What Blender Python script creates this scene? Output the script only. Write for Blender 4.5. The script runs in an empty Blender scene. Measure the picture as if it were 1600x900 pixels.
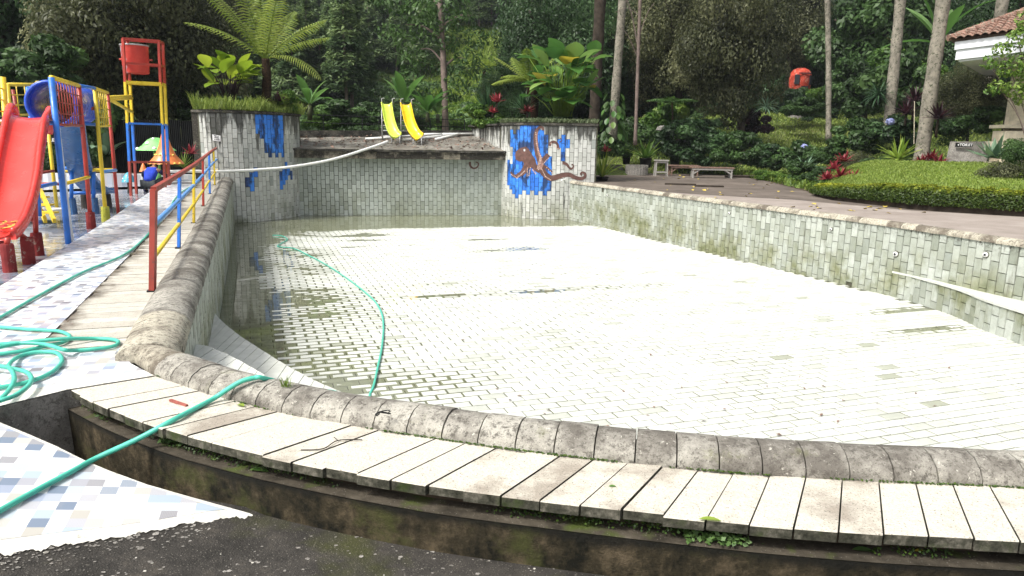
import bpy, math, random
import numpy as np
from mathutils import Vector, Matrix
S = bpy.context.scene
C = S.collection
PI = math.pi
# ------------------------------------------------------------------ camera
F = 1130.0
PITCH = math.atan(231 / F)
ROLL = math.radians(1.0)
H = 1.5
cp, sp, cr, sr = math.cos(PITCH), math.sin(PITCH), math.cos(ROLL), math.sin(ROLL)
cam = bpy.data.cameras.new('camera')
co = bpy.data.objects.new('camera', cam)
C.objects.link(co)
cam.sensor_width = 36.0
cam.lens = 36.0 * F / 1600.0
cam.clip_start = 0.05
cam.clip_end = 2000.0
bx = Vector((cr, sp * sr, cp * sr)); by = Vector((-sr, sp * cr, cp * cr)); bz = -Vector((0, cp, -sp))
co.matrix_world = Matrix(((bx.x, by.x, bz.x, 0), (bx.y, by.y, bz.y, 0), (bx.z, by.z, bz.z, H), (0, 0, 0, 1)))
S.camera = co
# ------------------------------------------------------------------ sky, sun, exposure
SUN_EL, SUN_AZ = math.radians(53), math.radians(-128)      # azimuth from +Y, negative = to the left
w = bpy.data.worlds.new('World'); S.world = w; w.use_nodes = True
wn, wl = w.node_tree.nodes, w.node_tree.links
bg = wn['Background']
sky = wn.new('ShaderNodeTexSky'); sky.sky_type = 'NISHITA'; sky.sun_disc = False
sky.sun_elevation = SUN_EL; sky.sun_rotation = SUN_AZ
sky.air_density = 1.0; sky.dust_density = 6.0; sky.ozone_density = 1.0
hs = wn.new('ShaderNodeHueSaturation'); hs.inputs['Saturation'].default_value = 0.30
wl.new(sky.outputs[0], hs.inputs['Color']); wl.new(hs.outputs[0], bg.inputs['Color'])
bg.inputs['Strength'].default_value = 0.13
sl = bpy.data.lights.new('sun', 'SUN'); sl.energy = 2.3; sl.angle = math.radians(9); sl.color = (1.0, 0.965, 0.90)
so = bpy.data.objects.new('sun', sl); C.objects.link(so)
sd = Vector((math.sin(SUN_AZ) * math.cos(SUN_EL), math.cos(SUN_AZ) * math.cos(SUN_EL), math.sin(SUN_EL)))
so.rotation_euler = sd.to_track_quat('Z', 'Y').to_euler()
so.location = sd * 60
vs = S.view_settings
vs.view_transform = 'Standard'; vs.look = 'None'; vs.exposure = 0.78; vs.gamma = 1.0
S.cycles.use_denoising = True
S.cycles.max_bounces = 6; S.cycles.diffuse_bounces = 3; S.cycles.glossy_bounces = 2
S.cycles.transparent_max_bounces = 12; S.cycles.transmission_bounces = 4

# ------------------------------------------------------------------ helpers
rng = np.random.default_rng(11)
R = random.Random(5)

def ray(px, py):
    u = (px - 800) / F; v = (450 - py) / F
    a = u * cr - v * sr; b = u * sr + v * cr
    return Vector((a, cp + b * sp, -sp + b * cp))
def G(px, py, z=0.0):                       # pixel of the photograph -> point on the level plane z
    d = ray(px, py); t = (z - H) / d.z
    return Vector((0, 0, H)) + d * t
def Y(px, py, y):                           # pixel -> point at depth y
    d = ray(px, py)
    return Vector((0, 0, H)) + d * (y / d.y)
def P(q):                                   # point -> pixel
    x, y, z = q[0], q[1], q[2] - H
    wd = y * cp - z * sp; b = y * sp + z * cp
    u = x * cr + b * sr; v = -x * sr + b * cr
    wd = max(wd, 1e-3)
    return 800 + F * u / wd, 450 - F * v / wd, wd
def lerp(a, b, t): return a + (b - a) * t
def sstep(a, b, x):
    t = min(1, max(0, (x - a) / (b - a))); return t * t * (3 - 2 * t)
def cat(pts, n=8, closed=False):            # Catmull-Rom
    pts = [Vector(p) for p in pts]; out = []
    m = len(pts)
    rg = range(m if closed else m - 1)
    for i in rg:
        if closed: p0, p1, p2, p3 = pts[i - 1], pts[i], pts[(i + 1) % m], pts[(i + 2) % m]
        else: p0, p1, p2, p3 = pts[max(i - 1, 0)], pts[i], pts[i + 1], pts[min(i + 2, m - 1)]
        for k in range(n):
            t = k / n
            out.append(0.5 * ((2 * p1) + (p2 - p0) * t + (2 * p0 - 5 * p1 + 4 * p2 - p3) * t * t + (3 * p1 - p0 - 3 * p2 + p3) * t ** 3))
    if not closed: out.append(pts[-1])
    return out
def vnoise(x, y, seed=0):
    def h(i, j):
        n = (i * 374761393 + j * 668265263 + seed * 974711) & 0xffffffff
        n = ((n ^ (n >> 13)) * 1274126177) & 0xffffffff
        return ((n ^ (n >> 16)) & 0xffff) / 65535.0
    i, j = math.floor(x), math.floor(y); fx, fy = x - i, y - j
    fx = fx * fx * (3 - 2 * fx); fy = fy * fy * (3 - 2 * fy)
    return lerp(lerp(h(i, j), h(i + 1, j), fx), lerp(h(i, j + 1), h(i + 1, j + 1), fx), fy)
def inpoly(x, y, poly):
    c = False; j = len(poly) - 1
    for i in range(len(poly)):
        xi, yi = poly[i][0], poly[i][1]; xj, yj = poly[j][0], poly[j][1]
        if (yi > y) != (yj > y) and x < (xj - xi) * (y - yi) / (yj - yi) + xi: c = not c
        j = i
    return c

WM = {}                                     # world matrices of parents
def setparent(o, p):
    o.parent = p
    o.matrix_parent_inverse = WM.get(p.name, Matrix.Identity(4)).inverted()
def tag(o, label=None, cat_=None, group=None, kind=None):
    if label: o['label'] = label
    if cat_: o['category'] = cat_
    if group: o['group'] = group
    if kind: o['kind'] = kind
    return o
def thing(name, loc, label, cat_, group=None, kind=None):
    o = bpy.data.objects.new(name, None); C.objects.link(o)
    o.location = loc; o.empty_display_size = 0.2
    WM[o.name] = Matrix.Translation(Vector(loc))
    return tag(o, label, cat_, group, kind)
def link(name, me, mat, parent=None, label=None):
    o = bpy.data.objects.new(name, me); C.objects.link(o)
    if mat is not None and len(me.materials) == 0:
        for m in (mat if isinstance(mat, (list, tuple)) else [mat]): me.materials.append(m)
    if parent is not None: setparent(o, parent)
    if label: o['label'] = label
    return o
def dup(root, loc, rz=0.0, sc=1.0, label=None, group=None):
    def cp_(o, p):
        c = o.copy(); C.objects.link(c)
        if p is not None: c.parent = p
        for ch in o.children: cp_(ch, c)
        return c
    r = cp_(root, None)
    r.location = loc; r.rotation_euler = (0, 0, rz)
    r.scale = (sc, sc, sc) if not isinstance(sc, (tuple, list)) else sc
    if label: r['label'] = label
    if group: r['group'] = group
    return r

class MB:
    def __init__(s): s.v = []; s.f = []; s.t = []; s.tint = 0.5; s.mi = []; s.m = 0
    def add(s, vs, fs):
        b = len(s.v); s.v += [tuple(v) for v in vs]; s.t += [s.tint] * len(vs)
        s.f += [tuple(i + b for i in f) for f in fs]; s.mi += [s.m] * len(fs)
        return s
    def box(s, c, d, rz=0.0, ax=None):
        c = Vector(c); hx, hy, hz = d[0] / 2, d[1] / 2, d[2] / 2
        if ax is None:
            X = Vector((math.cos(rz), math.sin(rz), 0)); Yv = Vector((-math.sin(rz), math.cos(rz), 0)); Z = Vector((0, 0, 1))
        else: X, Yv, Z = ax
        vs = [c + X * (hx * i) + Yv * (hy * j) + Z * (hz * k) for k in (-1, 1) for j in (-1, 1) for i in (-1, 1)]
        return s.add(vs, [(0, 2, 3, 1), (4, 5, 7, 6), (0, 1, 5, 4), (2, 6, 7, 3), (0, 4, 6, 2), (1, 3, 7, 5)])
    def beam(s, p, q, w, h=None):
        p, q = Vector(p), Vector(q); h = h or w; d = (q - p); L = d.length; d.normalize()
        up = Vector((0, 0, 1)) if abs(d.z) < 0.9 else Vector((0, 1, 0))
        X = d.cross(up).normalized(); Z = X.cross(d).normalized()
        return s.box((p + q) / 2, (w, L, h), ax=(X, d, Z))
    def tube(s, pts, r, n=8, cap=True, closed=False):
        pts = [Vector(p) for p in pts]; m = len(pts)
        rs = r if isinstance(r, (list, tuple)) else [r] * m
        b = len(s.v); vs = []; fs = []; prev = None
        for i, p in enumerate(pts):
            if closed: t = pts[(i + 1) % m] - pts[i - 1]
            else: t = pts[min(i + 1, m - 1)] - pts[max(i - 1, 0)]
            if t.length < 1e-9: t = Vector((0, 0, 1))
            t.normalize()
            if prev is None:
                a = Vector((0, 0, 1)) if abs(t.z) < 0.9 else Vector((1, 0, 0))
                u = t.cross(a).normalized()
            else:
                u = (prev - t * prev.dot(t))
                u = u.normalized() if u.length > 1e-6 else t.orthogonal().normalized()
            prev = u; v = t.cross(u)
            for k in range(n):
                a = 2 * PI * k / n
                vs.append(p + (u * math.cos(a) + v * math.sin(a)) * rs[i])
        for i in range(m if closed else m - 1):
            j = (i + 1) % m
            for k in range(n):
                fs.append((i * n + k, i * n + (k + 1) % n, j * n + (k + 1) % n, j * n + k))
        if cap and not closed:
            fs.append(tuple(reversed(range(n)))); fs.append(tuple((m - 1) * n + k for k in range(n)))
        return s.add(vs, fs)
    def lathe(s, prof, c, n=20, squash=1.0, cap=True):
        c = Vector(c); vs = []; fs = []; m = len(prof)
        for r, z in prof:
            for k in range(n):
                a = 2 * PI * k / n; vs.append(c + Vector((r * math.cos(a), r * squash * math.sin(a), z)))
        for i in range(m - 1):
            for k in range(n):
                fs.append((i * n + k, i * n + (k + 1) % n, (i + 1) * n + (k + 1) % n, (i + 1) * n + k))
        if cap:
            if prof[0][0] > 1e-4: fs.append(tuple(reversed(range(n))))
            if prof[-1][0] > 1e-4: fs.append(tuple((m - 1) * n + k for k in range(n)))
        return s.add(vs, fs)
    def prism(s, poly, z0, z1):                # plan polygon, z may be functions
        f0 = z0 if callable(z0) else (lambda x, y: z0); f1 = z1 if callable(z1) else (lambda x, y: z1)
        n = len(poly)
        ar = sum(poly[i][0] * poly[(i + 1) % n][1] - poly[(i + 1) % n][0] * poly[i][1] for i in range(n))
        if ar < 0: poly = list(reversed(poly))
        vs = [(p[0], p[1], f0(p[0], p[1])) for p in poly] + [(p[0], p[1], f1(p[0], p[1])) for p in poly]
        fs = [tuple(reversed(range(n))), tuple(range(n, 2 * n))] + [(i, (i + 1) % n, n + (i + 1) % n, n + i) for i in range(n)]
        return s.add(vs, fs)
    def strip(s, A, B):                         # ribbon between two polylines
        n = len(A)
        return s.add(list(A) + list(B), [(i, i + 1, n + i + 1, n + i) for i in range(n - 1)])
    def mesh(s, name, smooth=False):
        me = bpy.data.meshes.new(name)
        me.from_pydata(s.v, [], s.f)
        a = me.attributes.new('tint', 'FLOAT', 'POINT')
        a.data.foreach_set('value', s.t)
        if max(s.mi, default=0) > 0: me.polygons.foreach_set('material_index', s.mi)
        if smooth: me.polygons.foreach_set('use_smooth', [True] * len(s.f))
        me.update()
        return me
    def build(s, name, mat, parent=None, smooth=False, label=None):
        return link(name, s.mesh(name, smooth), mat, parent, label)

# ------------------------------------------------------------------ materials
class NB:
    def __init__(s, name, rough=0.8, spec=0.3):
        s.mat = bpy.data.materials.new(name); s.mat.use_nodes = True
        s.t = s.mat.node_tree; s.n = s.t.nodes; s.l = s.t.links
        s.p = s.n['Principled BSDF']; s.out = s.n['Material Output']
        s.p.inputs['Roughness'].default_value = rough
        s.p.inputs['Specular IOR Level'].default_value = spec
        s.pos = s.n.new('ShaderNodeNewGeometry').outputs['Position']
    def put(s, sock, v):
        if isinstance(v, bpy.types.NodeSocket): s.l.new(v, sock)
        elif isinstance(v, (tuple, list)): sock.default_value = (*v, 1) if len(v) == 3 and sock.type == 'RGBA' else v
        else: sock.default_value = v
    def map(s, scale=(1, 1, 1), rz=0.0, vec=None):
        m = s.n.new('ShaderNodeMapping'); s.put(m.inputs['Vector'], vec or s.pos)
        m.inputs['Scale'].default_value = scale; m.inputs['Rotation'].default_value = (0, 0, rz)
        return m.outputs[0]
    def noise(s, scale, detail=4, vec=None, rough=0.55, dist=0.0):
        m = s.n.new('ShaderNodeTexNoise'); s.put(m.inputs['Vector'], vec or s.pos)
        m.inputs['Scale'].default_value = scale; m.inputs['Detail'].default_value = detail
        m.inputs['Roughness'].default_value = rough; m.inputs['Distortion'].default_value = dist
        return m.outputs[0]
    def vor(s, scale, vec=None, feature='F1', out='Distance'):
        m = s.n.new('ShaderNodeTexVoronoi'); s.put(m.inputs['Vector'], vec or s.pos); m.feature = feature
        m.inputs['Scale'].default_value = scale; return m.outputs[out]
    def attr(s, name='tint'):
        m = s.n.new('ShaderNodeAttribute'); m.attribute_name = name; return m.outputs['Fac']
    def orand(s): return s.n.new('ShaderNodeObjectInfo').outputs['Random']
    def ramp(s, fac, stops, interp='LINEAR'):
        m = s.n.new('ShaderNodeValToRGB'); s.put(m.inputs[0], fac); cr_ = m.color_ramp; cr_.interpolation = interp
        while len(cr_.elements) < len(stops): cr_.elements.new(0.5)
        for e, (p, c) in zip(cr_.elements, stops):
            e.position = p; e.color = (c, c, c, 1) if not isinstance(c, (tuple, list)) else (*c, 1)
        return m.outputs[0]
    def mix(s, fac, a, b, mode='MIX'):
        m = s.n.new('ShaderNodeMix'); m.data_type = 'RGBA'; m.blend_type = mode
        s.put(m.inputs[0], fac); s.put(m.inputs[6], a); s.put(m.inputs[7], b); return m.outputs[2]
    def math(s, op, a, b=0.0, clamp=False):
        m = s.n.new('ShaderNodeMath'); m.operation = op; m.use_clamp = clamp
        s.put(m.inputs[0], a); s.put(m.inputs[1], b); return m.outputs[0]
    def z(s):
        m = s.n.new('ShaderNodeSeparateXYZ'); s.put(m.inputs[0], s.pos); return m.outputs[2]
    def rng(s, v, a, b, c=0.0, d=1.0):
        m = s.n.new('ShaderNodeMapRange'); m.interpolation_type = 'SMOOTHSTEP'
        s.put(m.inputs[0], v); m.inputs[1].default_value = a; m.inputs[2].default_value = b
        m.inputs[3].default_value = c; m.inputs[4].default_value = d; return m.outputs[0]
    def bump(s, h, strength=0.3, dist=0.01):
        m = s.n.new('ShaderNodeBump'); s.put(m.inputs['Height'], h)
        m.inputs['Strength'].default_value = strength; m.inputs['Distance'].default_value = dist
        s.l.new(m.outputs[0], s.p.inputs['Normal']); return s
    def col(s, c): s.put(s.p.inputs['Base Color'], c); return s
    def rough(s, c): s.put(s.p.inputs['Roughness'], c); return s

MAT = {}
def simple(name, c, rough=0.5, spec=0.4, var=0.25, scale=8, wear=None, wearamt=0.6, metal=0.0, bump=0.08):
    n = NB(name, rough, spec)
    f = n.noise(scale, 5)
    dark = tuple(x * (1 - var) for x in c); lite = tuple(min(1, x * (1 + var)) for x in c)
    base = n.ramp(f, [(0.3, dark), (0.7, lite)])
    if wear:
        wf = n.ramp(n.noise(scale * 2.3, 8, rough=0.7), [(wearamt, 0.0), (wearamt + 0.06, 1.0)])
        base = n.mix(wf, base, wear)
    n.col(base)
    n.rough(n.rng(n.noise(scale * 3, 3), 0.3, 0.7, max(0.05, rough - 0.1), min(1, rough + 0.12)))
    n.p.inputs['Metallic'].default_value = metal
    if bump: n.bump(n.noise(scale * 6, 5), bump, 0.004)
    MAT[name] = n.mat
    return n.mat

def tile_mat(name, lo, hi, moss=0.0, streak=0.0, moss_z=(-0.9, 0.0), speck=0.5, grey=(0.30, 0.33, 0.31), rough=0.55, wallstreak=0.0):
    n = NB(name, rough, 0.35)
    ti = n.attr()
    base = n.ramp(ti, [(0.0, grey), (0.07, lo), (0.5, tuple((a + b) / 2 for a, b in zip(lo, hi))), (1.0, hi)])
    base = n.mix(n.ramp(n.noise(9, 6), [(0.35, 0.0), (0.75, 0.35)]), base, tuple(x * 0.62 for x in lo))
    sp_ = n.ramp(n.noise(60, 4, rough=0.7), [(0.60, 0.0), (0.70, speck)])
    base = n.mix(sp_, base, (0.16, 0.15, 0.11))
    if moss:
        zf = n.rng(n.z(), moss_z[0], moss_z[1], 1.0, 0.0)
        mf = n.ramp(n.noise(1.1, 6, rough=0.65), [(0.42, 0.0), (0.60, 1.0)])
        mf = n.math('MULTIPLY', mf, n.math('MULTIPLY', zf, moss))
        mf2 = n.math('MULTIPLY', n.ramp(ti, [(0.0, 1.0), (0.22, 0.0)]), n.math('MULTIPLY', zf, 0.5))
        base = n.mix(n.math('MAXIMUM', mf, mf2), base, n.ramp(n.noise(6, 5), [(0.3, (0.10, 0.115, 0.045)), (0.7, (0.26, 0.27, 0.17))]))
    if wallstreak:
        sf = n.ramp(n.noise(1.0, 6, vec=n.map((7, 7, 1.0)), rough=0.7), [(0.57, 0.0), (0.70, wallstreak)])
        base = n.mix(n.math('MULTIPLY', sf, n.rng(n.noise(0.8, 4), 0.35, 0.6)), base, (0.11, 0.105, 0.075))
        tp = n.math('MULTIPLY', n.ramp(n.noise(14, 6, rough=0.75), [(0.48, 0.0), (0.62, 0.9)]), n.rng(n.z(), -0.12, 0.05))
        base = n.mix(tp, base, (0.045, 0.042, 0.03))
    if streak:
        sf = n.noise(1.0, 6, vec=n.map((5.5, 5.5, 0.8)), rough=0.65)
        top = n.rng(n.z(), 0.9, 2.15, 0.0, 1.0)
        sf = n.ramp(n.math('ADD', sf, n.math('MULTIPLY', top, 0.22)), [(0.60, 0.0), (0.69, streak)])
        base = n.mix(sf, base, (0.035, 0.035, 0.03))
    n.col(base)
    n.bump(n.noise(45, 6), 0.18, 0.006)
    MAT[name] = n.mat
    return n.mat

tile_mat('floor_tile', (0.44, 0.455, 0.40), (0.66, 0.675, 0.63), speck=0.35, grey=(0.33, 0.345, 0.27))
tile_mat('wall_tile', (0.255, 0.28, 0.235), (0.475, 0.505, 0.46), moss=1.0, moss_z=(-0.9, 0.15), speck=0.85, wallstreak=0.9)
tile_mat('drum_tile', (0.40, 0.41, 0.38), (0.62, 0.63, 0.60), moss=0.75, moss_z=(-1.2, -0.3), streak=0.9, speck=0.55)
tile_mat('rear_tile', (0.30, 0.335, 0.295), (0.44, 0.48, 0.44), moss=0.5, moss_z=(-1.25, 0.2), speck=0.4)
def paint_tile():
    n = NB('blue_paint', 0.5, 0.4)
    b = n.ramp(n.attr(), [(0.0, (0.02, 0.14, 0.58)), (1.0, (0.055, 0.27, 0.86))])
    f = n.ramp(n.noise(1.0, 7, vec=n.map((3.6, 3.6, 1.2)), rough=0.72), [(0.47, 0.0), (0.56, 1.0)])
    low = n.math('MULTIPLY', n.ramp(n.noise(3.0, 6, rough=0.7), [(0.42, 0.0), (0.55, 0.95)]), n.rng(n.z(), -0.75, -0.1, 1.0, 0.0))
    n.col(n.mix(n.math('MAXIMUM', n.math('MULTIPLY', f, 0.85), low), b, (0.012, 0.016, 0.03))); n.bump(n.noise(45, 5), 0.15, 0.005)
    MAT['blue_paint'] = n.mat
paint_tile()
simple('grout', (0.085, 0.085, 0.06), 0.9, 0.2, 0.4, 12)
simple('floor_grout', (0.12, 0.12, 0.085), 0.9, 0.2, 0.5, 6)

def stone(name, pale, dark, cover, moss=0.25, scale=2.2, tintamt=1.0, blot=0.85):
    n = NB(name, 0.92, 0.2)
    ti = n.attr()
    big = n.noise(scale, 7, rough=0.68)
    big = n.math('ADD', big, n.math('MULTIPLY', n.math('SUBTRACT', ti, 0.5), 0.25 * tintamt))
    f = n.ramp(big, [(cover - 0.09, 1.0), (cover + 0.10, 0.0)])
    c = n.mix(n.math('MULTIPLY', f, 0.92), pale, dark)
    c = n.mix(n.ramp(n.noise(26, 7, rough=0.8), [(0.50, 0.0), (0.60, blot)]), c, tuple(x * 0.75 for x in dark))
    c = n.mix(n.ramp(n.noise(34, 6, rough=0.75, dist=0.4), [(0.60, 0.0), (0.66, blot * 0.85)]), c, (0.58, 0.56, 0.49))
    c = n.mix(n.ramp(n.vor(38), [(0.0, 0.85), (0.15, 0.0)]), c, (0.05, 0.045, 0.032))
    c = n.mix(n.ramp(n.noise(120, 3, rough=0.7), [(0.58, 0.0), (0.66, 0.8)]), c, (0.05, 0.045, 0.035))
    if moss:
        c = n.mix(n.ramp(n.noise(5, 6, rough=0.7), [(0.60, 0.0), (0.72, moss)]), c, (0.13, 0.14, 0.04))
    n.col(c); n.bump(n.math('ADD', n.noise(70, 6), n.math('MULTIPLY', n.noise(15, 4), 1.2)), 0.45, 0.012)
    MAT[name] = n.mat
stone('coping_stone', (0.375, 0.36, 0.315), (0.115, 0.104, 0.09), 0.50, 0.5, 2.8)
stone('coping_pale', (0.44, 0.41, 0.33), (0.12, 0.10, 0.078), 0.44, 0.3, 2.6)
stone('slab_stone', (0.545, 0.515, 0.44), (0.29, 0.255, 0.21), 0.34, 0.06, 3.0, 1.6, 0.22)
stone('fascia_stone', (0.26, 0.235, 0.18), (0.016, 0.015, 0.013), 0.60, 0.3, 3.5, 1.2)
stone('debris_roof', (0.29, 0.275, 0.24), (0.125, 0.113, 0.095), 0.51, 0.9, 1.6)
stone('cap_stone', (0.13, 0.12, 0.10), (0.02, 0.02, 0.018), 0.55, 0.3, 3)
stone('grey_stone', (0.30, 0.285, 0.26), (0.15, 0.14, 0.125), 0.45, 0.1, 3)

def extra_stones():
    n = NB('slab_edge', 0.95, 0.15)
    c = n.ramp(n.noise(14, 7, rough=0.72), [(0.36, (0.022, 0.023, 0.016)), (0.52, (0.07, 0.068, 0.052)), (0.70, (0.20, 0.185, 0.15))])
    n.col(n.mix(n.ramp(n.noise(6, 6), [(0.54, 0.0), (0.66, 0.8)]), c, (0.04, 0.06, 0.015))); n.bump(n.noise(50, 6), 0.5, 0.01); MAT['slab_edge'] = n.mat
    n = NB('strip_stone', 0.9, 0.25)
    sv = n.n.new('ShaderNodeVectorMath'); sv.operation = 'DOT_PRODUCT'; n.l.new(n.pos, sv.inputs[0]); sv.inputs[1].default_value = (0.941, 0.339, 0)
    sd_ = n.math('SUBTRACT', sv.outputs['Value'], -2.32 * 0.941 + 4.78 * 0.339)
    wet = n.rng(n.math('ADD', sd_, n.math('MULTIPLY', n.noise(2.2, 7, rough=0.68), -0.75)), -1.34, -1.14, 1.0, 0.0)
    c = n.mix(n.ramp(n.noise(9, 7, rough=0.72), [(0.44, 0.0), (0.64, 0.4)]), n.ramp(n.attr(), [(0.0, (0.43, 0.41, 0.355)), (1.0, (0.54, 0.52, 0.46))]), (0.27, 0.23, 0.18))
    c = n.mix(n.ramp(n.noise(60, 4, rough=0.75), [(0.57, 0.0), (0.66, 0.7)]), c, (0.10, 0.085, 0.065))
    n.col(n.mix(wet, c, n.ramp(n.noise(5, 5), [(0.35, (0.075, 0.06, 0.042)), (0.65, (0.15, 0.125, 0.09))]))); n.rough(n.math('SUBTRACT', 0.9, n.math('MULTIPLY', wet, 0.65))); n.bump(n.noise(60, 6), 0.4, 0.008); MAT['strip_stone'] = n.mat
extra_stones()
def mossy_wall():
    n = NB('mossy_wall', 0.95, 0.15)
    v = n.map((1.6, 1.6, 1.0))
    c = n.ramp(n.math('ADD', n.math('MULTIPLY', n.noise(3.2, 9, vec=v, rough=0.72), 0.72), n.math('MULTIPLY', n.noise(22, 6, rough=0.7), 0.28)), [(0.40, (0.010, 0.010, 0.007)), (0.50, (0.040, 0.033, 0.020)), (0.58, (0.088, 0.069, 0.043)), (0.70, (0.165, 0.132, 0.088))])
    c = n.mix(n.ramp(n.noise(2.6, 7, rough=0.7), [(0.52, 0.0), (0.64, 0.8)]), c, (0.055, 0.06, 0.02))
    c = n.mix(n.ramp(n.noise(1.5, 7, vec=n.map((2.6, 2.6, 0.55)), rough=0.7), [(0.57, 0.0), (0.66, 0.85)]), c, (0.014, 0.013, 0.010))
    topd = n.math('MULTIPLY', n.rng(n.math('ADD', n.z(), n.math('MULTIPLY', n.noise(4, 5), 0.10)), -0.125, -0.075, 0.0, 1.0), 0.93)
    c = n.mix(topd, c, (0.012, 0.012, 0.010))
    c = n.mix(n.ramp(n.noise(75, 5, rough=0.7), [(0.58, 0.0), (0.68, 0.5)]), c, (0.02, 0.018, 0.014))
    n.col(c); n.bump(n.noise(40, 7, rough=0.7), 0.6, 0.02); MAT['mossy_wall'] = n.mat
mossy_wall()
def shelf_mat():
    n = NB('shelf_stone', 0.95, 0.15)
    c = n.ramp(n.noise(7, 8, rough=0.7), [(0.3, (0.022, 0.019, 0.014)), (0.6, (0.075, 0.064, 0.048)), (0.8, (0.14, 0.125, 0.10))])
    c = n.mix(n.ramp(n.noise(4, 6), [(0.55, 0.0), (0.66, 0.8)]), c, (0.06, 0.085, 0.015))
    c = n.mix(n.ramp(n.vor(60), [(0.0, 0.8), (0.16, 0.0)]), c, (0.32, 0.30, 0.26))
    n.col(c); n.bump(n.noise(60, 6), 0.5, 0.01); MAT['shelf_stone'] = n.mat
shelf_mat()
def asphalt():
    n = NB('asphalt', 0.9, 0.25)
    c = n.ramp(n.noise(5, 8, rough=0.7), [(0.3, (0.018, 0.017, 0.015)), (0.55, (0.045, 0.041, 0.036)), (0.8, (0.09, 0.078, 0.062))])
    c = n.mix(n.ramp(n.noise(2.2, 6), [(0.56, 0.0), (0.70, 0.75)]), c, (0.05, 0.055, 0.012))
    c = n.mix(n.ramp(n.vor(80), [(0.0, 0.95), (0.26, 0.0)]), c, (0.21, 0.195, 0.165))
    lf = n.math('MULTIPLY', n.ramp(n.vor(17, out='Distance'), [(0.0, 1.0), (0.16, 0.0)]), n.ramp(n.noise(5.5, 3), [(0.50, 0.0), (0.56, 1.0)]))
    lf = n.ramp(n.math('ADD', lf, n.math('MULTIPLY', n.noise(90, 4), 0.35)), [(0.47, 0.0), (0.58, 0.95)])
    c = n.mix(lf, c, (0.55, 0.53, 0.47))
    n.col(c); n.bump(n.math('ADD', n.noise(130, 5), n.noise(38, 5)), 0.7, 0.012); MAT['asphalt'] = n.mat
asphalt()
def deck_dark():
    n = NB('deck_asphalt', 0.85, 0.3)
    c = n.ramp(n.noise(0.7, 8, rough=0.7), [(0.3, (0.075, 0.062, 0.051)), (0.55, (0.135, 0.111, 0.092)), (0.8, (0.215, 0.18, 0.15))])
    c = n.mix(n.ramp(n.noise(2.5, 6), [(0.58, 0.0), (0.70, 0.6)]), c, (0.05, 0.04, 0.03))
    n.col(c); n.bump(n.noise(30, 6), 0.4, 0.02); MAT['deck_asphalt'] = n.mat
    n = NB('path_concrete', 0.85, 0.3)
    c = n.ramp(n.noise(1.2, 8, rough=0.7), [(0.3, (0.215, 0.180, 0.155)), (0.55, (0.29, 0.25, 0.22)), (0.8, (0.37, 0.33, 0.295))])
    c = n.mix(n.ramp(n.noise(6, 6), [(0.6, 0.0), (0.72, 0.4)]), c, (0.18, 0.14, 0.11))
    n.col(c); n.bump(n.noise(40, 6), 0.3, 0.01); MAT['path_concrete'] = n.mat
deck_dark()
def mosaic(name, cell, rz, wet=0.0, pale=0.55, dark=1.0):
    n = NB(name, 0.35 if not wet else 0.12, 0.45)
    v = n.map((1 / cell,) * 3, -rz)
    fl = n.n.new('ShaderNodeVectorMath'); fl.operation = 'FLOOR'; n.l.new(v, fl.inputs[0])
    sx = n.n.new('ShaderNodeSeparateXYZ'); n.l.new(fl.outputs[0], sx.inputs[0])
    cx = n.n.new('ShaderNodeCombineXYZ'); n.l.new(sx.outputs[0], cx.inputs[0]); n.l.new(sx.outputs[1], cx.inputs[1])
    wn_ = n.n.new('ShaderNodeTexWhiteNoise'); wn_.noise_dimensions = '3D'; n.l.new(cx.outputs[0], wn_.inputs['Vector'])
    W = (0.70, 0.705, 0.71)
    d = lambda c: tuple(lerp(W[i], c[i], dark) for i in range(3))
    c = n.ramp(wn_.outputs['Value'], [(0.0, W), (pale - 0.10, d((0.48, 0.54, 0.58))), (pale - 0.01, d((0.36, 0.44, 0.52))), (pale + 0.09, d((0.27, 0.32, 0.43))), (pale + 0.16, d((0.13, 0.18, 0.26))),
                                          (pale + 0.22, d((0.42, 0.40, 0.35))), (pale + 0.30, d((0.15, 0.145, 0.165))), (pale + 0.37, d((0.34, 0.34, 0.38)))], 'CONSTANT')
    # fine printed hatching inside the cells
    h = n.n.new('ShaderNodeTexWave'); n.l.new(n.map((1, 1, 1), -rz + 0.7), h.inputs['Vector']); h.inputs['Scale'].default_value = 38.0
    hf = n.math('MULTIPLY', h.outputs['Fac'], n.ramp(n.math('FRACT', n.math('MULTIPLY', wn_.outputs['Value'], 37.0)), [(0.45, 0.0), (0.5, 0.45)]))
    c = n.mix(hf, c, W)
    edge = n.n.new('ShaderNodeVectorMath'); edge.operation = 'FRACTION'; n.l.new(v, edge.inputs[0])
    c = n.mix(n.ramp(n.noise(3.5, 7, rough=0.7), [(0.55, 0.0), (0.75, 0.35)]), c, (0.42, 0.39, 0.33))
    if wet:
        c = n.mix(n.ramp(n.noise(0.8, 6), [(0.4, 0.30), (0.6, wet)]), c, (0.085, 0.10, 0.15))
        c = n.mix(n.ramp(n.noise(2.5, 6, rough=0.7), [(0.55, 0.0), (0.68, 0.8)]), c, (0.055, 0.055, 0.05))
        n.bump(n.noise(9, 4), 0.10, 0.01)
    n.col(c); MAT[name] = n.mat
mosaic('walk_mosaic', 0.072, math.radians(17), dark=0.9)
mosaic('play_mosaic', 0.11, math.radians(17), wet=0.72, pale=0.35)
mosaic('kerb_mosaic', 0.14, math.radians(17), pale=0.45, dark=0.8)
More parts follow.
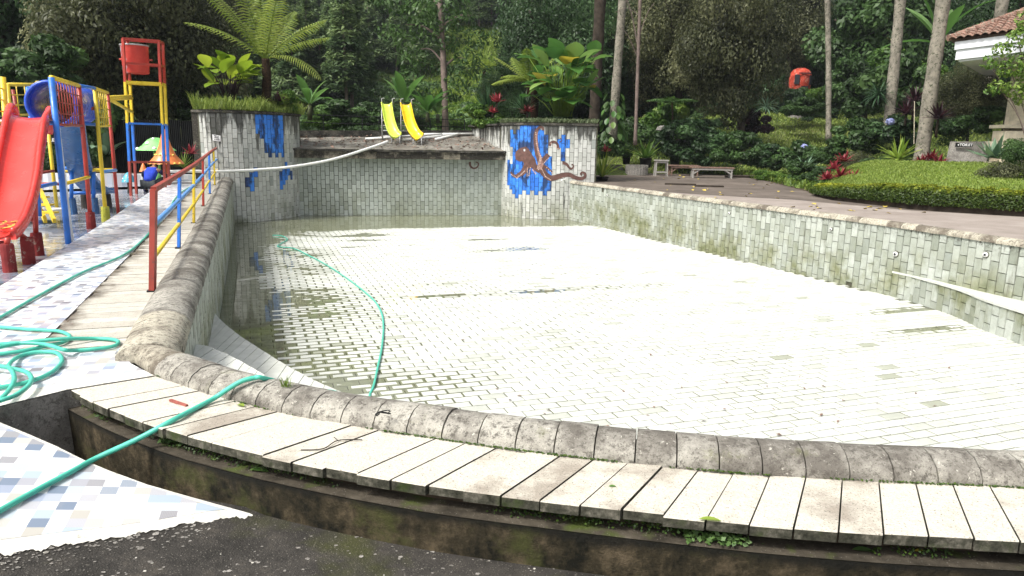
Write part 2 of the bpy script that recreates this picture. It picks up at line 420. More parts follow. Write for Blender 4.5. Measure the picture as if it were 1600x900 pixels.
def border():
    n = NB('cement_border', 0.85, 0.25)
    c = n.ramp(n.noise(6, 7, rough=0.7), [(0.3, (0.55, 0.53, 0.46)), (0.7, (0.74, 0.73, 0.68))])
    c = n.mix(n.ramp(n.noise(18, 6, rough=0.75), [(0.56, 0.0), (0.66, 0.7)]), c, (0.22, 0.20, 0.15))
    n.col(c); n.bump(n.noise(40, 6), 0.35, 0.01); MAT['cement_border'] = n.mat
border()
def water():
    n = NB('pool_water', 0.02, 0.5)
    tr = n.n.new('ShaderNodeBsdfTransparent'); tr.inputs[0].default_value = (0.74, 0.76, 0.62, 1)
    gl = n.n.new('ShaderNodeBsdfGlossy'); gl.inputs['Roughness'].default_value = 0.015; gl.inputs[0].default_value = (1, 1, 1, 1)
    df = n.n.new('ShaderNodeBsdfDiffuse'); df.inputs[0].default_value = (0.21, 0.215, 0.15, 1)
    m0 = n.n.new('ShaderNodeMixShader'); m0.inputs[0].default_value = 0.38
    n.l.new(tr.outputs[0], m0.inputs[1]); n.l.new(df.outputs[0], m0.inputs[2])
    fr = n.n.new('ShaderNodeFresnel'); fr.inputs[0].default_value = 1.33
    b = n.n.new('ShaderNodeBump'); n.l.new(n.noise(3.0, 3), b.inputs['Height']); b.inputs['Strength'].default_value = 0.02; b.inputs['Distance'].default_value = 0.02
    n.l.new(b.outputs[0], fr.inputs['Normal']); n.l.new(b.outputs[0], gl.inputs['Normal'])
    m1 = n.n.new('ShaderNodeMixShader'); n.l.new(fr.outputs[0], m1.inputs[0]); n.l.new(m0.outputs[0], m1.inputs[1]); n.l.new(gl.outputs[0], m1.inputs[2])
    n.l.new(m1.outputs[0], n.out.inputs[0]); MAT['pool_water'] = n.mat
water()
simple('red_paint', (0.42, 0.045, 0.03), 0.4, 0.5, 0.2, 5, (0.18, 0.07, 0.05), 0.60)
simple('rail_red', (0.30, 0.05, 0.035), 0.45, 0.4, 0.2, 5, (0.14, 0.05, 0.04), 0.60)
simple('yellow_paint', (0.72, 0.52, 0.03), 0.42, 0.5, 0.15, 5, (0.30, 0.22, 0.05), 0.60)
simple('blue_gloss', (0.025, 0.17, 0.62), 0.38, 0.5, 0.2, 5, (0.05, 0.08, 0.16), 0.60)
simple('rail_blue', (0.12, 0.33, 0.72), 0.4, 0.5, 0.15, 5)
simple('white_paint', (0.74, 0.74, 0.72), 0.45, 0.4, 0.08, 7, (0.4, 0.36, 0.3), 0.70)
simple('white_pipe', (0.78, 0.78, 0.75), 0.35, 0.5, 0.06, 5)
simple('red_plastic', (0.68, 0.045, 0.035), 0.22, 0.5, 0.12, 1.5, bump=0.02)
simple('blue_plastic', (0.02, 0.12, 0.34), 0.33, 0.5, 0.15, 1.5, bump=0.02)
simple('tube_blue', (0.03, 0.10, 0.62), 0.28, 0.5, 0.1, 1.5, bump=0.02)
simple('lime_plastic', (0.58, 0.72, 0.08), 0.3, 0.5, 0.08, 2, bump=0.02)
simple('yellow_plastic', (0.86, 0.58, 0.01), 0.3, 0.5, 0.08, 2, bump=0.02)
simple('galvanised', (0.42, 0.42, 0.42), 0.4, 0.5, 0.15, 8, metal=0.3)
simple('red_footing', (0.20, 0.03, 0.03), 0.85, 0.2, 0.3, 6, (0.30, 0.22, 0.18), 0.58, bump=0.4)
simple('blue_footing', (0.05, 0.12, 0.26), 0.85, 0.2, 0.3, 6, (0.25, 0.22, 0.25), 0.58, bump=0.4)
simple('yellow_footing', (0.40, 0.40, 0.06), 0.85, 0.2, 0.3, 6, (0.2, 0.22, 0.08), 0.58, bump=0.4)
simple('dark_footing', (0.06, 0.055, 0.05), 0.9, 0.2, 0.4, 6, bump=0.4)
simple('hose', (0.075, 0.46, 0.345), 0.4, 0.4, 0.15, 6, (0.10, 0.30, 0.22), 0.64, bump=0.02)
simple('black_metal', (0.012, 0.013, 0.013), 0.6, 0.3, 0.3, 6)
simple('black_sheet', (0.008, 0.009, 0.009), 0.7, 0.2, 0.4, 2)
simple('old_wood', (0.20, 0.13, 0.10), 0.85, 0.2, 0.4, 12, (0.38, 0.33, 0.28), 0.60, bump=0.3)
simple('white_wood', (0.34, 0.325, 0.30), 0.75, 0.2, 0.2, 10, (0.22, 0.19, 0.16), 0.60, bump=0.2)
simple('pot_black', (0.018, 0.018, 0.020), 0.55, 0.4, 0.3, 8)
simple('terracotta', (0.25, 0.15, 0.115), 0.9, 0.15, 0.5, 5, (0.30, 0.26, 0.21), 0.54, bump=0.4)
simple('roof_white', (0.66, 0.68, 0.72), 0.7, 0.3, 0.06, 4)
simple('cream_stone', (0.56, 0.50, 0.38), 0.85, 0.2, 0.25, 5, (0.34, 0.28, 0.2), 0.60, bump=0.4)
simple('octopus_brown', (0.125, 0.068, 0.058), 0.7, 0.2, 0.3, 9)
simple('octopus_tan', (0.30, 0.175, 0.15), 0.7, 0.2, 0.3, 9)
simple('sucker_pink', (0.58, 0.42, 0.36), 0.7, 0.2, 0.1, 9)
simple('letter_white', (0.8, 0.8, 0.8), 0.6, 0.2, 0.03, 5)
simple('ink', (0.02, 0.02, 0.025), 0.7, 0.2, 0.1, 5)
simple('skin', (0.30, 0.165, 0.11), 0.6, 0.3, 0.1, 8)
simple('hair', (0.012, 0.010, 0.009), 0.6, 0.3, 0.2, 30)
simple('shirt_blue', (0.022, 0.055, 0.44), 0.8, 0.2, 0.2, 14, bump=0.2)
simple('sleeve_dark', (0.015, 0.017, 0.045), 0.85, 0.2, 0.2, 14)
simple('trousers', (0.055, 0.062, 0.066), 0.9, 0.1, 0.25, 14, bump=0.2)
simple('orange_red', (0.36, 0.045, 0.025), 0.75, 0.2, 0.5, 3, (0.46, 0.26, 0.20), 0.56)
simple('orange_cone', (0.75, 0.22, 0.06), 0.4, 0.4, 0.15, 4)
simple('green_cap', (0.22, 0.58, 0.18), 0.35, 0.5, 0.3, 3)
simple('teal_cap', (0.04, 0.30, 0.42), 0.35, 0.5, 0.3, 4)
simple('dot_yellow', (0.75, 0.55, 0.10), 0.4, 0.4, 0.1, 4)
simple('dot_white', (0.8, 0.82, 0.8), 0.4, 0.4, 0.05, 4)
simple('bark_pale', (0.235, 0.215, 0.175), 0.92, 0.15, 0.40, 5, (0.085, 0.088, 0.060), 0.53, bump=0.6)
simple('bark_dark', (0.045, 0.036, 0.028), 0.95, 0.1, 0.5, 6, bump=0.7)
simple('bark_grey', (0.20, 0.155, 0.135), 0.92, 0.15, 0.3, 7, bump=0.4)
simple('bark_fern', (0.035, 0.022, 0.014), 0.95, 0.1, 0.5, 20, bump=0.8)
simple('soil', (0.06, 0.045, 0.032), 0.95, 0.1, 0.5, 4, bump=0.5)
simple('leaf_litter', (0.50, 0.38, 0.08), 0.8, 0.2, 0.4, 15)
simple('rust_rod', (0.32, 0.10, 0.08), 0.7, 0.2, 0.3, 30)

def leafmat(name, stops, trans=0.35, rough=0.5, spec=0.35):
    n = NB(name, rough, spec)
    c = n.ramp(n.attr(), [(i / (len(stops) - 1), s_) for i, s_ in enumerate(stops)])
    c = n.mix(n.ramp(n.orand(), [(0.0, 0.0), (1.0, 0.30)]), c, tuple(x * 0.6 for x in stops[len(stops) // 2]))
    n.col(c)
    t = n.n.new('ShaderNodeBsdfTranslucent'); n.l.new(c, t.inputs[0])
    m = n.n.new('ShaderNodeMixShader'); m.inputs[0].default_value = trans
    n.l.new(n.p.outputs[0], m.inputs[1]); n.l.new(t.outputs[0], m.inputs[2]); n.l.new(m.outputs[0], n.out.inputs[0])
    MAT[name] = n.mat
leafmat('leaf_dark', [(0.016, 0.038, 0.013), (0.046, 0.098, 0.032), (0.11, 0.205, 0.07)])
leafmat('leaf_olive', [(0.030, 0.037, 0.016), (0.10, 0.112, 0.050), (0.24, 0.25, 0.125)], 0.42)
leafmat('leaf_mid', [(0.026, 0.055, 0.015), (0.062, 0.125, 0.034), (0.13, 0.23, 0.065)])
leafmat('leaf_bright', [(0.035, 0.085, 0.012), (0.10, 0.20, 0.03), (0.24, 0.34, 0.06)])
leafmat('leaf_lime', [(0.09, 0.17, 0.012), (0.24, 0.36, 0.025), (0.42, 0.50, 0.05)], 0.45)
leafmat('leaf_fern', [(0.11, 0.17, 0.02), (0.22, 0.30, 0.045), (0.36, 0.41, 0.10)], 0.45)
leafmat('leaf_calathea', [(0.045, 0.13, 0.028), (0.10, 0.24, 0.05), (0.26, 0.38, 0.10)], 0.4, 0.4)
leafmat('leaf_yellow', [(0.35, 0.30, 0.03), (0.55, 0.45, 0.05), (0.6, 0.5, 0.1)])
leafmat('leaf_banana', [(0.05, 0.14, 0.03), (0.11, 0.25, 0.05), (0.22, 0.38, 0.12)], 0.45, 0.4)
leafmat('leaf_pine', [(0.042, 0.078, 0.034), (0.095, 0.155, 0.060), (0.19, 0.26, 0.095)], 0.4)
leafmat('leaf_red', [(0.05, 0.008, 0.010), (0.20, 0.018, 0.028), (0.42, 0.07, 0.085)])
leafmat('leaf_purple', [(0.012, 0.008, 0.010), (0.035, 0.016, 0.022), (0.09, 0.035, 0.045)])
leafmat('leaf_agave', [(0.09, 0.17, 0.10), (0.17, 0.28, 0.17), (0.28, 0.40, 0.26)], 0.2)
leafmat('leaf_yucca', [(0.016, 0.048, 0.022), (0.035, 0.085, 0.035), (0.07, 0.14, 0.06)], 0.2)
leafmat('leaf_nest', [(0.10, 0.20, 0.02), (0.24, 0.36, 0.05), (0.45, 0.52, 0.10)], 0.4)
leafmat('grass_blade', [(0.055, 0.11, 0.014), (0.14, 0.23, 0.03), (0.28, 0.36, 0.065)], 0.4)
leafmat('lawn_blade', [(0.12, 0.19, 0.030), (0.22, 0.30, 0.055), (0.36, 0.42, 0.10)], 0.35)
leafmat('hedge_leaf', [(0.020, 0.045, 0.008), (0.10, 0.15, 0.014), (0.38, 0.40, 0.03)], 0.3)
leafmat('cover_blade', [(0.06, 0.10, 0.045), (0.15, 0.20, 0.09), (0.32, 0.36, 0.22)], 0.3)
leafmat('moss_leaf', [(0.015, 0.035, 0.006), (0.04, 0.08, 0.012), (0.10, 0.16, 0.02)], 0.2)
leafmat('petal_blue', [(0.30, 0.34, 0.62), (0.45, 0.50, 0.78), (0.6, 0.62, 0.8)])
def lawn_mat():
    n = NB('lawn_ground', 0.95, 0.1)
    n.col(n.ramp(n.noise(3, 7, rough=0.7), [(0.3, (0.08, 0.125, 0.02)), (0.6, (0.17, 0.24, 0.04)), (0.8, (0.25, 0.31, 0.06))])); n.bump(n.noise(40, 5), 0.6, 0.02); MAT['lawn_ground'] = n.mat
    n = NB('hill_ground', 0.95, 0.1)
    c = n.ramp(n.noise(0.16, 7, rough=0.65), [(0.32, (0.035, 0.06, 0.02)), (0.50, (0.085, 0.12, 0.035)), (0.66, (0.20, 0.21, 0.08)), (0.8, (0.17, 0.12, 0.07))])
    c = n.mix(n.ramp(n.noise(1.6, 6, rough=0.7), [(0.4, 0.0), (0.7, 0.55)]), c, (0.03, 0.055, 0.014))
    n.col(c); n.bump(n.noise(2.0, 7, rough=0.7), 0.9, 0.5); MAT['hill_ground'] = n.mat
lawn_mat()
# ------------------------------------------------------------------ layout of the pool
ZF = -1.22                                   # pool floor
L0 = Vector((-2.32, 4.78)); DL_ = Vector((-0.339, 0.941)).normalized(); NL = Vector((DL_.y, -DL_.x))
def lp(s, t): return L0 + NL * s + DL_ * t    # s: across (into the pool), t: along the left wall
def zl(t): return 0.12 * sstep(6, 20, t)
RW = cat([(p[0], p[1], 0) for p in [(1.98, 25.5), (3.74, 21.18), (5.38, 17.13), (7.02, 13.1), (7.66, 10.78), (8.4, 8.8), (9.02, 6.98)]], 10)
RW = [Vector((p.x, p.y)) for p in RW]
CB, RB, RF = Vector((2.15, 10.95)), 7.93, 8.39
SBv = [(-2.26, 4.38), (-1.85, 4.09), (-1.48, 3.885), (-1.11, 3.71), (-0.71, 3.565), (-0.31, 3.44), (0.01, 3.345), (0.42, 3.245), (0.82, 3.165), (1.2, 3.11), (1.7, 3.065), (2.02, 3.045), (2.34, 3.03)]
SFv = [(-2.64, 4.1), (-2.24, 3.8), (-1.76, 3.50), (-1.43, 3.34), (-1.12, 3.205), (-0.78, 3.08), (-0.43, 2.97), (-0.27, 2.925), (0.07, 2.85), (0.41, 2.78), (0.75, 2.715), (1.05, 2.665), (1.45, 2.615), (1.78, 2.59), (2.17, 2.565)]
def resample(pts, n):
    pts = [Vector((p[0], p[1], 0)) for p in pts]; pts = cat(pts, 6)
    d = [0.0]
    for a, b in zip(pts, pts[1:]): d.append(d[-1] + (b - a).length)
    out = []; j = 0
    for i in range(n + 1):
        s_ = d[-1] * i / n
        while j < len(d) - 2 and d[j + 1] < s_: j += 1
        out.append(pts[j].lerp(pts[j + 1], (s_ - d[j]) / max(1e-9, d[j + 1] - d[j])))
    return [Vector((p.x, p.y)) for p in out], d[-1]
N1 = 30
sf1, lf = resample(SFv, N1); sb1, lb = resample(SBv, N1)
def arc(r, a0, a1, n): return [CB + Vector((math.cos(lerp(a0, a1, i / n)), math.sin(lerp(a0, a1, i / n)))) * r for i in range(n + 1)]
A0, A1 = -PI / 2 + 0.024, math.radians(-30); N2 = 42
SFR = sf1[:-1] + arc(RF, A0, A1, N2)
SBK = sb1[:-1] + arc(RB, A0, A1, N2)
ncs = 66
cb1, _ = resample(SBv, 25)
CBK = cb1[:-1] + arc(RB, A0, A1, 37)
def offs(path, d):                           # offset to the left of travel
    out = []
    for i, p in enumerate(path):
        t = (path[min(i + 1, len(path) - 1)] - path[max(i - 1, 0)]).normalized()
        out.append(p + Vector((-t.y, t.x)) * d)
    return out
CIN = offs(CBK, 0.30)

# -------- ground, terrain
def terr(x, y):
    right = sstep(1.0, 6.0, x - (y - 30) * 0.05)
    left = sstep(-9.0, -14.0, x + (y - 30) * 0.05)
    zr = 0.02 + max(0, y - 33.5) * 0.165 + max(0, y - 62) * 0.30
    zc = 0.9 + max(0, y - 36) * 0.155 + max(0, y - 72) * 0.24
    zlft = 0.1 + max(0, y - 30) * 0.15 + max(0, y - 72) * 0.24
    z = lerp(lerp(zc, zr, right), zlft, left)
    z += (vnoise(x * 0.11, y * 0.11, 3) - 0.5) * 1.2 * sstep(36, 60, y) + (vnoise(x * 0.03, y * 0.03, 5) - 0.5) * 9 * sstep(75, 130, y)
    near = sstep(29.2, 31.5, y)
    if x < -9.5: near = max(near, 0) if y > 24.5 else 0
    return lerp(-2.4, z, near)
def grid_mesh(xs, ys, fz):
    m = MB(); nx = len(xs)
    m.v = [(x, y, fz(x, y)) for y in ys for x in xs]; m.t = [0.5] * len(m.v)
    m.f = [(j * nx + i, j * nx + i + 1, (j + 1) * nx + i + 1, (j + 1) * nx + i) for j in range(len(ys) - 1) for i in range(nx - 1)]
    m.mi = [0] * len(m.f)
    return m
xs = [-260, -200, -160, -130] + list(range(-110, -40, 6)) + list(range(-40, 41, 2)) + list(range(46, 112, 6)) + [130, 160, 200, 260]
ys = [-60, -20, 0, 20, 24, 26, 28, 29, 30, 31, 32, 34] + list(range(36, 90, 3)) + list(range(90, 200, 6)) + [210, 230, 260, 300, 340]
tag(grid_mesh(xs, ys, terr).build('hill', MAT['hill_ground'], smooth=True), 'grassy hillside and valley slope rising behind the pool', None, None, 'structure')

PA, PB_ = -0.4915, -0.157
def zp(x): return PA + PB_ * x if x < -1.22 else -0.30
def Gp(px, py, up=0.0):
    d = ray(px, py); t = (PA - H) / (d.z - PB_ * d.x); q = Vector((0, 0, H)) + d * t
    if q.x > -1.22: q = G(px, py, -0.30)
    return Vector((q.x, q.y, zp(q.x) + up))
# asphalt in front
def asph(x, y): return zp(x) - 0.012 + (vnoise(x * 2.5, y * 2.5, 8) - 0.5) * 0.006
ax_ = [-6 + 0.4 * i for i in range(46)]; ay_ = [-4 + 0.35 * i for i in range(28)]
am = MB()
SHO = offs(SFR, -0.02)
far = [(-6, 2.2), (-3.4, 2.7), (-2.75, 2.9), (-2.3, 3.1), (-1.9, 3.25), (-1.55, 3.28)] + [(p.x, p.y + 0.05) for p in SHO if p.x > -1.3]
A = []; Bq = []
for (x, y) in far:
    A.append((x, y, zp(x) - 0.005)); Bq.append((x * 1.05, -6, zp(x) - 0.005))
am.strip(Bq, A)
tag(am.build('asphalt', MAT['asphalt']), 'dark speckled asphalt in front of the pool ledge', None, None, 'structure')
# lower patio: sloping sheet of printed tiles with a pale cement rim
hi_e = [(-60, 632), (0, 660), (44, 678), (88, 697), (130, 718), (170, 735), (230, 757), (300, 777), (390, 802)]
lo_k = [(397, 806), (372, 807), (345, 811), (310, 816), (270, 823), (228, 832), (200, 838), (165, 844), (130, 849), (95, 853), (60, 858), (25, 863), (0, 868), (-60, 880)]
lo_e = [(p.x, p.y + 9.0 * (vnoise(p.x * 0.10, 1.5, 3) - 0.5) + 5.0 * (vnoise(p.x * 0.33, 4.5, 5) - 0.5)) for p in cat([(x, y, 0) for x, y in lo_k], 9)]
pm = MB(); poly = [Gp(*p) for p in hi_e + lo_e]
pm.add(poly, [tuple(reversed(range(len(poly))))]); edge = [Gp(*p) for p in hi_e]
pm.strip([p - Vector((0, 0, 0.3)) for p in edge], edge)
tag(pm.build('patio', MAT['cement_border']), 'sloping patio with pale cement rim', None, None, 'structure')
inn = [(-60, 637), (0, 664), (88, 701), (170, 739), (300, 782), (352, 796), (320, 800), (225, 816), (155, 825), (77, 834), (0, 844), (-60, 850)]
pm = MB(); poly = [Gp(*p, 0.0015) for p in inn]
pm.add(poly, [tuple(reversed(range(len(poly))))])
tag(pm.build('patio_tiling', MAT['walk_mosaic']), 'printed mosaic tiling of the lower patio', None, None, 'structure')
# trench bottom
tm = MB(); tm.add([(-3.6, 4.9, -0.46), (-2.2, 3.0, -0.46), (0.2, 2.6, -0.46), (0.2, 3.3, -0.46), (-2.3, 4.6, -0.46)], [(0, 1, 2, 3, 4)])
tag(tm.build('trench', MAT['soil']), 'dark littered trench below the ledge', None, None, 'structure')

# upper walkway
fe = [Vector((-2.63, 4.085)), Vector((-2.84, 3.80)), Vector((-3.15, 3.29))]
wp = [lp(-1.83, 20.4), lp(-0.93, 20.4), lp(-0.93, 0.42), lp(-0.375, 0.34), Vector((-2.53, 4.61)), Vector((-2.25, 4.365))] + fe + [lp(-1.83, -0.9)]
def zw(x, y): return zl((Vector((x, y)) - L0).dot(DL_))
def dense(poly, step=1.0):
    out = []
    for i, p in enumerate(poly):
        q = poly[(i + 1) % len(poly)]; n = max(1, int((q - p).length / step))
        out += [p.lerp(q, k / n) for k in range(n)]
    return out
wm_ = MB()
ts = [0.42 + (20.4 - 0.42) * i / 20 for i in range(21)]
# body: near part as prism, the long strip as quads
near_poly = [lp(-1.83, 0.42), lp(-0.93, 0.42)] + wp[3:]
wm_.prism([(p.x, p.y) for p in near_poly], -0.5, -0.004)
for a, b in zip(ts, ts[1:]):
    c = [lp(-1.83, a), lp(-0.93, a), lp(-0.93, b), lp(-1.83, b)]
    wm_.prism([(p.x, p.y) for p in c], -0.5, lambda x, y: zw(x, y) - 0.004)
tag(wm_.build('walkway_base', MAT['grey_stone']), 'grey cement body of the raised walkway', None, None, 'structure')
sm = MB()
n0 = [(p.x, p.y, 0.0) for p in near_poly]
if True:
    ar = sum(n0[i][0] * n0[(i + 1) % len(n0)][1] - n0[(i + 1) % len(n0)][0] * n0[i][1] for i in range(len(n0)))
    sm.add(n0, [tuple(range(len(n0))) if ar > 0 else tuple(reversed(range(len(n0))))])
for a, b in zip(ts, ts[1:]):
    c = [lp(-1.83, a), lp(-0.93, a), lp(-0.93, b), lp(-1.83, b)]
    sm.add([(p.x, p.y, zw(p.x, p.y)) for p in c], [(0, 1, 2, 3)])
tag(sm.build('walkway', MAT['walk_mosaic']), 'raised walkway of printed blue and white mosaic tiles', None, None, 'structure')
bm_ = MB()
fpts = [Vector((-2.25, 4.365))] + fe
bm_.strip([(p.x, p.y, 0.003) for p in fpts], [(p.x - 0.13, p.y + 0.09, 0.003) for p in fpts])
tag(bm_.build('walkway_rim', MAT['cement_border']), 'white cement rim of the walkway', None, None, 'structure')
gm = MB()
for a, b in zip(ts, ts[1:]):
    c = [lp(-0.93, a), lp(0.0, a), lp(0.0, b), lp(-0.93, b)]
    gm.prism([(p.x, p.y) for p in c], -1.6, lambda x, y: zw(x, y) - 0.045)
tag(gm.build('gutter', MAT['shelf_stone']), 'dark wet gutter beside the walkway', None, None, 'structure')
# playground floor
pg = MB()
pf = [lp(-1.83, -1.2), lp(-1.83, 20.4), Vector((-9.6, 23.2)), Vector((-26, 23.2)), Vector((-26, 4)), Vector((-6, 2.2))]
pg.add([(p.x, p.y, -0.10) for p in pf], [tuple(range(len(pf)))])
tag(pg.build('playground_floor', MAT['play_mosaic']), 'wet dark mosaic floor of the playground', None, None, 'structure')

# -------- tiles
def pillow(mb, c, u, v, n, w, h, th):          # floor tile with worn, rounded arrises
    vs = []
    for (iw, ih, z) in ((0, 0, -0.004), (0.001, 0.001, th - 0.0065), (0.013, 0.012, th - 0.0026), (0.035, 0.030, th)):
        a, b = u * (w / 2 - iw), v * (h / 2 - ih); q = c + n * z
        vs += [q - a - b, q + a - b, q + a + b, q - a + b]
    mb.add(vs, [(12, 13, 14, 15)] + [(4 * r_ + k, 4 * r_ + (k + 1) % 4, 4 * r_ + 4 + (k + 1) % 4, 4 * r_ + 4 + k) for r_ in range(3) for k in range(4)])
def tile_box(mb, c, u, v, n, w, h, th):
    if th == 0.012: return pillow(mb, c, u, v, n, w, h, th)
    c = Vector(c); a = u * (w / 2); b = v * (h / 2); k = 0.86
    base = c - n * 0.004; top = c + n * th
    ch = min(0.004, w * 0.03)
    a2 = u * (w / 2 - ch); b2 = v * (h / 2 - ch)
    vs = [base - a - b, base + a - b, base + a + b, base - a + b, top - a2 - b2, top + a2 - b2, top + a2 + b2, top - a2 + b2]
    mb.add(vs, [(4, 5, 6, 7), (0, 1, 5, 4), (1, 2, 6, 5), (2, 3, 7, 6), (3, 0, 4, 7)])
def lay_tiles(specs, parent, limit, name='tile'):
    """specs: (centre, u, v, normal, w, h, thickness, tint, material name); the largest in view become parts, the rest one mesh"""
    sc_ = []
    eye = Vector((0, 0, H))
    for i, s in enumerate(specs):
        c = s[0]; px, py, wd = P(c)
        vis = -20 < px < 1620 and -20 < py < 920 and c.y > 0.5 and (eye - c).dot(s[3]) > 0
        g = F / wd * max(s[4], s[5])
        if vis:
            a = P(c - s[1] * s[4] / 2 - s[2] * s[5] / 2); b = P(c + s[1] * s[4] / 2 + s[2] * s[5] / 2)
            c1 = P(c - s[1] * s[4] / 2 + s[2] * s[5] / 2); d1 = P(c + s[1] * s[4] / 2 - s[2] * s[5] / 2)
            g = abs((b[0] - a[0]) * (c1[1] - d1[1]) - (b[1] - a[1]) * (c1[0] - d1[0]))
        sc_.append((0 if vis else 1, -g, i))
    sc_.sort()
    rest = {}
    for k, (nv, _, i) in enumerate(sc_):
        s = specs[i]
        if k < limit and not nv:
            mb = MB(); mb.tint = s[7]
            tile_box(mb, *s[:7]); mb.build(name, MAT[s[8]], parent)
        else:
            mb = rest.setdefault(s[8], MB()); mb.tint = s[7]; tile_box(mb, *s[:7])
    for mname, mb in rest.items():
        tag(mb.build('tiling', MAT[mname], parent), kind='stuff')
def wall_specs(poly, z0, z1, mat, side=1, w=0.15, h=0.30, gap=0.008, seed=1, s0=0.0, skip=0.0, rough_=0.004, half=0.5):
    r = random.Random(seed); out = []
    d = [0.0]
    for a, b in zip(poly, poly[1:]): d.append(d[-1] + (b - a).length)
    n = int((d[-1] - s0) / w); j = 0
    for i in range(n):
        s = s0 + (i + 0.5) * w
        while j < len(d) - 2 and d[j + 1] < s: j += 1
        p = poly[j].lerp(poly[j + 1], (s - d[j]) / max(1e-9, d[j + 1] - d[j]))
        a = poly[max(j - 1, 0)]; b = poly[min(j + 2, len(poly) - 1)]
        t = (b - a).normalized() if len(poly) > 2 else (poly[1] - poly[0]).normalized()
        nn = Vector((t.y, -t.x, 0)) * side; u = Vector((t.x, t.y, 0))
        za = z0(p.x, p.y) if callable(z0) else z0; zb = z1(p.x, p.y) if callable(z1) else z1
        z = zb + (h * half if i % 2 else 0) - r.random() * 0.015
        while z > za:
            hi, lo = min(z, zb), max(z - h, za)
            z -= h
            if hi - lo < 0.04 or r.random() < skip: continue
            c = Vector((p.x, p.y, (hi + lo) / 2))
            tint = min(1, max(0.08, r.gauss(0.55, 0.26))) if r.random() > 0.055 else r.random() * 0.08
            m = mat(c) if callable(mat) else mat
            out.append((c, u, Vector((0, 0, 1)), nn, w - gap - r.random() * 0.002, hi - lo - gap, 0.009 + r.random() * rough_, tint, m))
    return out
def onwall(px, py, poly, off=0.016):
    d = ray(px, py); best = None
    for a, b in zip(poly, poly[1:]):
        e = b - a; n = Vector((-e.y, e.x)); den = n.x * d.x + n.y * d.y
        if abs(den) < 1e-9: continue
        t = n.dot(a) / den
        q = Vector((d.x * t, d.y * t)); k = (q - a).dot(e) / e.length_squared
        if t > 0 and -0.001 <= k <= 1.001 and (best is None or t < best[0]): best = (t, e)
    if best is None: return None
    t, e = best; n = Vector((e.y, -e.x, 0)).normalized()
    if n.dot(d) > 0: n = -n
    return Vector((0, 0, H)) + d * t + n * off
def backing(poly, z0, z1, thick, side, name, mat, parent):
    m = MB(); f0 = z0 if callable(z0) else (lambda x, y: z0); f1 = z1 if callable(z1) else (lambda x, y: z1)
    q = offs(poly, thick * side)
    n = len(poly); vs = []
    for p, o in zip(poly, q):
        vs += [(p.x, p.y, f0(p.x, p.y)), (p.x, p.y, f1(p.x, p.y)), (o.x, o.y, f1(p.x, p.y)), (o.x, o.y, f0(p.x, p.y))]
    fs = []
    for i in range(n - 1):
        a, b = i * 4, (i + 1) * 4
        fs += [(a, b, b + 1, a + 1), (a + 1, b + 1, b + 2, a + 2), (a + 2, b + 2, b + 3, a + 3), (a + 3, b + 3, b, a)]
    fs += [(0, 1, 2, 3), (n * 4 - 1, n * 4 - 2, n * 4 - 3, n * 4 - 4)]
    m.add(vs, fs)
    return m.build(name, mat, parent)

# pool floor: base slab + running-bond tiles + thin water
LWL = [lp(0, 0.0 + 0.5 * i) for i in range(43)]
floor_poly = [lp(0, 0), lp(0, 20.4)] + [Vector((-8.27, 23.17)), Vector((-7.75, 24.0)), Vector((-7.5, 25.33)), Vector((-0.41, 26.79)), Vector((-0.12, 26.2)), Vector((0.9, 25.65))] + RW + list(reversed(CIN))
fm = MB()
fb = [lp(-0.4, -0.6), lp(-0.4, 21.5), Vector((-8, 26)), Vector((1, 27.5)), Vector((3, 26)), Vector((10, 8)), Vector((9.4, 5.5)), Vector((2, 2.9)), Vector((-1, 3.3))]
fm.add([(p.x, p.y, ZF - 0.03) for p in fb], [tuple(reversed(range(len(fb))))])
floor_o = tag(fm.build('pool_floor', MAT['floor_grout']), 'drained pool floor of pale brick-laid tiles', None, None, 'structure')
WM[floor_o.name] = Matrix.Identity(4)
fa = math.radians(19.8); FU = Vector((math.cos(fa), math.sin(fa), 0)); FV = Vector((-math.sin(fa), math.cos(fa), 0))
TW, TH = 0.29, 0.147
fspec = []
O = Vector((lp(0, 0).x, lp(0, 0).y, 0)); rr = random.Random(3)
WATER_Z = ZF + 0.004
for j in range(-12, 160):
    for i in range(-3, 46):
        u = (i + (0.5 if j % 2 else 0.0)) * TW + rr.random() * 0.004; v = j * TH
        q = O + FU * u + FV * v
        if not inpoly(q.x, q.y, floor_poly): continue
        s_ = u; tb = 21.6 - v + (u - 4) * 0.0
        nz = vnoise(u * 0.30, v * 1.9, 12); n2 = vnoise(u * 1.1, v * 2.0, 13); n3 = vnoise(u * 0.16, v * 0.40, 15); n4 = vnoise(u * 0.45, v * 0.8, 16)
        edge_ = 0.20 + 0.55 * vnoise(v * 0.35, 3.3, 4) + 0.45 * sstep(5.0, 1.5, v)
        base = lerp(-0.004, 0.0045, sstep(edge_ * 0.5, edge_ * 0.5 + 0.75, s_)) + 0.0075 * sstep(edge_ + 0.6, edge_ + 2.9, s_)
        rear = sstep(2.3, 3.5, (20.2 - v) - 1.0 * vnoise(u * 0.3, 1.7, 6))
        base = lerp(-0.007, base, rear)
        base += (n2 - 0.5) * 0.0045 + (n4 - 0.5) * 0.006 * sstep(5.5, 2.0, s_) - 0.010 * sstep(0.76, 0.92, nz + 0.25 * (n2 - 0.5)) * sstep(0.46, 0.64, n3)
        z = ZF + base + rr.gauss(0, 0.0007)
        til = Vector((rr.gauss(0, 0.004), rr.gauss(0, 0.004), 1)).normalized()
        uu = (FU - til * FU.dot(til)).normalized(); vv = til.cross(uu)
        fspec.append((Vector((q.x, q.y, z)), uu, vv, til, TW - 0.011, TH - 0.010, 0.0, min(1, max(0, rr.gauss(0.6, 0.22))), 'floor_tile'))
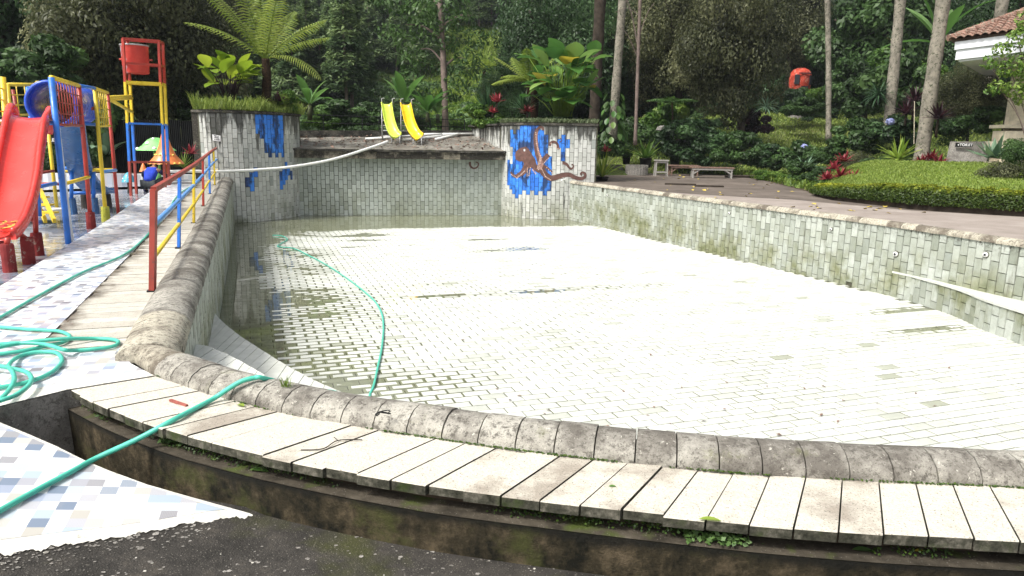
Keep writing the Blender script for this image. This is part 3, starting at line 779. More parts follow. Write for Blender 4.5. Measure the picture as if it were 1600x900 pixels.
fspec = [(c - n * 0.012, u, v, n, w_, h_, 0.012, t, m) for (c, u, v, n, w_, h_, _, t, m) in fspec]
lay_tiles(fspec, floor_o, 300)
wtm = MB()
wb = [lp(-0.05, 0), lp(-0.05, 21)] + [Vector((-7.5, 25.6)), Vector((-0.3, 27)), Vector((2.2, 25.9)), Vector((9.2, 7.5)), Vector((8, 5.2)), Vector((2, 3.3)), Vector((-0.8, 3.7))]
wtm.add([(p.x, p.y, WATER_Z) for p in wb], [tuple(reversed(range(len(wb))))])
tag(wtm.build('pool_water', MAT['pool_water']), 'thin film of greenish water left on the pool floor', None, None, 'structure')

# left pool wall
lw = thing('pool_wall', (lp(0, 0).x, lp(0, 0).y, ZF), 'long left pool wall with fat rounded brown coping', 'wall', 'pool walls')
zt = lambda x, y: zw(x, y) + 0.02
LWP = [lp(0.0, t) for t in [0.0 + 0.52 * i for i in range(42)]]
backing([lp(-0.012, t) for t in [0.52 * i for i in range(42)]], -1.6, zt, 0.3, 1, 'wall_body', MAT['grout'], lw)
lay_tiles(wall_specs(LWP, ZF, zt, 'wall_tile', 1, seed=21), lw, 120)
def coping_piece(o0, i0, o1, i1, z0, z1, hgt, parent, mat, tint, drop=0.06):
    mb = MB(); mb.tint = tint
    prof = [(0.0, -0.03), (0.0, 0.35), (0.10, 0.68), (0.30, 0.95), (0.52, 1.0), (0.74, 0.86), (0.92, 0.52), (1.0, 0.12), (1.0, -drop / hgt)]
    vs = []
    for (o, i, z) in ((o0, i0, z0), (o1, i1, z1)):
        for a, b in prof:
            p = o.lerp(i, a); vs.append((p.x, p.y, z + b * hgt))
    n = len(prof)
    mb.add(vs, [(k, k + 1, n + k + 1, n + k) for k in range(n - 1)])
    mb.add(vs[:n], [tuple(reversed(range(n)))]); mb.add(vs[n:], [tuple(range(n))])
    o = mb.build('coping_stone', MAT[mat], parent, smooth=False)
    o.data.polygons.foreach_set('use_smooth', [True] * (n - 1) + [False, False])
    return o
def pull(a, b, g):
    d = (b - a); l = max(d.length, 1e-6); return a + d * (g / l), b - d * (g / l)
t = 0.0; k = 0; rc = random.Random(8)
while t < 20.2:
    ln = 0.24 + rc.random() * 0.05
    g = 0.002
    dz = rc.gauss(0, 0.0015); ds = rc.gauss(0, 0.002)
    coping_piece(lp(-0.36 + ds, t + g), lp(0.03 + ds, t + g), lp(-0.36 + ds, t + ln - g), lp(0.03 + ds, t + ln - g), zl(t) - 0.01 + dz, zl(t + ln) - 0.01 + dz, 0.115, lw, 'coping_pale' if t < 1.0 else 'coping_stone', 0.35 + 0.3 * rc.random())
    t += ln
# slab strip beside the railing
strip = thing('slab_strip', (lp(-0.6, 0).x, lp(-0.6, 0).y, 0), 'strip of pale stone slabs between walkway and left coping', 'paving')
t = 0.42
while t < 20.2:
    ln = 0.178 + rc.random() * 0.012
    mb = MB(); mb.tint = rc.random()
    s0_, s1_ = -0.915 + rc.gauss(0, 0.012), -0.372
    c = [lp(s0_, t), lp(s1_, t), lp(s1_, t + ln - 0.009), lp(s0_, t + ln - 0.009)]
    z = zl(t) + rc.gauss(0, 0.002)
    mb.prism([(p.x, p.y) for p in c], z - 0.05, z)
    mb.build('slab', MAT['strip_stone'], strip)
    t += ln

# front ledge with slabs, shelf, mossy wall and rounded coping
lg = thing('pool_ledge', (0.1, 3.0, -0.30), 'curved front ledge of cream slabs with mossy wall and rounded coping', 'ledge', 'pool walls')
rs_ = random.Random(14)
for i in range(len(SFR) - 1):
    mb = MB(); mb.tint = rs_.random() if rs_.random() < 0.8 else 0.0
    f0, f1 = pull(SFR[i], SFR[i + 1], 0.0038); b0, b1 = pull(SBK[i], SBK[i + 1], 0.0034)
    j0 = rs_.gauss(0, 0.007); nrm = (SFR[i] - SBK[i]).normalized()
    z = rs_.gauss(0, 0.0025); z2 = z + rs_.gauss(0, 0.002)
    q = [f0 + nrm * j0, f1 + nrm * j0, b1 - nrm * -0.02, b0 - nrm * -0.02]
    q = [f0 + nrm * j0, f1 + nrm * j0, b1 - nrm * 0.02, b0 - nrm * 0.02]
    c = 0.004
    top = [q[0] - nrm * c, q[1] - nrm * c, q[2], q[3]]
    vs = [(p.x, p.y, -0.048) for p in q] + [(p.x, p.y, z - c) for p in q] + [(p.x, p.y, (z if k_ in (0, 3) else z2)) for k_, p in enumerate(top)]
    mb.add(vs, [(3, 2, 1, 0), (8, 9, 10, 11), (0, 1, 5, 4), (1, 2, 6, 5), (2, 3, 7, 6), (3, 0, 4, 7), (4, 5, 9, 8), (5, 6, 10, 9), (7, 4, 8, 11)])
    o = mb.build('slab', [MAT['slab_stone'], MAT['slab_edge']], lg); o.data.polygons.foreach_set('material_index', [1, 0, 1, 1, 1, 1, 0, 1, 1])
shf = offs(SFR, -0.02); shb = offs(SFR, 0.20)
m = MB(); m.strip([(p.x, p.y, -0.115) for p in shf], [(p.x, p.y, -0.105) for p in shb]); m.build('shelf', MAT['shelf_stone'], lg)
m = MB()
low_ = offs(SFR, 0.0)
m.strip([(p.x, p.y, -0.60) for p in low_], [(p.x, p.y, -0.118) for p in shf])
st = SFR[0]; m.add([(st.x - 0.02, st.y - 0.02, -0.6), (st.x - 0.02, st.y - 0.02, -0.115), (st.x + 0.3, st.y + 0.24, -0.115), (st.x + 0.3, st.y + 0.24, -0.6)], [(0, 1, 2, 3)])
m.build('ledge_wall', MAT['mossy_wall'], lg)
m = MB(); rec = offs(SFR, 0.10)
m.strip([(p.x, p.y, -0.12) for p in rec], [(p.x, p.y, -0.046) for p in rec]); m.build('recess', MAT['soil'], lg)
m = MB(); m.strip([(p.x, p.y, -0.047) for p in offs(SFR, 0.05)], [(p.x, p.y, -0.047) for p in offs(SBK, 0.30)])
m.strip([(p.x, p.y, 0.0) for p in CIN], [(p.x, p.y, -1.6) for p in CIN]); m.build('bed', MAT['grout'], lg)
# corner wedges, then arc coping
wed = [(lp(-0.36, 0.0), lp(0.03, 0.0)), (Vector((-2.53, 4.66)), Vector((-2.26, 4.73))), (SBK[0], CIN[0])]
for (o0, i0), (o1, i1) in zip(wed, wed[1:]):
    coping_piece(o0, i0, o1, i1, -0.01, -0.01, 0.112, lg, 'coping_pale', 0.3)
for i in range(len(CBK) - 1):
    o0, o1 = pull(CBK[i], CBK[i + 1], 0.0034); i0, i1 = pull(CIN[i], CIN[i + 1], 0.0034)
    dz = rs_.gauss(0, 0.0015)
    coping_piece(o0, i0, o1, i1, -0.012 + dz, -0.012 + dz + rs_.gauss(0, 0.001), 0.118, lg, 'coping_stone', 0.3 + 0.4 * rs_.random(), 0.1)

# corner steps inside the pool (left) and the bench along the right wall
def step_thing(name, edge, z, label, th, group=None, cat_='step'):
    st_ = thing(name, (edge[0].x, edge[0].y, z), label, cat_, group)
    back = [lp(-0.01, 0.3)] if edge[0].x < 0 else []
    return st_
def radial_step(edge, back, z, label, zbot):
    st_ = thing('pool_step', (edge[0].x, edge[0].y, zbot), label, 'step', 'curved steps in the pool corner')
    r_ = random.Random(int(z * 1000)); n = len(edge) - 1
    m = MB(); m.strip([(p.x, p.y, zbot) for p in edge], [(p.x, p.y, z - 0.008) for p in edge]); m.strip([(p.x, p.y, z - 0.008) for p in edge], [(p.x, p.y, z - 0.008) for p in back])
    for a_, b_ in ((edge[0], back[0]), (edge[-1], back[-1])): m.add([(a_.x, a_.y, zbot), (b_.x, b_.y, zbot), (b_.x, b_.y, z - 0.008), (a_.x, a_.y, z - 0.008)], [(0, 1, 2, 3)])
    m.build('step_body', MAT['rear_tile'], st_)
    for i in range(n):
        mb = MB(); mb.tint = 0.5 + r_.random() * 0.5
        e0, e1 = pull(edge[i], edge[i + 1], 0.006); b0, b1 = pull(back[i], back[i + 1], 0.006)
        zz = z + r_.gauss(0, 0.0015)
        mb.prism([(e0.x, e0.y), (e1.x, e1.y), (b1.x, b1.y), (b0.x, b0.y)], z - 0.04, zz)
        mb.build('tile', MAT['floor_tile'], st_)
    return st_
e2 = [G(*p, -0.85) for p in [(334, 487), (345, 500), (366, 518), (400, 541), (450, 572), (500, 598), (545, 617), (600, 640), (700, 668)]]
e2r, l2 = resample(e2, int(4.0 / 0.15))
b2r = [lp(-0.02, lerp(4.6, 0.1, min(1, i / 14))) if i < 14 else CIN[min(len(CIN) - 1, int((i - 14) * 0.75))] for i in range(len(e2r))]
radial_step(e2r, b2r, -0.85, 'lower curved step of white tiles in the left pool corner', ZF - 0.02)
e1 = [G(*p, -0.38) for p in [(302, 537), (322, 540), (350, 551), (385, 569), (420, 590), (470, 615), (560, 640)]]
e1r, l1 = resample(e1, int(2.6 / 0.15))
b1r = [lp(-0.02, lerp(1.5, 0.0, min(1, i / 6))) if i < 6 else CIN[min(len(CIN) - 1, int((i - 6) * 0.7))] for i in range(len(e1r))]
radial_step(e1r, b1r, -0.38, 'upper curved step of white tiles below the front coping', -0.87)

# right pool wall
rw = thing('pool_wall', (4.5, 19.3, ZF), 'long right pool wall of greenish tiles with thin pale coping', 'wall', 'pool walls')
ZR = 0.075
RWo = offs(RW, -0.0)
backing([p for p in offs(RW, 0.012)], -1.6, ZR, 0.3, 1, 'wall_body', MAT['grout'], rw)
lay_tiles(wall_specs(RW, ZF, ZR, 'wall_tile', 1, seed=33, skip=0.006), rw, 300)
rwo = offs(RW, 0.19); rwi = offs(RW, -0.035)
rwo_, lro = resample(rwo, 62); rwi_, _ = resample(rwi, 62)
for i in range(62):
    o0, o1 = pull(rwo_[i], rwo_[i + 1], 0.003); i0, i1 = pull(rwi_[i], rwi_[i + 1], 0.003)
    coping_piece(o0, i0, o1, i1, ZR + rc.gauss(0, 0.003), ZR + rc.gauss(0, 0.003), 0.085, rw, 'coping_pale', rc.random(), 0.02)
# jets in the right wall
for (px, py, r_) in [(1300, 358, 0.022), (1401, 397, 0.034), (1542, 398, 0.03), (1141, 333, 0.02), (950, 305, 0.02)]:
    q = onwall(px, py, RW, 0.014)
    if q is None: continue
    m = MB(); tdir = (RW[31] - RW[21]).normalized(); nn = Vector((tdir.y, -tdir.x, 0))
    r_ *= 1.35; m.tube([q, q + nn * 0.03], r_, 14); o = m.build('water_jet', MAT['white_paint'], rw, True)
    m = MB(); m.tube([q + nn * 0.031, q + nn * 0.034], r_ * 0.5, 10); m.build('jet_hole', MAT['ink'], o); m = MB(); m.tube([q - nn * 0.006, q + nn * 0.006], r_ * 1.35, 14); m.build('seal', MAT['grout'], o)
# bench along the right wall
bt = [G(*p, -0.74) for p in [(1420, 429), (1460, 440), (1500, 452), (1545, 470), (1600, 487), (1660, 508), (1740, 540)]]
btr, lbt = resample(bt, 22)
bt_b, _ = resample([(p.x, p.y) for p in RW[29:56]], 22)
bn = thing('pool_bench', (btr[5].x, btr[5].y, ZF), 'curved tiled bench along the right pool wall', 'bench')
m = MB(); m.prism([(p.x, p.y) for p in btr] + [(p.x, p.y) for p in reversed(bt_b)], -0.775, -0.74); m.build('bench_top', MAT['floor_tile'], bn)
inn_ = offs(btr, 0.03)
backing(offs(btr, 0.042), -1.6, -0.775, 0.1, 1, 'bench_body', MAT['grout'], bn)
lay_tiles(wall_specs(inn_, ZF, -0.776, 'wall_tile', 1, seed=37), bn, 60)

# -------- rear platform
WA, WB = Vector((-7.49, 25.33)), Vector((-0.41, 26.79)); WT = (WB - WA).normalized(); WN = Vector((WT.y, -WT.x))
pl_ = thing('rear_platform', (-4, 26, ZF), 'tiled rear wall under a dark concrete overhang with debris-covered roof', 'wall')
RWALL = [WA.lerp(WB, i / 12) for i in range(13)]
backing([p - WN * 0.012 for p in RWALL], -1.6, 0.8, 0.25, 1, 'wall_body', MAT['grout'], pl_)
lay_tiles(wall_specs(RWALL, ZF, 0.79, 'rear_tile', 1, seed=41, s0=0.02), pl_, 300)
fr0, fr1 = WA + WN * 0.34 - WT * 0.25, WB + WN * 0.34 + WT * 0.15
Q0, Q1 = Y(455, 215, 28.2), Y(742, 212, 29.8)
nseg = 13
for i in range(nseg):
    a, b = fr0.lerp(fr1, i / nseg), fr0.lerp(fr1, (i + 1) / nseg)
    a, b = pull(a, b, 0.004); mb = MB(); mb.tint = rc.random()
    q = [a, b, b - WN * 0.14, a - WN * 0.14]; dz = rc.gauss(0, 0.006)
    mb.prism([(p.x, p.y) for p in q], 0.79 + dz, 1.03 + dz); mb.build('fascia_panel', MAT['fascia_stone'], pl_)
m = MB(); q = [fr0 + WN * 0.05, fr1 + WN * 0.05, fr1 - WN * 0.25, fr0 - WN * 0.25]
m.prism([(p.x, p.y) for p in q], 1.032, 1.105); m.build('roof_lip', MAT['cap_stone'], pl_)
m = MB(); q = [fr0 - WN * 0.14, fr1 - WN * 0.14, WB + WT * 0.1, WA - WT * 0.1]
m.prism([(p.x, p.y) for p in q], 0.80, 0.86); m.build('soffit', MAT['rear_tile'], pl_)
# roof slab covered with debris: uneven sheet
m = MB(); NU, NV = 46, 20; vs = []
for j in range(NV + 1):
    for i in range(NU + 1):
        a = fr0.lerp(fr1, i / NU); b = Vector((Q0.x, Q0.y)).lerp(Vector((Q1.x, Q1.y)), i / NU); zb_ = lerp(Q0.z, Q1.z, i / NU)
        p = a.lerp(b, j / NV); z = lerp(1.10, zb_, j / NV) + (vnoise(p.x * 2, p.y * 2, 2) - 0.5) * 0.05 + (vnoise(p.x * 9, p.y * 9, 7) - 0.5) * 0.025
        vs.append((p.x, p.y, z))
m.add(vs, [(j * (NU + 1) + i, j * (NU + 1) + i + 1, (j + 1) * (NU + 1) + i + 1, (j + 1) * (NU + 1) + i) for j in range(NV) for i in range(NU)])
m.build('roof', MAT['debris_roof'], pl_)
m = MB(); m.beam(Q0 + Vector((0, 0.05, 0.0)), Q1 + Vector((0, 0.05, 0.0)), 0.2, 0.10); m.build('kerb', MAT['cap_stone'], pl_)
U0, U1 = Y(452, 208, 28.6), Y(746, 207.5, 30.2)
m = MB(); m.beam(U0 - Vector((0, 0, 0.02)), U1 - Vector((0, 0, 0.02)), 0.25, 0.24); m.build('rear_beam', MAT['cap_stone'], pl_)
m = MB(); d_ = (U1 - U0).normalized(); m.prism([(U0.x, U0.y + .1), (U1.x, U1.y + .1), (U1.x, U1.y + 2.4), (U0.x, U0.y + 2.4)], -0.5, 1.0); m.build('rear_fill', MAT['soil'], pl_)

# -------- planters (drums)
def spl2(pts, n=6):
    return [Vector((p.x, p.y)) for p in cat([(a, b, 0) for a, b in pts], n)]
DLP = spl2([(-9.98, 22.95), (-9.35, 22.62), (-8.78, 22.78), (-8.27, 23.17), (-7.78, 24.0), (-7.53, 24.8), (-7.45, 25.7)])
DRP = spl2([(-0.55, 27.5), (-0.45, 26.8), (-0.12, 26.2), (0.3, 25.86), (0.9, 25.66), (1.95, 25.6), (2.88, 25.6)])
z6 = lambda pts: [(280 + x / 4, 160 + y / 4) for x, y in pts]
zd = lambda pts: [(780 + x / 7.5, 190 + y / 7.5) for x, y in pts]
BL = [z6([(470, 60), (640, 60), (655, 325), (610, 325), (605, 310), (575, 310), (565, 330), (535, 330), (530, 240), (500, 235), (500, 210), (470, 210)]),
      z6([(650, 365), (675, 365), (675, 410), (705, 415), (705, 470), (680, 470), (660, 490), (655, 555), (635, 550), (620, 525), (615, 435), (650, 410)]),
      z6([(420, 450), (450, 450), (450, 428), (480, 428), (480, 550), (425, 545)])]
BR = [zd([(250, 40), (430, 40), (500, 50), (500, 150), (550, 155), (550, 205), (595, 205), (580, 350), (585, 450), (635, 450), (620, 820), (585, 820), (575, 860), (530, 860), (530, 820), (490, 820), (480, 865), (440, 865), (430, 820), (390, 820), (385, 860), (345, 860), (345, 820), (310, 810), (305, 770), (265, 770), (260, 810), (225, 810), (220, 850), (185, 850), (180, 800), (150, 800), (150, 765), (95, 790), (100, 480), (165, 480), (170, 300), (140, 290), (145, 115), (170, 115), (175, 160), (215, 160), (215, 110), (250, 110)]),
      zd([(700, 155), (745, 155), (750, 120), (790, 120), (795, 165), (835, 170), (825, 350), (780, 350), (775, 475), (735, 475), (735, 350), (700, 340)])]
def paint(polys, base):
    def f(c):
        px, py, _ = P(c)
        return 'blue_paint' if any(inpoly(px, py, q) for q in polys) else base
    return f
def planter(poly, ztop, polys, label, loc, zlow, closing, s0, seed):
    th = thing('planter', loc, label, 'planter', 'tiled planters behind the pool')
    ring = [p for p in poly] + closing
    m = MB(); ins = poly[0].lerp(poly[-1], 0.5)
    inner = [p + (Vector((loc[0], loc[1] + 1.0)) - p).normalized() * 0.012 for p in poly] + closing
    m.prism([(p.x, p.y) for p in inner], -1.6, ztop - 0.10); m.build('planter_wall', MAT['grout'], th)
    lay_tiles(wall_specs(poly, zlow, ztop - 0.10, paint(polys, 'drum_tile'), 1, seed=seed, s0=s0, rough_=0.006), th, 300)
    outp = offs(poly, -0.05)
    m = MB(); m.prism([(p.x, p.y) for p in outp] + [(p.x, p.y) for p in closing], ztop - 0.098, ztop - 0.02); m.build('planter_cap', MAT['cap_stone'], th)
    m = MB(); m.prism([(p.x, p.y) for p in offs(poly, 0.2)] + [(p.x, p.y) for p in closing], ztop - 0.019, ztop + 0.03); m.build('soil', MAT['soil'], th)
    return th
dl = planter(DLP, 2.27, BL, 'tall rounded planter of grey tiles with blue painted patches and a white notice', (-8.8, 23.6, 0.1), lambda x, y: ZF if x > -8.9 else 0.06, [Vector((-8.9, 28.0)), Vector((-10.3, 27.5))], 0.33, 51)
dr = planter(DRP, 2.12, BR, 'rounded tiled planter with an octopus painted on blue', (1.0, 26.2, 0.1), lambda x, y: ZF if x < 2.05 else 0.08, [Vector((2.88, 28.6)), Vector((-0.55, 28.6))], 0.0, 52)
m = MB(); bnd = [DLP[0], DLP[1], DLP[2]]
m.prism([(DLP[0].x - 0.02, DLP[0].y - 0.02), (DLP[2].x + 0.06, DLP[2].y - 0.02), (DLP[2].x + 0.06, DLP[2].y + 0.3), (DLP[0].x - 0.02, DLP[0].y + 0.3)], -0.1, 2.17); m.build('dark_pier', MAT['fascia_stone'], dl)
# notice with three lines of print
q = [onwall(px, py, DLP, 0.03) for px, py in [(332, 210), (344.5, 212), (344.5, 221), (333, 219.5)]]
m = MB(); m.add(q, [(3, 2, 1, 0)]); nt = m.build('notice', MAT['letter_white'], dl)
WM[nt.name] = Matrix.Identity(4)
for k, (a, b) in enumerate([((334, 211.8), (343, 213.4)), ((335.5, 214.8), (342.5, 215.8)), ((335.5, 217.8), (343.5, 218.6))]):
    qa, qb = onwall(*a, DLP, 0.034), onwall(*b, DLP, 0.034)
    m = MB(); n_ = 9
    for i in range(n_):
        if rc.random() < 0.15: continue
        p0 = qa.lerp(qb, i / n_); p1 = qa.lerp(qb, (i + 0.72) / n_); hh = Vector((0, 0, 0.014 + 0.006 * rc.random()))
        m.add([p0 - hh, p1 - hh, p1 + hh, p0 + hh], [(0, 1, 2, 3)])
    m.build('print_line', MAT['ink'], nt)
# octopus mural, painted flat on the tiles
def painted(pts, poly, name, mat, parent, off, step=0.8):
    xs_ = [p[0] for p in pts]; ys_ = [p[1] for p in pts]; m = MB()
    y = min(ys_)
    while y < max(ys_):
        x = min(xs_); run = None
        row = []
        while x < max(xs_) + step:
            ins_ = inpoly(x + step / 2, y + step / 2, pts)
            if ins_ and run is None: run = x
            if run is not None and (not ins_ or x - run >= 4 * step):
                q = [onwall(a, b, poly, off) for a, b in ((run, y), (x, y), (x, y + step), (run, y + step))]
                if all(v is not None for v in q): m.add(q, [(0, 1, 2, 3)])
                run = x if ins_ else None
            x += step
        y += step
    return m.build(name, mat, parent)
def painted_strip(pts, w0, w1, poly, name, mat, parent, off, shift=0.0, dens=6):
    c = cat([(x, y, 0) for x, y in pts], dens); A_, B_ = [], []
    for i, p in enumerate(c):
        t_ = (c[min(i + 1, len(c) - 1)] - c[max(i - 1, 0)]); t_.normalize(); n_ = Vector((-t_.y, t_.x, 0)); ww = lerp(w0, w1, i / (len(c) - 1)) / 2
        for lst, s_ in ((A_, 1), (B_, -1)):
            e = p + n_ * (ww * s_ + shift * ww); lst.append(onwall(e.x, e.y, poly, off))
    if any(v is None for v in A_ + B_): return None
    m = MB(); m.strip(A_, B_); return m.build(name, mat, parent)
mur = thing('octopus_mural', (0.3, 25.7, 0.5), 'brown octopus painted on the right planter, its arms curling over blue and white tiles', 'mural')
TD = lambda pts: zd(pts)
b_, tn_ = MAT['octopus_brown'], MAT['octopus_tan']
tent = [([(470, 580), (485, 500), (470, 430), (445, 350), (432, 260), (428, 170), (440, 110), (470, 68), (500, 66), (518, 88), (508, 102)], 62, 12),
        ([(330, 500), (290, 580), (240, 622), (195, 640), (155, 615), (138, 588)], 62, 10),
        ([(480, 530), (530, 610), (595, 660), (660, 655), (740, 628), (820, 622), (880, 650), (950, 668), (1000, 650), (1005, 612), (975, 595), (955, 612), (965, 632)], 62, 12),
        ([(490, 480), (540, 425), (578, 385)], 40, 44),
        ([(590, 285), (602, 252), (640, 236), (680, 262), (696, 325)], 26, 22),
        ([(742, 484), (785, 495), (818, 535), (842, 552), (868, 532), (862, 502), (845, 510)], 28, 8),
        ([(500, 515), (560, 540), (622, 592)], 36, 12),
        ([(703, 240), (725, 230), (727, 202), (708, 193)], 8, 6)]
ar_polys = [(340, 470)]
painted(TD([(183, 400), (190, 370), (205, 345), (240, 315), (285, 298), (320, 292), (345, 318), (375, 368), (420, 438), (440, 500), (480, 590), (455, 602), (400, 562), (385, 542), (320, 547), (290, 548), (292, 500), (280, 468), (235, 466), (200, 445)]), DRP, 'octopus_body', b_, mur, 0.018)
for k, (pts, a, b) in enumerate(tent):
    painted_strip(TD(pts), a / 6.0, b / 6.0, DRP, 'tentacle', b_, mur, 0.0195 + 0.0006 * k)
painted_strip(TD([(475, 560), (490, 500), (478, 430), (452, 350), (440, 260), (438, 180), (450, 112)]), 4.8, 1.4, DRP, 'tentacle_underside', tn_, mur, 0.0255, 0.5)
suck = []
for (x, y, x1, y1, n) in [(450, 545, 487, 400, 11), (462, 560, 495, 420, 9), (480, 395, 440, 260, 8), (437, 250, 430, 130, 7), (335, 545, 330, 635, 6), (368, 540, 352, 630, 6), (395, 565, 430, 610, 5), (300, 580, 215, 660, 8), (210, 658, 150, 620, 5), (495, 545, 540, 640, 7), (545, 645, 600, 682, 5), (515, 495, 575, 430, 5), (560, 540, 620, 600, 4), (610, 255, 690, 315, 5)]:
    for i in range(n): suck.append((lerp(x, x1, i / (n - 1)), lerp(y, y1, i / (n - 1))))
m = MB()
for (x, y) in suck:
    px, py = zd([(x, y)])[0]; c = onwall(px, py, DRP, 0.0275)
    if c is None: continue
    r_ = 0.018 + 0.006 * rc.random()
    m.add([c + Vector((math.cos(a) * r_, 0, math.sin(a) * r_)) for a in [k * PI / 3 for k in range(6)]], [(0, 1, 2, 3, 4, 5)])
tag(m.build('suckers', MAT['sucker_pink'], mur), kind='stuff')
m = MB(); c = onwall(*zd([(300, 335)])[0], DRP, 0.03); m.add([c + Vector((math.cos(a) * 0.035, 0, math.sin(a) * 0.045)) for a in [k * PI / 4 for k in range(8)]], [tuple(range(8))]); ey = m.build('eye', MAT['letter_white'], mur)
WM[ey.name] = Matrix.Identity(4)
m = MB(); c = onwall(*zd([(292, 338)])[0], DRP, 0.033); m.add([c + Vector((math.cos(a) * 0.018, 0, math.sin(a) * 0.022)) for a in [k * PI / 4 for k in range(8)]], [tuple(range(8))]); m.build('pupil', MAT['ink'], ey)
hk = [(640 + x / 4, 140 + y / 4) for x, y in [(376, 452), (380, 478), (400, 492), (422, 484), (430, 462), (412, 452)]]
o = painted_strip(hk, 3.6, 1.6, RWALL, 'painted_hook', b_, None, 0.02)
if o: tag(o, 'small brown curl of tentacle painted on the rear pool wall', 'mural')
# side wall of the platform beside the right planter
sw = thing('side_wall', (-1.0, 28.3, 1.2), 'low tiled side wall at the right end of the platform', 'wall')
SWP = [Vector((-1.75, 30.1)).lerp(Vector((-0.5, 26.95)), i / 6) for i in range(7)]
backing(SWP, 0.7, 2.0, 0.2, 1, 'wall_body', MAT['grout'], sw)
lay_tiles(wall_specs(offs(SWP, -0.012), 1.05, lambda x, y: lerp(2.0, 1.92, (y - 27) / 3), 'drum_tile', 1, seed=55), sw, 60)
m = MB(); m.beam((-1.75, 30.1, 2.03), (-0.5, 26.95, 2.05), 0.3, 0.06); m.build('wall_cap', MAT['cap_stone'], sw)

# -------- right deck, path
deck = MB()
dk = offs(RW, 0.15)
dp = [Vector((2.2, 28.8))] + [p for p in dk] + [Vector((11, 5)), Vector((30, 5)), Vector((30, 36)), Vector((2.2, 36))]
deck.prism([(p.x, p.y) for p in dp], -1.0, 0.10)
tag(deck.build('deck', MAT['deck_asphalt']), 'worn brown asphalt deck right of the pool', None, None, 'structure')
pt = [G(*p, 0.104) for p in [(1000, 297.5), (1080, 303), (1160, 308), (1240, 312), (1290, 317), (1340, 321), (1425, 329), (1500, 333), (1600, 339), (1750, 347)]]
pp = MB(); inn_p = [p for p in dk if p.y < 22.6]
poly = [Vector((p.x, p.y)) for p in pt] + [Vector((14, 9)), Vector((11.5, 6))] + list(reversed(inn_p))
ar = sum(poly[i].x * poly[(i + 1) % len(poly)].y - poly[(i + 1) % len(poly)].x * poly[i].y for i in range(len(poly)))
if ar < 0: poly.reverse()
pp.add([(p.x, p.y, 0.104) for p in poly], [tuple(range(len(poly)))])
tag(pp.build('path', MAT['path_concrete']), 'pinkish concrete path along the right pool wall', None, None, 'structure')
# ================================================================== objects
def pole(mb, top, bot, y, r=0.03, n=8):
    a = Y(*bot, y); b = Y(*top, y); mb.tube([a, b], r, n); return a, b
# -------- railing
rl = thing('railing', (lp(-0.42, 3).x, lp(-0.42, 3).y, 0), 'low multicoloured pipe railing with red top rail along the walkway', 'railing')
pts_ = [(238, 455, 'rail_red'), (287, 382, 'blue_gloss'), (312, 341, 'yellow_paint'), (325, 317, 'red_paint'), (337, 300, 'blue_gloss'), (345, 287.5, 'yellow_paint'), (350, 279.5, 'rail_red')]
base = [G(px, py, 0.0) for px, py, _ in pts_]
base = [lp(-0.42, 2.45 + 3.16 * i) for i in range(7)]
base[0] = Vector((G(238, 455).x, G(238, 455).y)); base = [base[0].lerp(lp(-0.42, 20.0), i / 6) for i in range(7)]
for (p, (_, _, mname)) in zip(base, pts_):
    z = zw(p.x, p.y); i = pts_.index((_, _, mname)) if False else 0
    m = MB(); w_ = 0.052 if p is base[0] else 0.036
    lx = 0.095 * (1 - base.index(p) / 7.5)
    m.beam((p.x, p.y, z - 0.02), (p.x + lx, p.y, z + (0.985 if p in (base[0], base[-1]) else 0.97)), w_); m.build('post', MAT[mname], rl)
    m = MB(); m.box((p.x, p.y, z + 0.005), (0.09, 0.09, 0.012), 0.34); m.build('base_plate', MAT['black_metal'], rl)
def rail(h, mname, r_, sq):
    m = MB()
    a = [Vector((p.x + 0.095 * (1 - i / 7.5) * h, p.y, zw(p.x, p.y) + h)) for i, p in enumerate(base)]
    if sq:
        for p, q in zip(a, a[1:]): m.beam(p, q, 0.05)
    else: m.tube(a, r_, 8)
    m.build('rail', MAT[mname], rl)
rail(0.985, 'rail_red', 0.026, True); rail(0.645, 'rail_blue', 0.026, False); rail(0.325, 'yellow_paint', 0.024, False)

# -------- hoses
def hose(pts, label, r=0.0138, n=10, cat_='hose'):
    m = MB(); c = cat(pts, n); m.tube(c, r, 8)
    o = m.build('garden_hose', MAT['hose'], None, True); return tag(o, label, cat_)
up = 0.019
hose([G(px, py, up) for px, py in [(-60, 530), (0, 496), (60, 462), (130, 425), (200, 394), (240, 357), (262, 333)]] + [Vector((G(px, py, 0).x, G(px, py, 0).y, zw(G(px, py, 0).x, G(px, py, 0).y) + 0.02)) for px, py in [(272, 318), (286, 305), (303, 296), (312, 287), (296, 283), (300, 279)]],
     'long teal hose running up the mosaic walkway beside the railing')
cz = [(-40, 508, 0), (0, 511, 0), (50, 515, 0), (88, 517, 0), (105, 522, 0), (109, 528, 0), (98, 535, 0), (75, 540, 0), (37, 548, 0), (0, 553, 0), (-40, 556, 0), (-50, 547, 0), (-20, 541, 0), (0, 537.5, 0), (26, 536, 1), (62, 537, 1), (82, 541, 1), (102, 547, 1), (120, 547.5, 0), (150, 545, 0), (172, 542, 0), (183, 538, 0), (184, 533, 0), (172, 530, 0), (148, 529, 0), (100, 529.5, 1), (50, 534, 1), (0, 542.5, 1), (-45, 560, 1), (-50, 590, 0), (-20, 606, 0), (25, 601, 0), (50, 595, 0), (75, 585, 0), (91, 573, 0), (97, 562, 0), (87, 551, 0), (58, 550, 0), (30, 557, 0), (14, 570, 1), (20, 582, 1), (22, 595, 1), (12, 612, 1), (-10, 634, 1)]
hose([G(px, py, up + 0.034 * k) for px, py, k in cz], 'tangled coil of teal hose lying on the white mosaic walkway', 0.0138, 7)
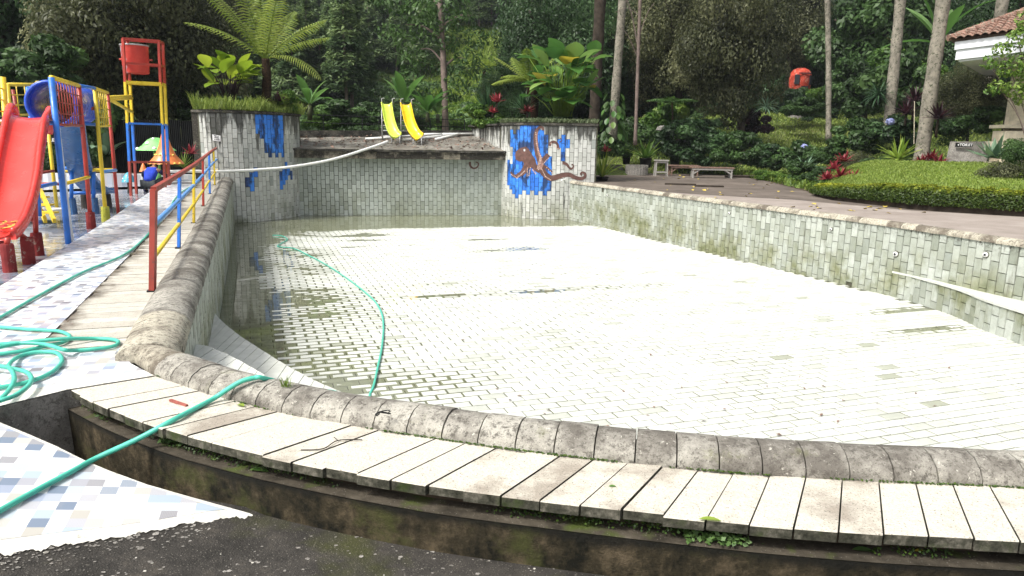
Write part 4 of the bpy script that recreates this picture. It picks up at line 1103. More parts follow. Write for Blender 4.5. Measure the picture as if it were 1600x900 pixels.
cz2 = [(-30, 570, 1), (0, 572, 1), (20, 576, 1), (40, 581, 1), (49, 590, 1), (45, 602, 1), (25, 617, 1), (0, 626, 1), (-25, 634, 0)]
hose([G(px, py, up + 0.034 * k) for px, py, k in cz2], 'single loose loop of teal hose at the very front of the tangled coil', 0.0138, 7)
hf = [Gp(px, py, 0.02) for px, py in [(-60, 842), (0, 805), (60, 771), (110, 744), (150, 722)]]
hf += [G(215, 686, -0.05), G(268, 657.5, 0.019), G(305, 638, 0.019), G(335, 622, 0.03), G(356, 608, 0.075), G(378, 595.5, 0.118), G(398, 590.5, 0.128), G(412, 591, 0.12), Vector((-1.32, 4.3, -0.05)), Vector((-1.2, 4.5, -0.30))]
hf += [G(470, 609.5, -0.36), G(500, 610, -0.36), G(520, 612, -0.36), G(534, 617, -0.37), G(556, 626, -0.6), Vector((-1.15, 5.3, -0.82))]
hf += [G(577, 621, ZF + 0.03), G(584, 602, ZF + 0.03), G(590, 575, ZF + 0.03), G(597, 540, ZF + 0.03), G(599, 505, ZF + 0.03), G(594, 484, ZF + 0.03), G(580, 465, ZF + 0.03), G(545, 437, ZF + 0.03), G(510, 414, ZF + 0.03), G(480, 398, ZF + 0.03), G(458, 388, ZF + 0.03), G(434, 385, ZF + 0.03), G(441, 379.5, ZF + 0.03), G(449, 374, ZF + 0.03), G(440, 368.5, ZF + 0.03), G(426, 367.5, ZF + 0.03)]
hose(hf, 'teal hose crossing the front ledge and winding over the empty pool floor', 0.0142, 8)

# -------- pipes
pr_ = lambda px, py, d: Y(px, py, d)
m = MB(); m.tube(cat([pr_(606, 221, 26.0), pr_(575, 232, 25.3), pr_(520, 249, 24.3), pr_(460, 260, 23.4), pr_(400, 265.5, 22.6), pr_(340, 268, 21.6), pr_(300, 267.5, 21.0), pr_(262, 268, 20.6)], 6), 0.044, 10)
tag(m.build('water_pipe', MAT['white_pipe'], None, True), 'long white plastic pipe drooping across the pool corner from platform to walkway', 'pipe')
def roofpt(px, py):                         # point of the sloping roof seen at a pixel
    best = None; f0v, f1v = Vector((fr0.x, fr0.y, 1.10)), Vector((fr1.x, fr1.y, 1.10))
    for i in range(71):
        for j in range(41):
            q = f0v.lerp(f1v, i / 70).lerp(Q0.lerp(Q1, i / 70), j / 40); x, y, _ = P(q); e = (x - px) ** 2 + (3 * (y - py)) ** 2
            if best is None or e < best[0]: best = (e, q)
    return best[1]
pg_ = 'white pipes lying on the debris roof'
for i, (a, b, lab) in enumerate([((572, 220), (690, 211.5), 'white pipe lying on the roof behind the feet of both slides'), ((630, 222), (708, 213.5), 'white pipe lying in front of the yellow slide'), ((664, 212.5), (738, 208.5), 'white pipe reaching the right end wall of the platform'), ((680, 220.5), (718, 212.5), 'short white pipe lying diagonally right of the yellow slide')]):
    m = MB(); qa, qb = roofpt(*a) + Vector((0, 0, 0.07)), roofpt(*b) + Vector((0, 0, 0.07))
    m.tube([qa, qb], 0.05, 8); tag(m.build('plastic_pipe', MAT['white_pipe'], None, True), lab, 'pipe', pg_)

# -------- slides: a swept bed with side rims
def slide_bed(path, wdir, half, rim, th, mb, rimw=0.05, crest=0.0):
    """path: centre points; section = flat bed with two raised rims"""
    c = cat(path, 5); sec = [(-half - rimw, -th), (-half - rimw, rim * 0.8), (-half - rimw * 0.6, rim), (-half - rimw * 0.25, rim * 0.85), (-half * 0.97, 0.03), (-half * 0.6, 0.0), (0, -0.01), (half * 0.6, 0.0), (half * 0.97, 0.03), (half + rimw * 0.25, rim * 0.85), (half + rimw * 0.6, rim), (half + rimw, rim * 0.8), (half + rimw, -th), (0, -th - 0.01)]
    vs = []; n = len(sec)
    for i, p in enumerate(c):
        t_ = (c[min(i + 1, len(c) - 1)] - c[max(i - 1, 0)]).normalized()
        wd = (wdir - t_ * wdir.dot(t_)).normalized(); up_ = wd.cross(t_)
        if up_.z < 0 and abs(up_.z) > 0.05: up_ = -up_
        kk = 1 + crest * math.exp(-((i / (len(c) - 1) - 0.14) / 0.10) ** 2)
        for a, b in sec: vs.append(p + wd * a + up_ * (b * kk if b > 0.04 else b))
    m_ = len(c)
    mb.add(vs, [(i * n + k, i * n + (k + 1) % n, (i + 1) * n + (k + 1) % n, (i + 1) * n + k) for i in range(m_ - 1) for k in range(n)] + [tuple(range(n)), tuple(reversed([(m_ - 1) * n + k for k in range(n)]))])
    return c
# two small slides on the platform
def small_slide(x0, ytop, foot, mat, label):
    ft = roofpt(*foot); d0 = ft.y
    g0 = roofpt(x0 - 18, 213)
    base_ = Vector((roofpt(x0, 220).x, d0 + 0.9, 0))
    th = thing('water_slide', (ft.x - 0.5, d0 + 0.6, ft.z), label, 'slide', 'small slides on the pool platform')
    return th, ft
def build_small(px_top, px_bot, mat, label, lx):
    dB = 27.0; B = Y(px_bot[0], px_bot[1], dB)
    T = Y(px_top[0], px_top[1], dB + 0.62)
    th = thing('water_slide', (B.x, B.y, B.z - 0.35), label, 'slide', 'small slides on the pool platform')
    mid = [T + Vector((-0.02, 0.28, -0.10)), T + Vector((-0.01, 0.14, -0.01)), T, Y(lerp(px_top[0], px_bot[0], 0.10), 172, dB + 0.52), Y(lerp(px_top[0], px_bot[0], 0.26), 188, dB + 0.40), Y(lerp(px_top[0], px_bot[0], 0.50), 202, dB + 0.24), Y(lerp(px_top[0], px_bot[0], 0.72), 209.5, dB + 0.08), B]
    m = MB(); slide_bed(mid, Vector((1, 0.12, 0)), 0.155, 0.085, 0.025, m, 0.045); m.build('chute', MAT[mat], th, True)
    for sgn in (-1, 1):
        tx = T + Vector((0.2 * sgn - 0.03, 0.32, 0))
        g = roofpt(*P(Vector((tx.x, tx.y, 1.25)))[:2])
        zb = 1.27
        m = MB(); m.tube([(tx.x, tx.y, zb), (tx.x, tx.y, T.z + 0.22), (tx.x + 0.10, tx.y - 0.05, T.z + 0.235)], 0.022, 7); m.build('ladder_post', MAT['galvanised'], th, True)
        m = MB(); m.tube([(B.x + 0.15 * sgn - 0.1, B.y + 0.05, B.z - 0.02), (B.x + 0.15 * sgn - 0.1, B.y + 0.05, B.z - 0.36)], 0.02, 7); m.build('leg', MAT['galvanised'], th, True)
        m = MB(); m.tube([(tx.x + 0.05, tx.y - 0.35, T.z - 0.15), (tx.x + 0.05, tx.y - 0.40, zb - 0.12)], 0.016, 7); m.build('strut', MAT['galvanised'], th, True)
    for k in range(6):
        z = zb + 0.12 + k * 0.19
        if z > T.z - 0.05: break
        m = MB(); m.tube([(T.x - 0.23, T.y + 0.32, z), (T.x + 0.17, T.y + 0.32, z)], 0.018, 7); m.build('rung', MAT['galvanised'], th, True)
    m = MB(); m.tube([(B.x - 0.25, B.y + 0.05, B.z - 0.32), (B.x + 0.05, B.y + 0.05, B.z - 0.32)], 0.015, 6); m.build('foot_bar', MAT['galvanised'], th, True)
build_small((604, 163), (622, 213), 'lime_plastic', 'small lime green slide with galvanised ladder on the platform', 0)
build_small((634, 164), (656, 215), 'yellow_plastic', 'small golden yellow slide with galvanised ladder on the platform', 1)

# -------- big red slide
GZ = -0.10
th = thing('red_slide', (-5.9, 9.2, GZ), 'big glossy red slide with red legs on worn concrete footings', 'slide')
path = [Y(51, 200, 11.12), Y(51, 190, 11.02), Y(49, 184.5, 10.86), Y(47, 184, 10.65), Y(43, 193, 10.35), Y(38, 220, 10.05), Y(33, 250, 9.75), Y(28, 285, 9.4), Y(20, 318, 9.1), Y(8, 346, 8.8), Y(-6, 364, 8.5), Y(-16, 372, 8.3)]
m = MB(); slide_bed(path, Vector((1, 0.10, 0)), 0.205, 0.075, 0.03, m, 0.06, 0.3); m.build('chute', MAT['red_plastic'], th, True)
cpth = cat(path, 5)
for sgn in (-1, 1):
    tp = []
    for i, p in enumerate(cpth):
        t_ = (cpth[min(i + 1, len(cpth) - 1)] - cpth[max(i - 1, 0)]).normalized(); wd = Vector((1, 0.1, 0)); wd = (wd - t_ * wd.dot(t_)).normalized(); u_ = wd.cross(t_)
        if u_.z < 0 and abs(u_.z) > 0.05: u_ = -u_
        f_ = i / (len(cpth) - 1)
        tp.append(p + wd * sgn * 0.245 + u_ * (0.075 + 0.075 * math.exp(-((f_ - 0.16) / 0.10) ** 2)))
    m = MB(); m.tube(tp, [0.036 + 0.020 * math.exp(-((k / (len(tp) - 1) - 0.12) / 0.22) ** 2) for k in range(len(tp))], 10); m.build('side_rail', MAT['red_plastic'], th, True)
f1, f2 = G(16, 425, GZ), G(60, 399, GZ)
for (f, h, top) in [(f1, 0.33, Y(12, 372, f1.y)), (f1 + Vector((-0.14, 0.55, 0)), 0.33, Y(8, 350, f1.y + 0.55)), (f2, 0.30, Y(54, 290, f2.y)), (f2 + Vector((-0.55, 0.1, 0)), 0.3, Y(-6, 290, f2.y + .1))]:
    m = MB(); m.tube([(f.x, f.y, GZ - 0.05), (f.x, f.y, GZ + h * 0.9), (f.x, f.y, GZ + h)], [0.073, 0.070, 0.064], 14); m.build('footing', MAT['red_footing'], th)
    m = MB(); m.tube([(f.x, f.y, GZ + h - 0.02), top], 0.032, 8); m.build('leg', MAT['red_paint'], th, True)
m = MB(); m.tube([f2 + Vector((0, 0, 0.48)), f2 + Vector((-0.55, 0.1, 0.48))], 0.03, 8); m.build('cross_bar', MAT['red_paint'], th, True)
wp_ = MB(); wp_.tube(cat([Y(-30, 190, 10.9), Y(10, 190, 10.85), Y(64, 187, 10.75), Y(82, 184.5, 10.72), Y(88, 190, 10.7), Y(92, 215, 10.7), Y(112, 379, 10.66)], 5), 0.030, 8)
wp_.build('white_rail', MAT['white_paint'], th, True)
# a drift of fallen leaves at the end of the slide
m = MB(); c0 = path[-2]
for i in range(26):
    p = c0 + Vector((R.uniform(-0.12, 0.16), R.uniform(-0.02, 0.22), 0.03 + 0.02 * R.random())); a = R.random() * 6
    p.z = lerp(path[-1].z, path[-3].z, min(1, max(0, (p.y - path[-1].y) / (path[-3].y - path[-1].y)))) + 0.035
    u = Vector((math.cos(a), math.sin(a), 0.2)) * 0.05; v = Vector((-math.sin(a), math.cos(a), 0.1)) * 0.03
    m.add([p - u, p - v, p + u, p + v], [(0, 1, 2, 3)])
tag(m.build('leaves', MAT['leaf_litter']), 'yellow leaves gathered at the foot of the red slide', None, None, 'stuff')

# -------- play frame with posts, nets and tube
pf_ = thing('play_frame', (-7.4, 12.3, GZ), 'red, blue and yellow pipe climbing frame with a blue crawl tube and mesh panels', 'climbing frame')
def post(top, bot, y, mat, r=0.034, foot=None, fh=0.3, fm='red_footing'):
    a, b = Y(*bot, y), Y(*top, y)
    a.z = GZ
    m = MB(); m.tube([a, b], r, 8); o = m.build('post', MAT[mat], pf_, True)
    if foot:
        k = (fh / max(0.1, b.z - a.z)); q = a.lerp(b, k)
        m = MB(); m.tube([(a.x, a.y, GZ - 0.05), (q.x, q.y, GZ + fh)], [0.078, 0.068], 12); m.build('footing', MAT[fm], pf_)
    return a, b
pB = post((80, 121), (107, 381), 10.5, 'blue_gloss', 0.042)
pR = post((123, 134), (143, 357), 12.25, 'red_paint', 0.036, True, 0.28)
pY = post((148, 138), (166, 347), 13.35, 'yellow_paint', 0.036, True, 0.27, 'yellow_footing')
pR2 = post((168, 145), (185, 334), 14.6, 'red_paint', 0.034)
pYl = post((4, 120), (14, 300), 10.9, 'yellow_paint', 0.042)
pY2 = post((12, 132), (24, 300), 12.6, 'yellow_paint', 0.034)
pYm = post((74, 192), (90, 334), 14.4, 'yellow_paint', 0.034)
pBb = post((43, 136), (58, 310), 15.0, 'blue_gloss', 0.036)
pRb = post((20, 140), (48, 300), 15.6, 'rail_red', 0.034)
def bar(a, b, mat, r=0.024, name='bar', par=None):
    m = MB(); m.tube([a, b], r, 8); return m.build(name, MAT[mat], par or pf_, True)
def pa(pq, t): return pq[0].lerp(pq[1], t)
bar(pB[1], pR[1], 'yellow_paint', 0.034); bar(pY[1], pR2[1], 'yellow_paint', 0.032); bar(pR[1], pY[1], 'blue_gloss', 0.03)
bar(pY2[1], Y(64, 132.5, 13.2), 'yellow_paint', 0.03); bar(pBb[1], Y(140, 137, 15), 'blue_gloss', 0.03)
bar(Y(125, 143, 13.9), Y(150, 143, 13.9), 'red_paint', 0.028)
bar(Y(92, 267, 14.4), Y(180, 265, 14.6), 'yellow_paint', 0.032); bar(Y(100, 287.5, 11.3), Y(139, 276.5, 12.3), 'yellow_paint', 0.03)
bar(Y(55, 293, 11.5), Y(87, 286.5, 12.2), 'blue_gloss', 0.032); bar(Y(54, 287, 12.5), Y(96, 287.5, 12.5), 'rail_red', 0.026); bar(Y(57, 271, 13.8), Y(84, 267, 14.2), 'rail_red', 0.028)
bar(Y(58, 293, 11.6), Y(62, 338, 11.6), 'blue_gloss', 0.034); bar(Y(162, 268, 14), Y(181, 266, 14.6), 'rail_blue', 0.03)
bar(Y(127, 169.5, 13), Y(148, 169.5, 13.4), 'rail_red', 0.032); bar(Y(125, 193, 13), Y(150, 194.5, 13.5), 'blue_gloss', 0.028)
bar(Y(66, 193, 11.2), Y(90, 192, 10.7), 'blue_gloss', 0.03)
def mesh_panel(tl, tr, bl, br, nv, nh, matv, math_, frame=None, skip=()):
    pan = MB()
    q = lambda u, v: tl.lerp(tr, u).lerp(bl.lerp(br, u), v)
    o = None
    for i in range(1, nv): 
        m = MB(); m.tube([q(i / nv, 0), q(i / nv, 1)], 0.009, 6); m.build('mesh_bar', MAT[matv], pf_, True)
    for j in range(1, nh + 1):
        m = MB(); m.tube([q(0, j / nh), q(1, j / nh)], 0.010 if j < nh else 0.022, 6); m.build('mesh_bar', MAT[math_], pf_, True)
tz = lambda pq, py: pa(pq, 1 - (py - P(pq[1])[1]) / (P(pq[0])[1] - P(pq[1])[1]))
mesh_panel(pB[1], pR[1], tz(pB, 192), tz(pR, 195), 10, 4, 'rail_red', 'rail_red')
mesh_panel(pY[1], pR2[1], tz(pY, 196), tz(pR2, 195.5), 7, 4, 'yellow_paint', 'yellow_paint')
mesh_panel(pY2[1], Y(50, 133, 13.2), tz(pY2, 179), Y(58, 179, 13.2), 3, 3, 'yellow_paint', 'yellow_paint')
mesh_panel(Y(-20, 118, 10.5), pYl[1], Y(-20, 190, 10.5), tz(pYl, 190), 2, 4, 'yellow_paint', 'yellow_paint')
# tube
ta, tb = Y(80, 162.5, 12.0), Y(120, 163, 13.7); ax = (tb - ta).normalized(); uu = ax.cross(Vector((0, 0, 1))).normalized(); vv = uu.cross(ax)
m = MB(); vs = []; NS = 28; ro, ri = 0.348, 0.325
prof = [(0.0, ri), (-0.02, ro - .01), (0.0, ro + 0.03), (0.05, ro + 0.03), (0.06, ro), (0.94, ro), (0.95, ro + 0.03), (1.0, ro + 0.03), (1.01, ro - .01), (1.0, ri)]
LT = (tb - ta).length
for f_, r_ in prof:
    for k in range(NS):
        a = 2 * PI * k / NS; vs.append(ta + ax * (f_ * LT) + (uu * math.cos(a) + vv * math.sin(a)) * r_)
npf = len(prof)
m.add(vs, [(i * NS + k, i * NS + (k + 1) % NS, ((i + 1) % npf) * NS + (k + 1) % NS, ((i + 1) % npf) * NS + k) for i in range(npf) for k in range(NS)])
m.build('crawl_tube', MAT['tube_blue'], pf_, True)
m = MB(); hexr = 0.40; m.tube([ta + ax * 0.12 + (uu * math.cos(a) + vv * math.sin(a)) * hexr for a in [k * PI / 3 for k in range(6)]], 0.014, 6, closed=True); m.build('tube_frame', MAT['yellow_paint'], pf_)
# stair
for s_ in (0, 1):
    a, b = Y(64 + 10 * s_, 296, 12.8), Y(84 + 6 * s_, 342, 12.6); a.z = GZ + 0.62; 
    m = MB(); m.beam(Y(63 - 14 * s_, 297, 12.9 + 0.3 * s_), Y(85 - 14 * s_, 345, 11.9 + 0.3 * s_), 0.05, 0.08); m.build('stringer', MAT['yellow_paint'], pf_)
for k in range(3):
    c = Y(60 + 7 * k, 308 + 12 * k, 12.7 - 0.25 * k); m = MB(); m.box(c, (0.3, 0.16, 0.03)); m.build('step', MAT['yellow_paint'], pf_)
m = MB(); m.box(Y(62, 331, 13.0), (0.75, 0.6, 0.10)); m.build('plinth', MAT['white_paint'], pf_)
# link to the bucket tower
for (a, b) in [(Y(168, 152.5, 14.7), Y(204, 150, 19.2)), (Y(169, 155, 14.9), Y(206, 153.5, 19.8)), (Y(170, 153.5, 14.9), Y(203, 174, 19.2)), (Y(170, 155, 15.2), Y(207, 175, 19.8))]: bar(a, b, 'yellow_paint', 0.036)
# -------- blue slide
bs = thing('blue_slide', (-8.5, 14.5, GZ), 'dark blue slide behind the red and yellow posts on blue footings', 'slide')
path = [Y(110, 194, 12.9), Y(112, 200, 13.1), Y(116, 225, 13.6), Y(121, 250, 14.1), Y(128, 272, 14.6), Y(138, 287, 15.0), Y(150, 297, 15.4), Y(164, 300, 15.8)]
m = MB(); slide_bed(path, Vector((1, 0.35, 0)), 0.175, 0.07, 0.03, m, 0.04); m.build('chute', MAT['blue_plastic'], bs, True)
for (px, py, top, fm, h, d) in [(114, 335, 266, 'blue_footing', 0.32, 14.4), (148.5, 334, 268, 'blue_footing', 0.32, 14.6), (134, 326, 298, 'dark_footing', 0.30, 15.6), (169, 325, 297, 'dark_footing', 0.30, 15.8)]:
    f = Y(px, py, d); f.z = GZ; tp = Y(px - 2, top, d)
    m = MB(); m.tube([(f.x, f.y, GZ - 0.05), (f.x, f.y, GZ + h)], [0.085, 0.075], 12); m.build('footing', MAT[fm], bs)
    m = MB(); m.tube([(f.x, f.y, GZ + h - 0.03), tp], 0.036, 8); m.build('leg', MAT['blue_gloss'], bs, True)
m = MB(); m.tube([Y(113, 302, 14.5), Y(150, 300.5, 14.7)], 0.034, 8); m.build('cross_bar', MAT['blue_gloss'], bs, True)
m = MB(); m.tube([Y(97, 263, 14.3), Y(144, 262, 14.5)], 0.036, 8); m.build('cross_bar', MAT['blue_gloss'], bs, True)
# -------- bucket tower
bt_ = thing('bucket_tower', (-9.9, 19.5, GZ), 'tall slim pipe tower painted red, yellow and blue in bands', 'tower')
FL0 = Y(192, 60, 19.0); FR0 = Y(248, 65, 19.6); BL0 = Y(199, 64, 19.7); BR0 = Y(254.5, 70, 20.3)
legs = [(FL0, Y(205, 307, 19.0)), (FR0, Y(258, 296, 19.6)), (BL0, Y(213.5, 304, 19.7)), (BR0, Y(264.5, 293, 20.3))]
lv = [(60, 'red_paint'), (126, 'yellow_paint'), (190, 'blue_gloss'), (251, 'rail_red')]
def at_(lg_, py): 
    a, b = lg_; ya, yb = P(a)[1], P(b)[1]; return a.lerp(b, (py - ya) / (yb - ya))
dyo = [0, 4, 3, 7]
for lg_, dy in zip(legs, dyo):
    lg_[1].z = GZ
    cuts = [60 + dy, 126 + dy * 0.8, 190 + dy * 0.5, 250, P(lg_[1])[1]]
    for k, mt in enumerate(['red_paint', 'yellow_paint', 'blue_gloss', 'rail_red']):
        m = MB(); m.beam(at_(lg_, cuts[k]), at_(lg_, cuts[k + 1]) , 0.058); m.build('leg', MAT[mt], bt_)
for py, mt in [(60, 'red_paint'), (97, 'red_paint'), (126, 'yellow_paint'), (190, 'blue_gloss'), (251, 'rail_red')]:
    q = [at_(lg_, py + dy * (1 - (py - 60) / 250)) for lg_, dy in zip(legs, dyo)]
    for a, b in ((0, 1), (2, 3), (0, 2), (1, 3)):
        if py == 190 and a == 2: continue
        m = MB(); m.beam(q[a], q[b], 0.05 if py != 126 else 0.07); m.build('cross_bar', MAT[mt], bt_)
# tipping bucket
bc = Y(211.5, 93, 19.75)
bk = thing('tipping_bucket', (bc.x, bc.y, bc.z - 0.36), 'faded red water bucket with a pale worn patch high in the pipe tower', 'bucket')
m = MB(); m.lathe([(0.30, -0.36), (0.315, -0.33), (0.335, 0.32), (0.35, 0.35), (0.33, 0.36), (0.31, 0.30), (0.29, -0.3)], bc, 22, cap=False); m.lathe([(0.0, -0.345), (0.30, -0.345)], bc, 22, cap=False)
bo = m.build('drum', None, bk, True)
n = NB('bucket_red', 0.45, 0.4); gx = n.n.new('ShaderNodeTexCoord').outputs['Object']
pt_ = n.math('ADD', n.vor(1.0, n.map((1, 1, 1)), 'F1'), 0.0)
sx = n.n.new('ShaderNodeSeparateXYZ'); n.l.new(n.pos, sx.inputs[0])
fx = n.rng(n.math('ADD', sx.outputs[0], n.math('MULTIPLY', n.noise(7, 6), 0.35)), bc.x - 0.02, bc.x + 0.12, 1.0, 0.0)
n.col(n.mix(n.math('MULTIPLY', fx, n.ramp(n.noise(3.2, 6, rough=0.7), [(0.44, 0.0), (0.52, 1.0)])), n.ramp(n.noise(4, 5), [(0.3, (0.46, 0.03, 0.025)), (0.7, (0.66, 0.07, 0.05))]), (0.42, 0.46, 0.50)))
bo.data.materials.append(n.mat)
m = MB(); m.tube([bc + Vector((-0.42, 0, 0.0)), bc + Vector((0.40, 0.1, 0.0))], 0.025, 8); m.build('axle', MAT['red_paint'], bk, True)
m = MB(); m.lathe([(0.345, 0.33), (0.355, 0.345), (0.345, 0.365)], bc, 22, cap=False); m.build('rim', MAT['galvanised'], bk, True)

# -------- kerb wall, black fence behind the playground
kb = MB(); ka, kb2 = G(20, 283, 0), None
KA, KB = Vector((-16.5, 22.1)), Vector((-9.7, 23.0))
kb.prism([(KA.x, KA.y), (KB.x, KB.y), (KB.x, KB.y + 0.35), (KA.x, KA.y + 0.35)], -0.12, 0.26)
tag(kb.build('kerb_wall', MAT['kerb_mosaic']), 'low mosaic kerb wall at the back of the playground', 'wall')
m = MB(); m.prism([(KA.x, KA.y + 0.3), (KB.x, KB.y + 0.3), (-9.9, 28), (-17, 28)], -0.3, 0.24); tag(m.build('planting_bed', MAT['soil']), 'dark planting bed behind the kerb wall', None, None, 'structure')
fA, fB = Y(176, 190, 24.2), Y(300, 187, 23.6)
fth = thing('black_fence', ((fA.x + fB.x) / 2, (fA.y + fB.y) / 2, 0.24), 'tall black corrugated sheet fence behind the pipe tower', 'fence')
npan = 7
for i in range(npan):
    a, b = Vector((fA.x, fA.y)).lerp(Vector((fB.x, fB.y)), i / npan), Vector((fA.x, fA.y)).lerp(Vector((fB.x, fB.y)), (i + 0.985) / npan)
    A_, B_ = [], []
    for k in range(25):
        p = a.lerp(b, k / 24); off = 0.018 * (1 if (k // 2) % 2 else -1)
        A_.append((p.x, p.y + off, 0.2)); B_.append((p.x, p.y + off, 1.93 + 0.015 * (i % 2)))
    m = MB(); m.strip(A_, B_); m.build('panel', MAT['black_sheet'], fth)
m = MB(); m.beam(Vector((fA.x, fA.y + 0.06, 1.8)), Vector((fB.x, fB.y + 0.06, 1.8)), 0.05); m.build('fence_rail', MAT['black_metal'], fth)
# sign "TOILETS" on a dark board at far left
def text_mesh(s_, size, name, mat, parent, loc, rx=PI / 2, rz=0.0, ext=0.006):
    cu = bpy.data.curves.new(name + '_curve', 'FONT'); cu.body = s_; cu.size = size; cu.align_x = 'CENTER'; cu.align_y = 'CENTER'; cu.extrude = ext; cu.space_character = 1.08; cu.offset = size * 0.025
    tmp = bpy.data.objects.new('tmp', cu); C.objects.link(tmp)
    dg = bpy.context.evaluated_depsgraph_get(); me = bpy.data.meshes.new_from_object(tmp.evaluated_get(dg))
    bpy.data.objects.remove(tmp); bpy.data.curves.remove(cu)
    me.transform(Matrix.Translation(Vector(loc)) @ Matrix.Rotation(rz, 4, 'Z') @ Matrix.Rotation(rx, 4, 'X'))
    me.materials.clear()
    return link(name, me, mat, parent)
sc0 = Y(79, 219, 23.4)
sg = thing('toilet_sign', sc0, 'dark board with small white TOILETS lettering behind the climbing frame', 'sign', None)
m = MB(); m.box(sc0 + Vector((0, 0.03, 0)), (0.62, 0.03, 0.22)); m.build('board', MAT['black_metal'], sg)
for s_ in (-0.26, 0.26):
    m = MB(); m.beam(sc0 + Vector((s_, 0.06, -1.1)), sc0 + Vector((s_, 0.06, 0.1)), 0.04); m.build('post', MAT['black_metal'], sg)
text_mesh('TOILETS', 0.135, 'lettering', MAT['letter_white'], sg, sc0 + Vector((0, 0.008, 0)))

# -------- mushrooms and cones
def spotted(name, label, c, prof, capmat, dots, dotmat, stem, stemmat, cat_='spray figure', ground=GZ, group=None):
    t_ = thing(name, (c.x, c.y, ground), label, cat_, group)
    m = MB(); m.lathe(prof, c, 24, cap=False); co_ = m.build('cap', MAT[capmat], t_, True); WM[co_.name] = Matrix.Identity(4)
    m = MB(); m.lathe([(stem * 1.35, ground - c.z), (stem, (ground - c.z) * 0.6), (stem, 0.0)], c, 14); m.build('stem', MAT[stemmat], t_, True)
    for (a, k, r_) in dots:
        i = int(k * (len(prof) - 1)); f_ = k * (len(prof) - 1) - i
        rr_ = lerp(prof[i][0], prof[min(i + 1, len(prof) - 1)][0], f_); zz = lerp(prof[i][1], prof[min(i + 1, len(prof) - 1)][1], f_)
        p = c + Vector((rr_ * math.cos(a), rr_ * math.sin(a), zz))
        m = MB(); m.lathe([(r_, -r_ * 0.5), (r_ * 0.9, 0), (r_ * 0.5, r_ * 0.4), (0.0, r_ * 0.5)], p, 10, cap=False); m.build('spot', MAT[dotmat], co_, True)
gc = Y(244, 236, 22.0)
spotted('mushroom_shower', 'green spotted mushroom shower standing before the black fence', gc, [(0.56, 0.02), (0.53, 0.05), (0.38, 0.16), (0.22, 0.33), (0.10, 0.39), (0.0, 0.40)], 'green_cap', [(-2.6, 0.25, 0.06), (-1.9, 0.5, 0.07), (-1.2, 0.3, 0.06), (-0.5, 0.5, 0.06), (-1.5, 0.75, 0.05)], 'dot_white', 0.085, 'green_cap')
oc = Y(260, 256, 21.0)
rd = [(-2.8 + 0.36 * k, 0.12, 0.045) for k in range(8)] + [(-2.6 + 0.45 * k, 0.35, 0.04) for k in range(6)]
spotted('cone_shower', 'orange cone shower with pale dots and a flared brim, right of the squatting person', oc, [(0.48, 0.0), (0.45, 0.05), (0.28, 0.24), (0.17, 0.50), (0.09, 0.78), (0.05, 0.95), (0.0, 0.99)], 'orange_cone', rd, 'dot_yellow', 0.09, 'orange_cone')
tcn = Y(201.5, 282, 19.9)
spotted('toadstool_seat', 'small blue and green toadstool with white dots left of the squatting person', tcn, [(0.19, -0.04), (0.17, 0.0), (0.13, 0.10), (0.06, 0.20), (0.0, 0.23)], 'teal_cap', [(-2.4, 0.4, 0.025), (-1.7, 0.25, 0.025), (-1.0, 0.5, 0.025), (-1.6, 0.6, 0.02)], 'dot_white', 0.05, 'dark_footing', 'toadstool')
sc1 = Y(224.5, 268, 21.5)
spotted('small_cone', 'tiny orange cone peeping over the squatting person', sc1, [(0.12, 0.0), (0.06, 0.14), (0.02, 0.24), (0.0, 0.25)], 'orange_cone', [], 'dot_white', 0.04, 'dark_footing', 'toadstool')

# -------- squatting person seen from behind
pc = Y(234, 301, 20.2); pc.z = GZ
pn = thing('person', pc, 'person in a blue shirt and dark trousers squatting with back to the camera', 'person')
def skin_mesh(name, nodes, edges, mat, parent, sub=2, root=0):
    me = bpy.data.meshes.new(name); me.from_pydata([tuple(n_[0]) for n_ in nodes], edges, [])
    o = bpy.data.objects.new(name + '_tmp', me); C.objects.link(o)
    sk = o.modifiers.new('s', 'SKIN'); sk.use_smooth_shade = True
    su = o.modifiers.new('u', 'SUBSURF'); su.levels = sub; su.render_levels = sub
    for i, n_ in enumerate(nodes):
        r_ = n_[1]; d = me.skin_vertices[0].data[i]; d.radius = r_ if isinstance(r_, tuple) else (r_, r_); d.use_root = (i == root)
    dg = bpy.context.evaluated_depsgraph_get(); m2 = bpy.data.meshes.new_from_object(o.evaluated_get(dg)); m2.name = name
    bpy.data.objects.remove(o); m2.polygons.foreach_set('use_smooth', [True] * len(m2.polygons))
    return link(name, m2, mat, parent)
K = lambda x, y, z: pc + Vector((x, y, z))
# facing +y (away); hips low, thighs forward, knees up, torso leaning forward, head down
body = [(K(0, 0, 0.24), (0.15, 0.12)), (K(0, 0.10, 0.42), (0.13, 0.10)), (K(0, 0.24, 0.60), (0.155, 0.10)), (K(0, 0.33, 0.68), 0.055), (K(0, 0.42, 0.70), 0.085), (K(0.01, 0.49, 0.68), 0.07),
        (K(-0.19, 0.24, 0.60), 0.055), (K(-0.33, 0.34, 0.46), 0.042), (K(-0.24, 0.55, 0.36), 0.034), (K(-0.20, 0.64, 0.32), 0.03),
        (K(0.19, 0.24, 0.60), 0.055), (K(0.33, 0.36, 0.44), 0.042), (K(0.26, 0.58, 0.30), 0.034), (K(0.22, 0.67, 0.26), 0.03),
        (K(-0.13, 0.06, 0.22), 0.085), (K(-0.24, 0.42, 0.42), 0.062), (K(-0.20, 0.16, 0.08), 0.042), (K(-0.21, 0.30, 0.035), 0.035),
        (K(0.13, 0.06, 0.22), 0.085), (K(0.26, 0.42, 0.40), 0.062), (K(0.22, 0.16, 0.08), 0.042), (K(0.23, 0.30, 0.035), 0.035)]
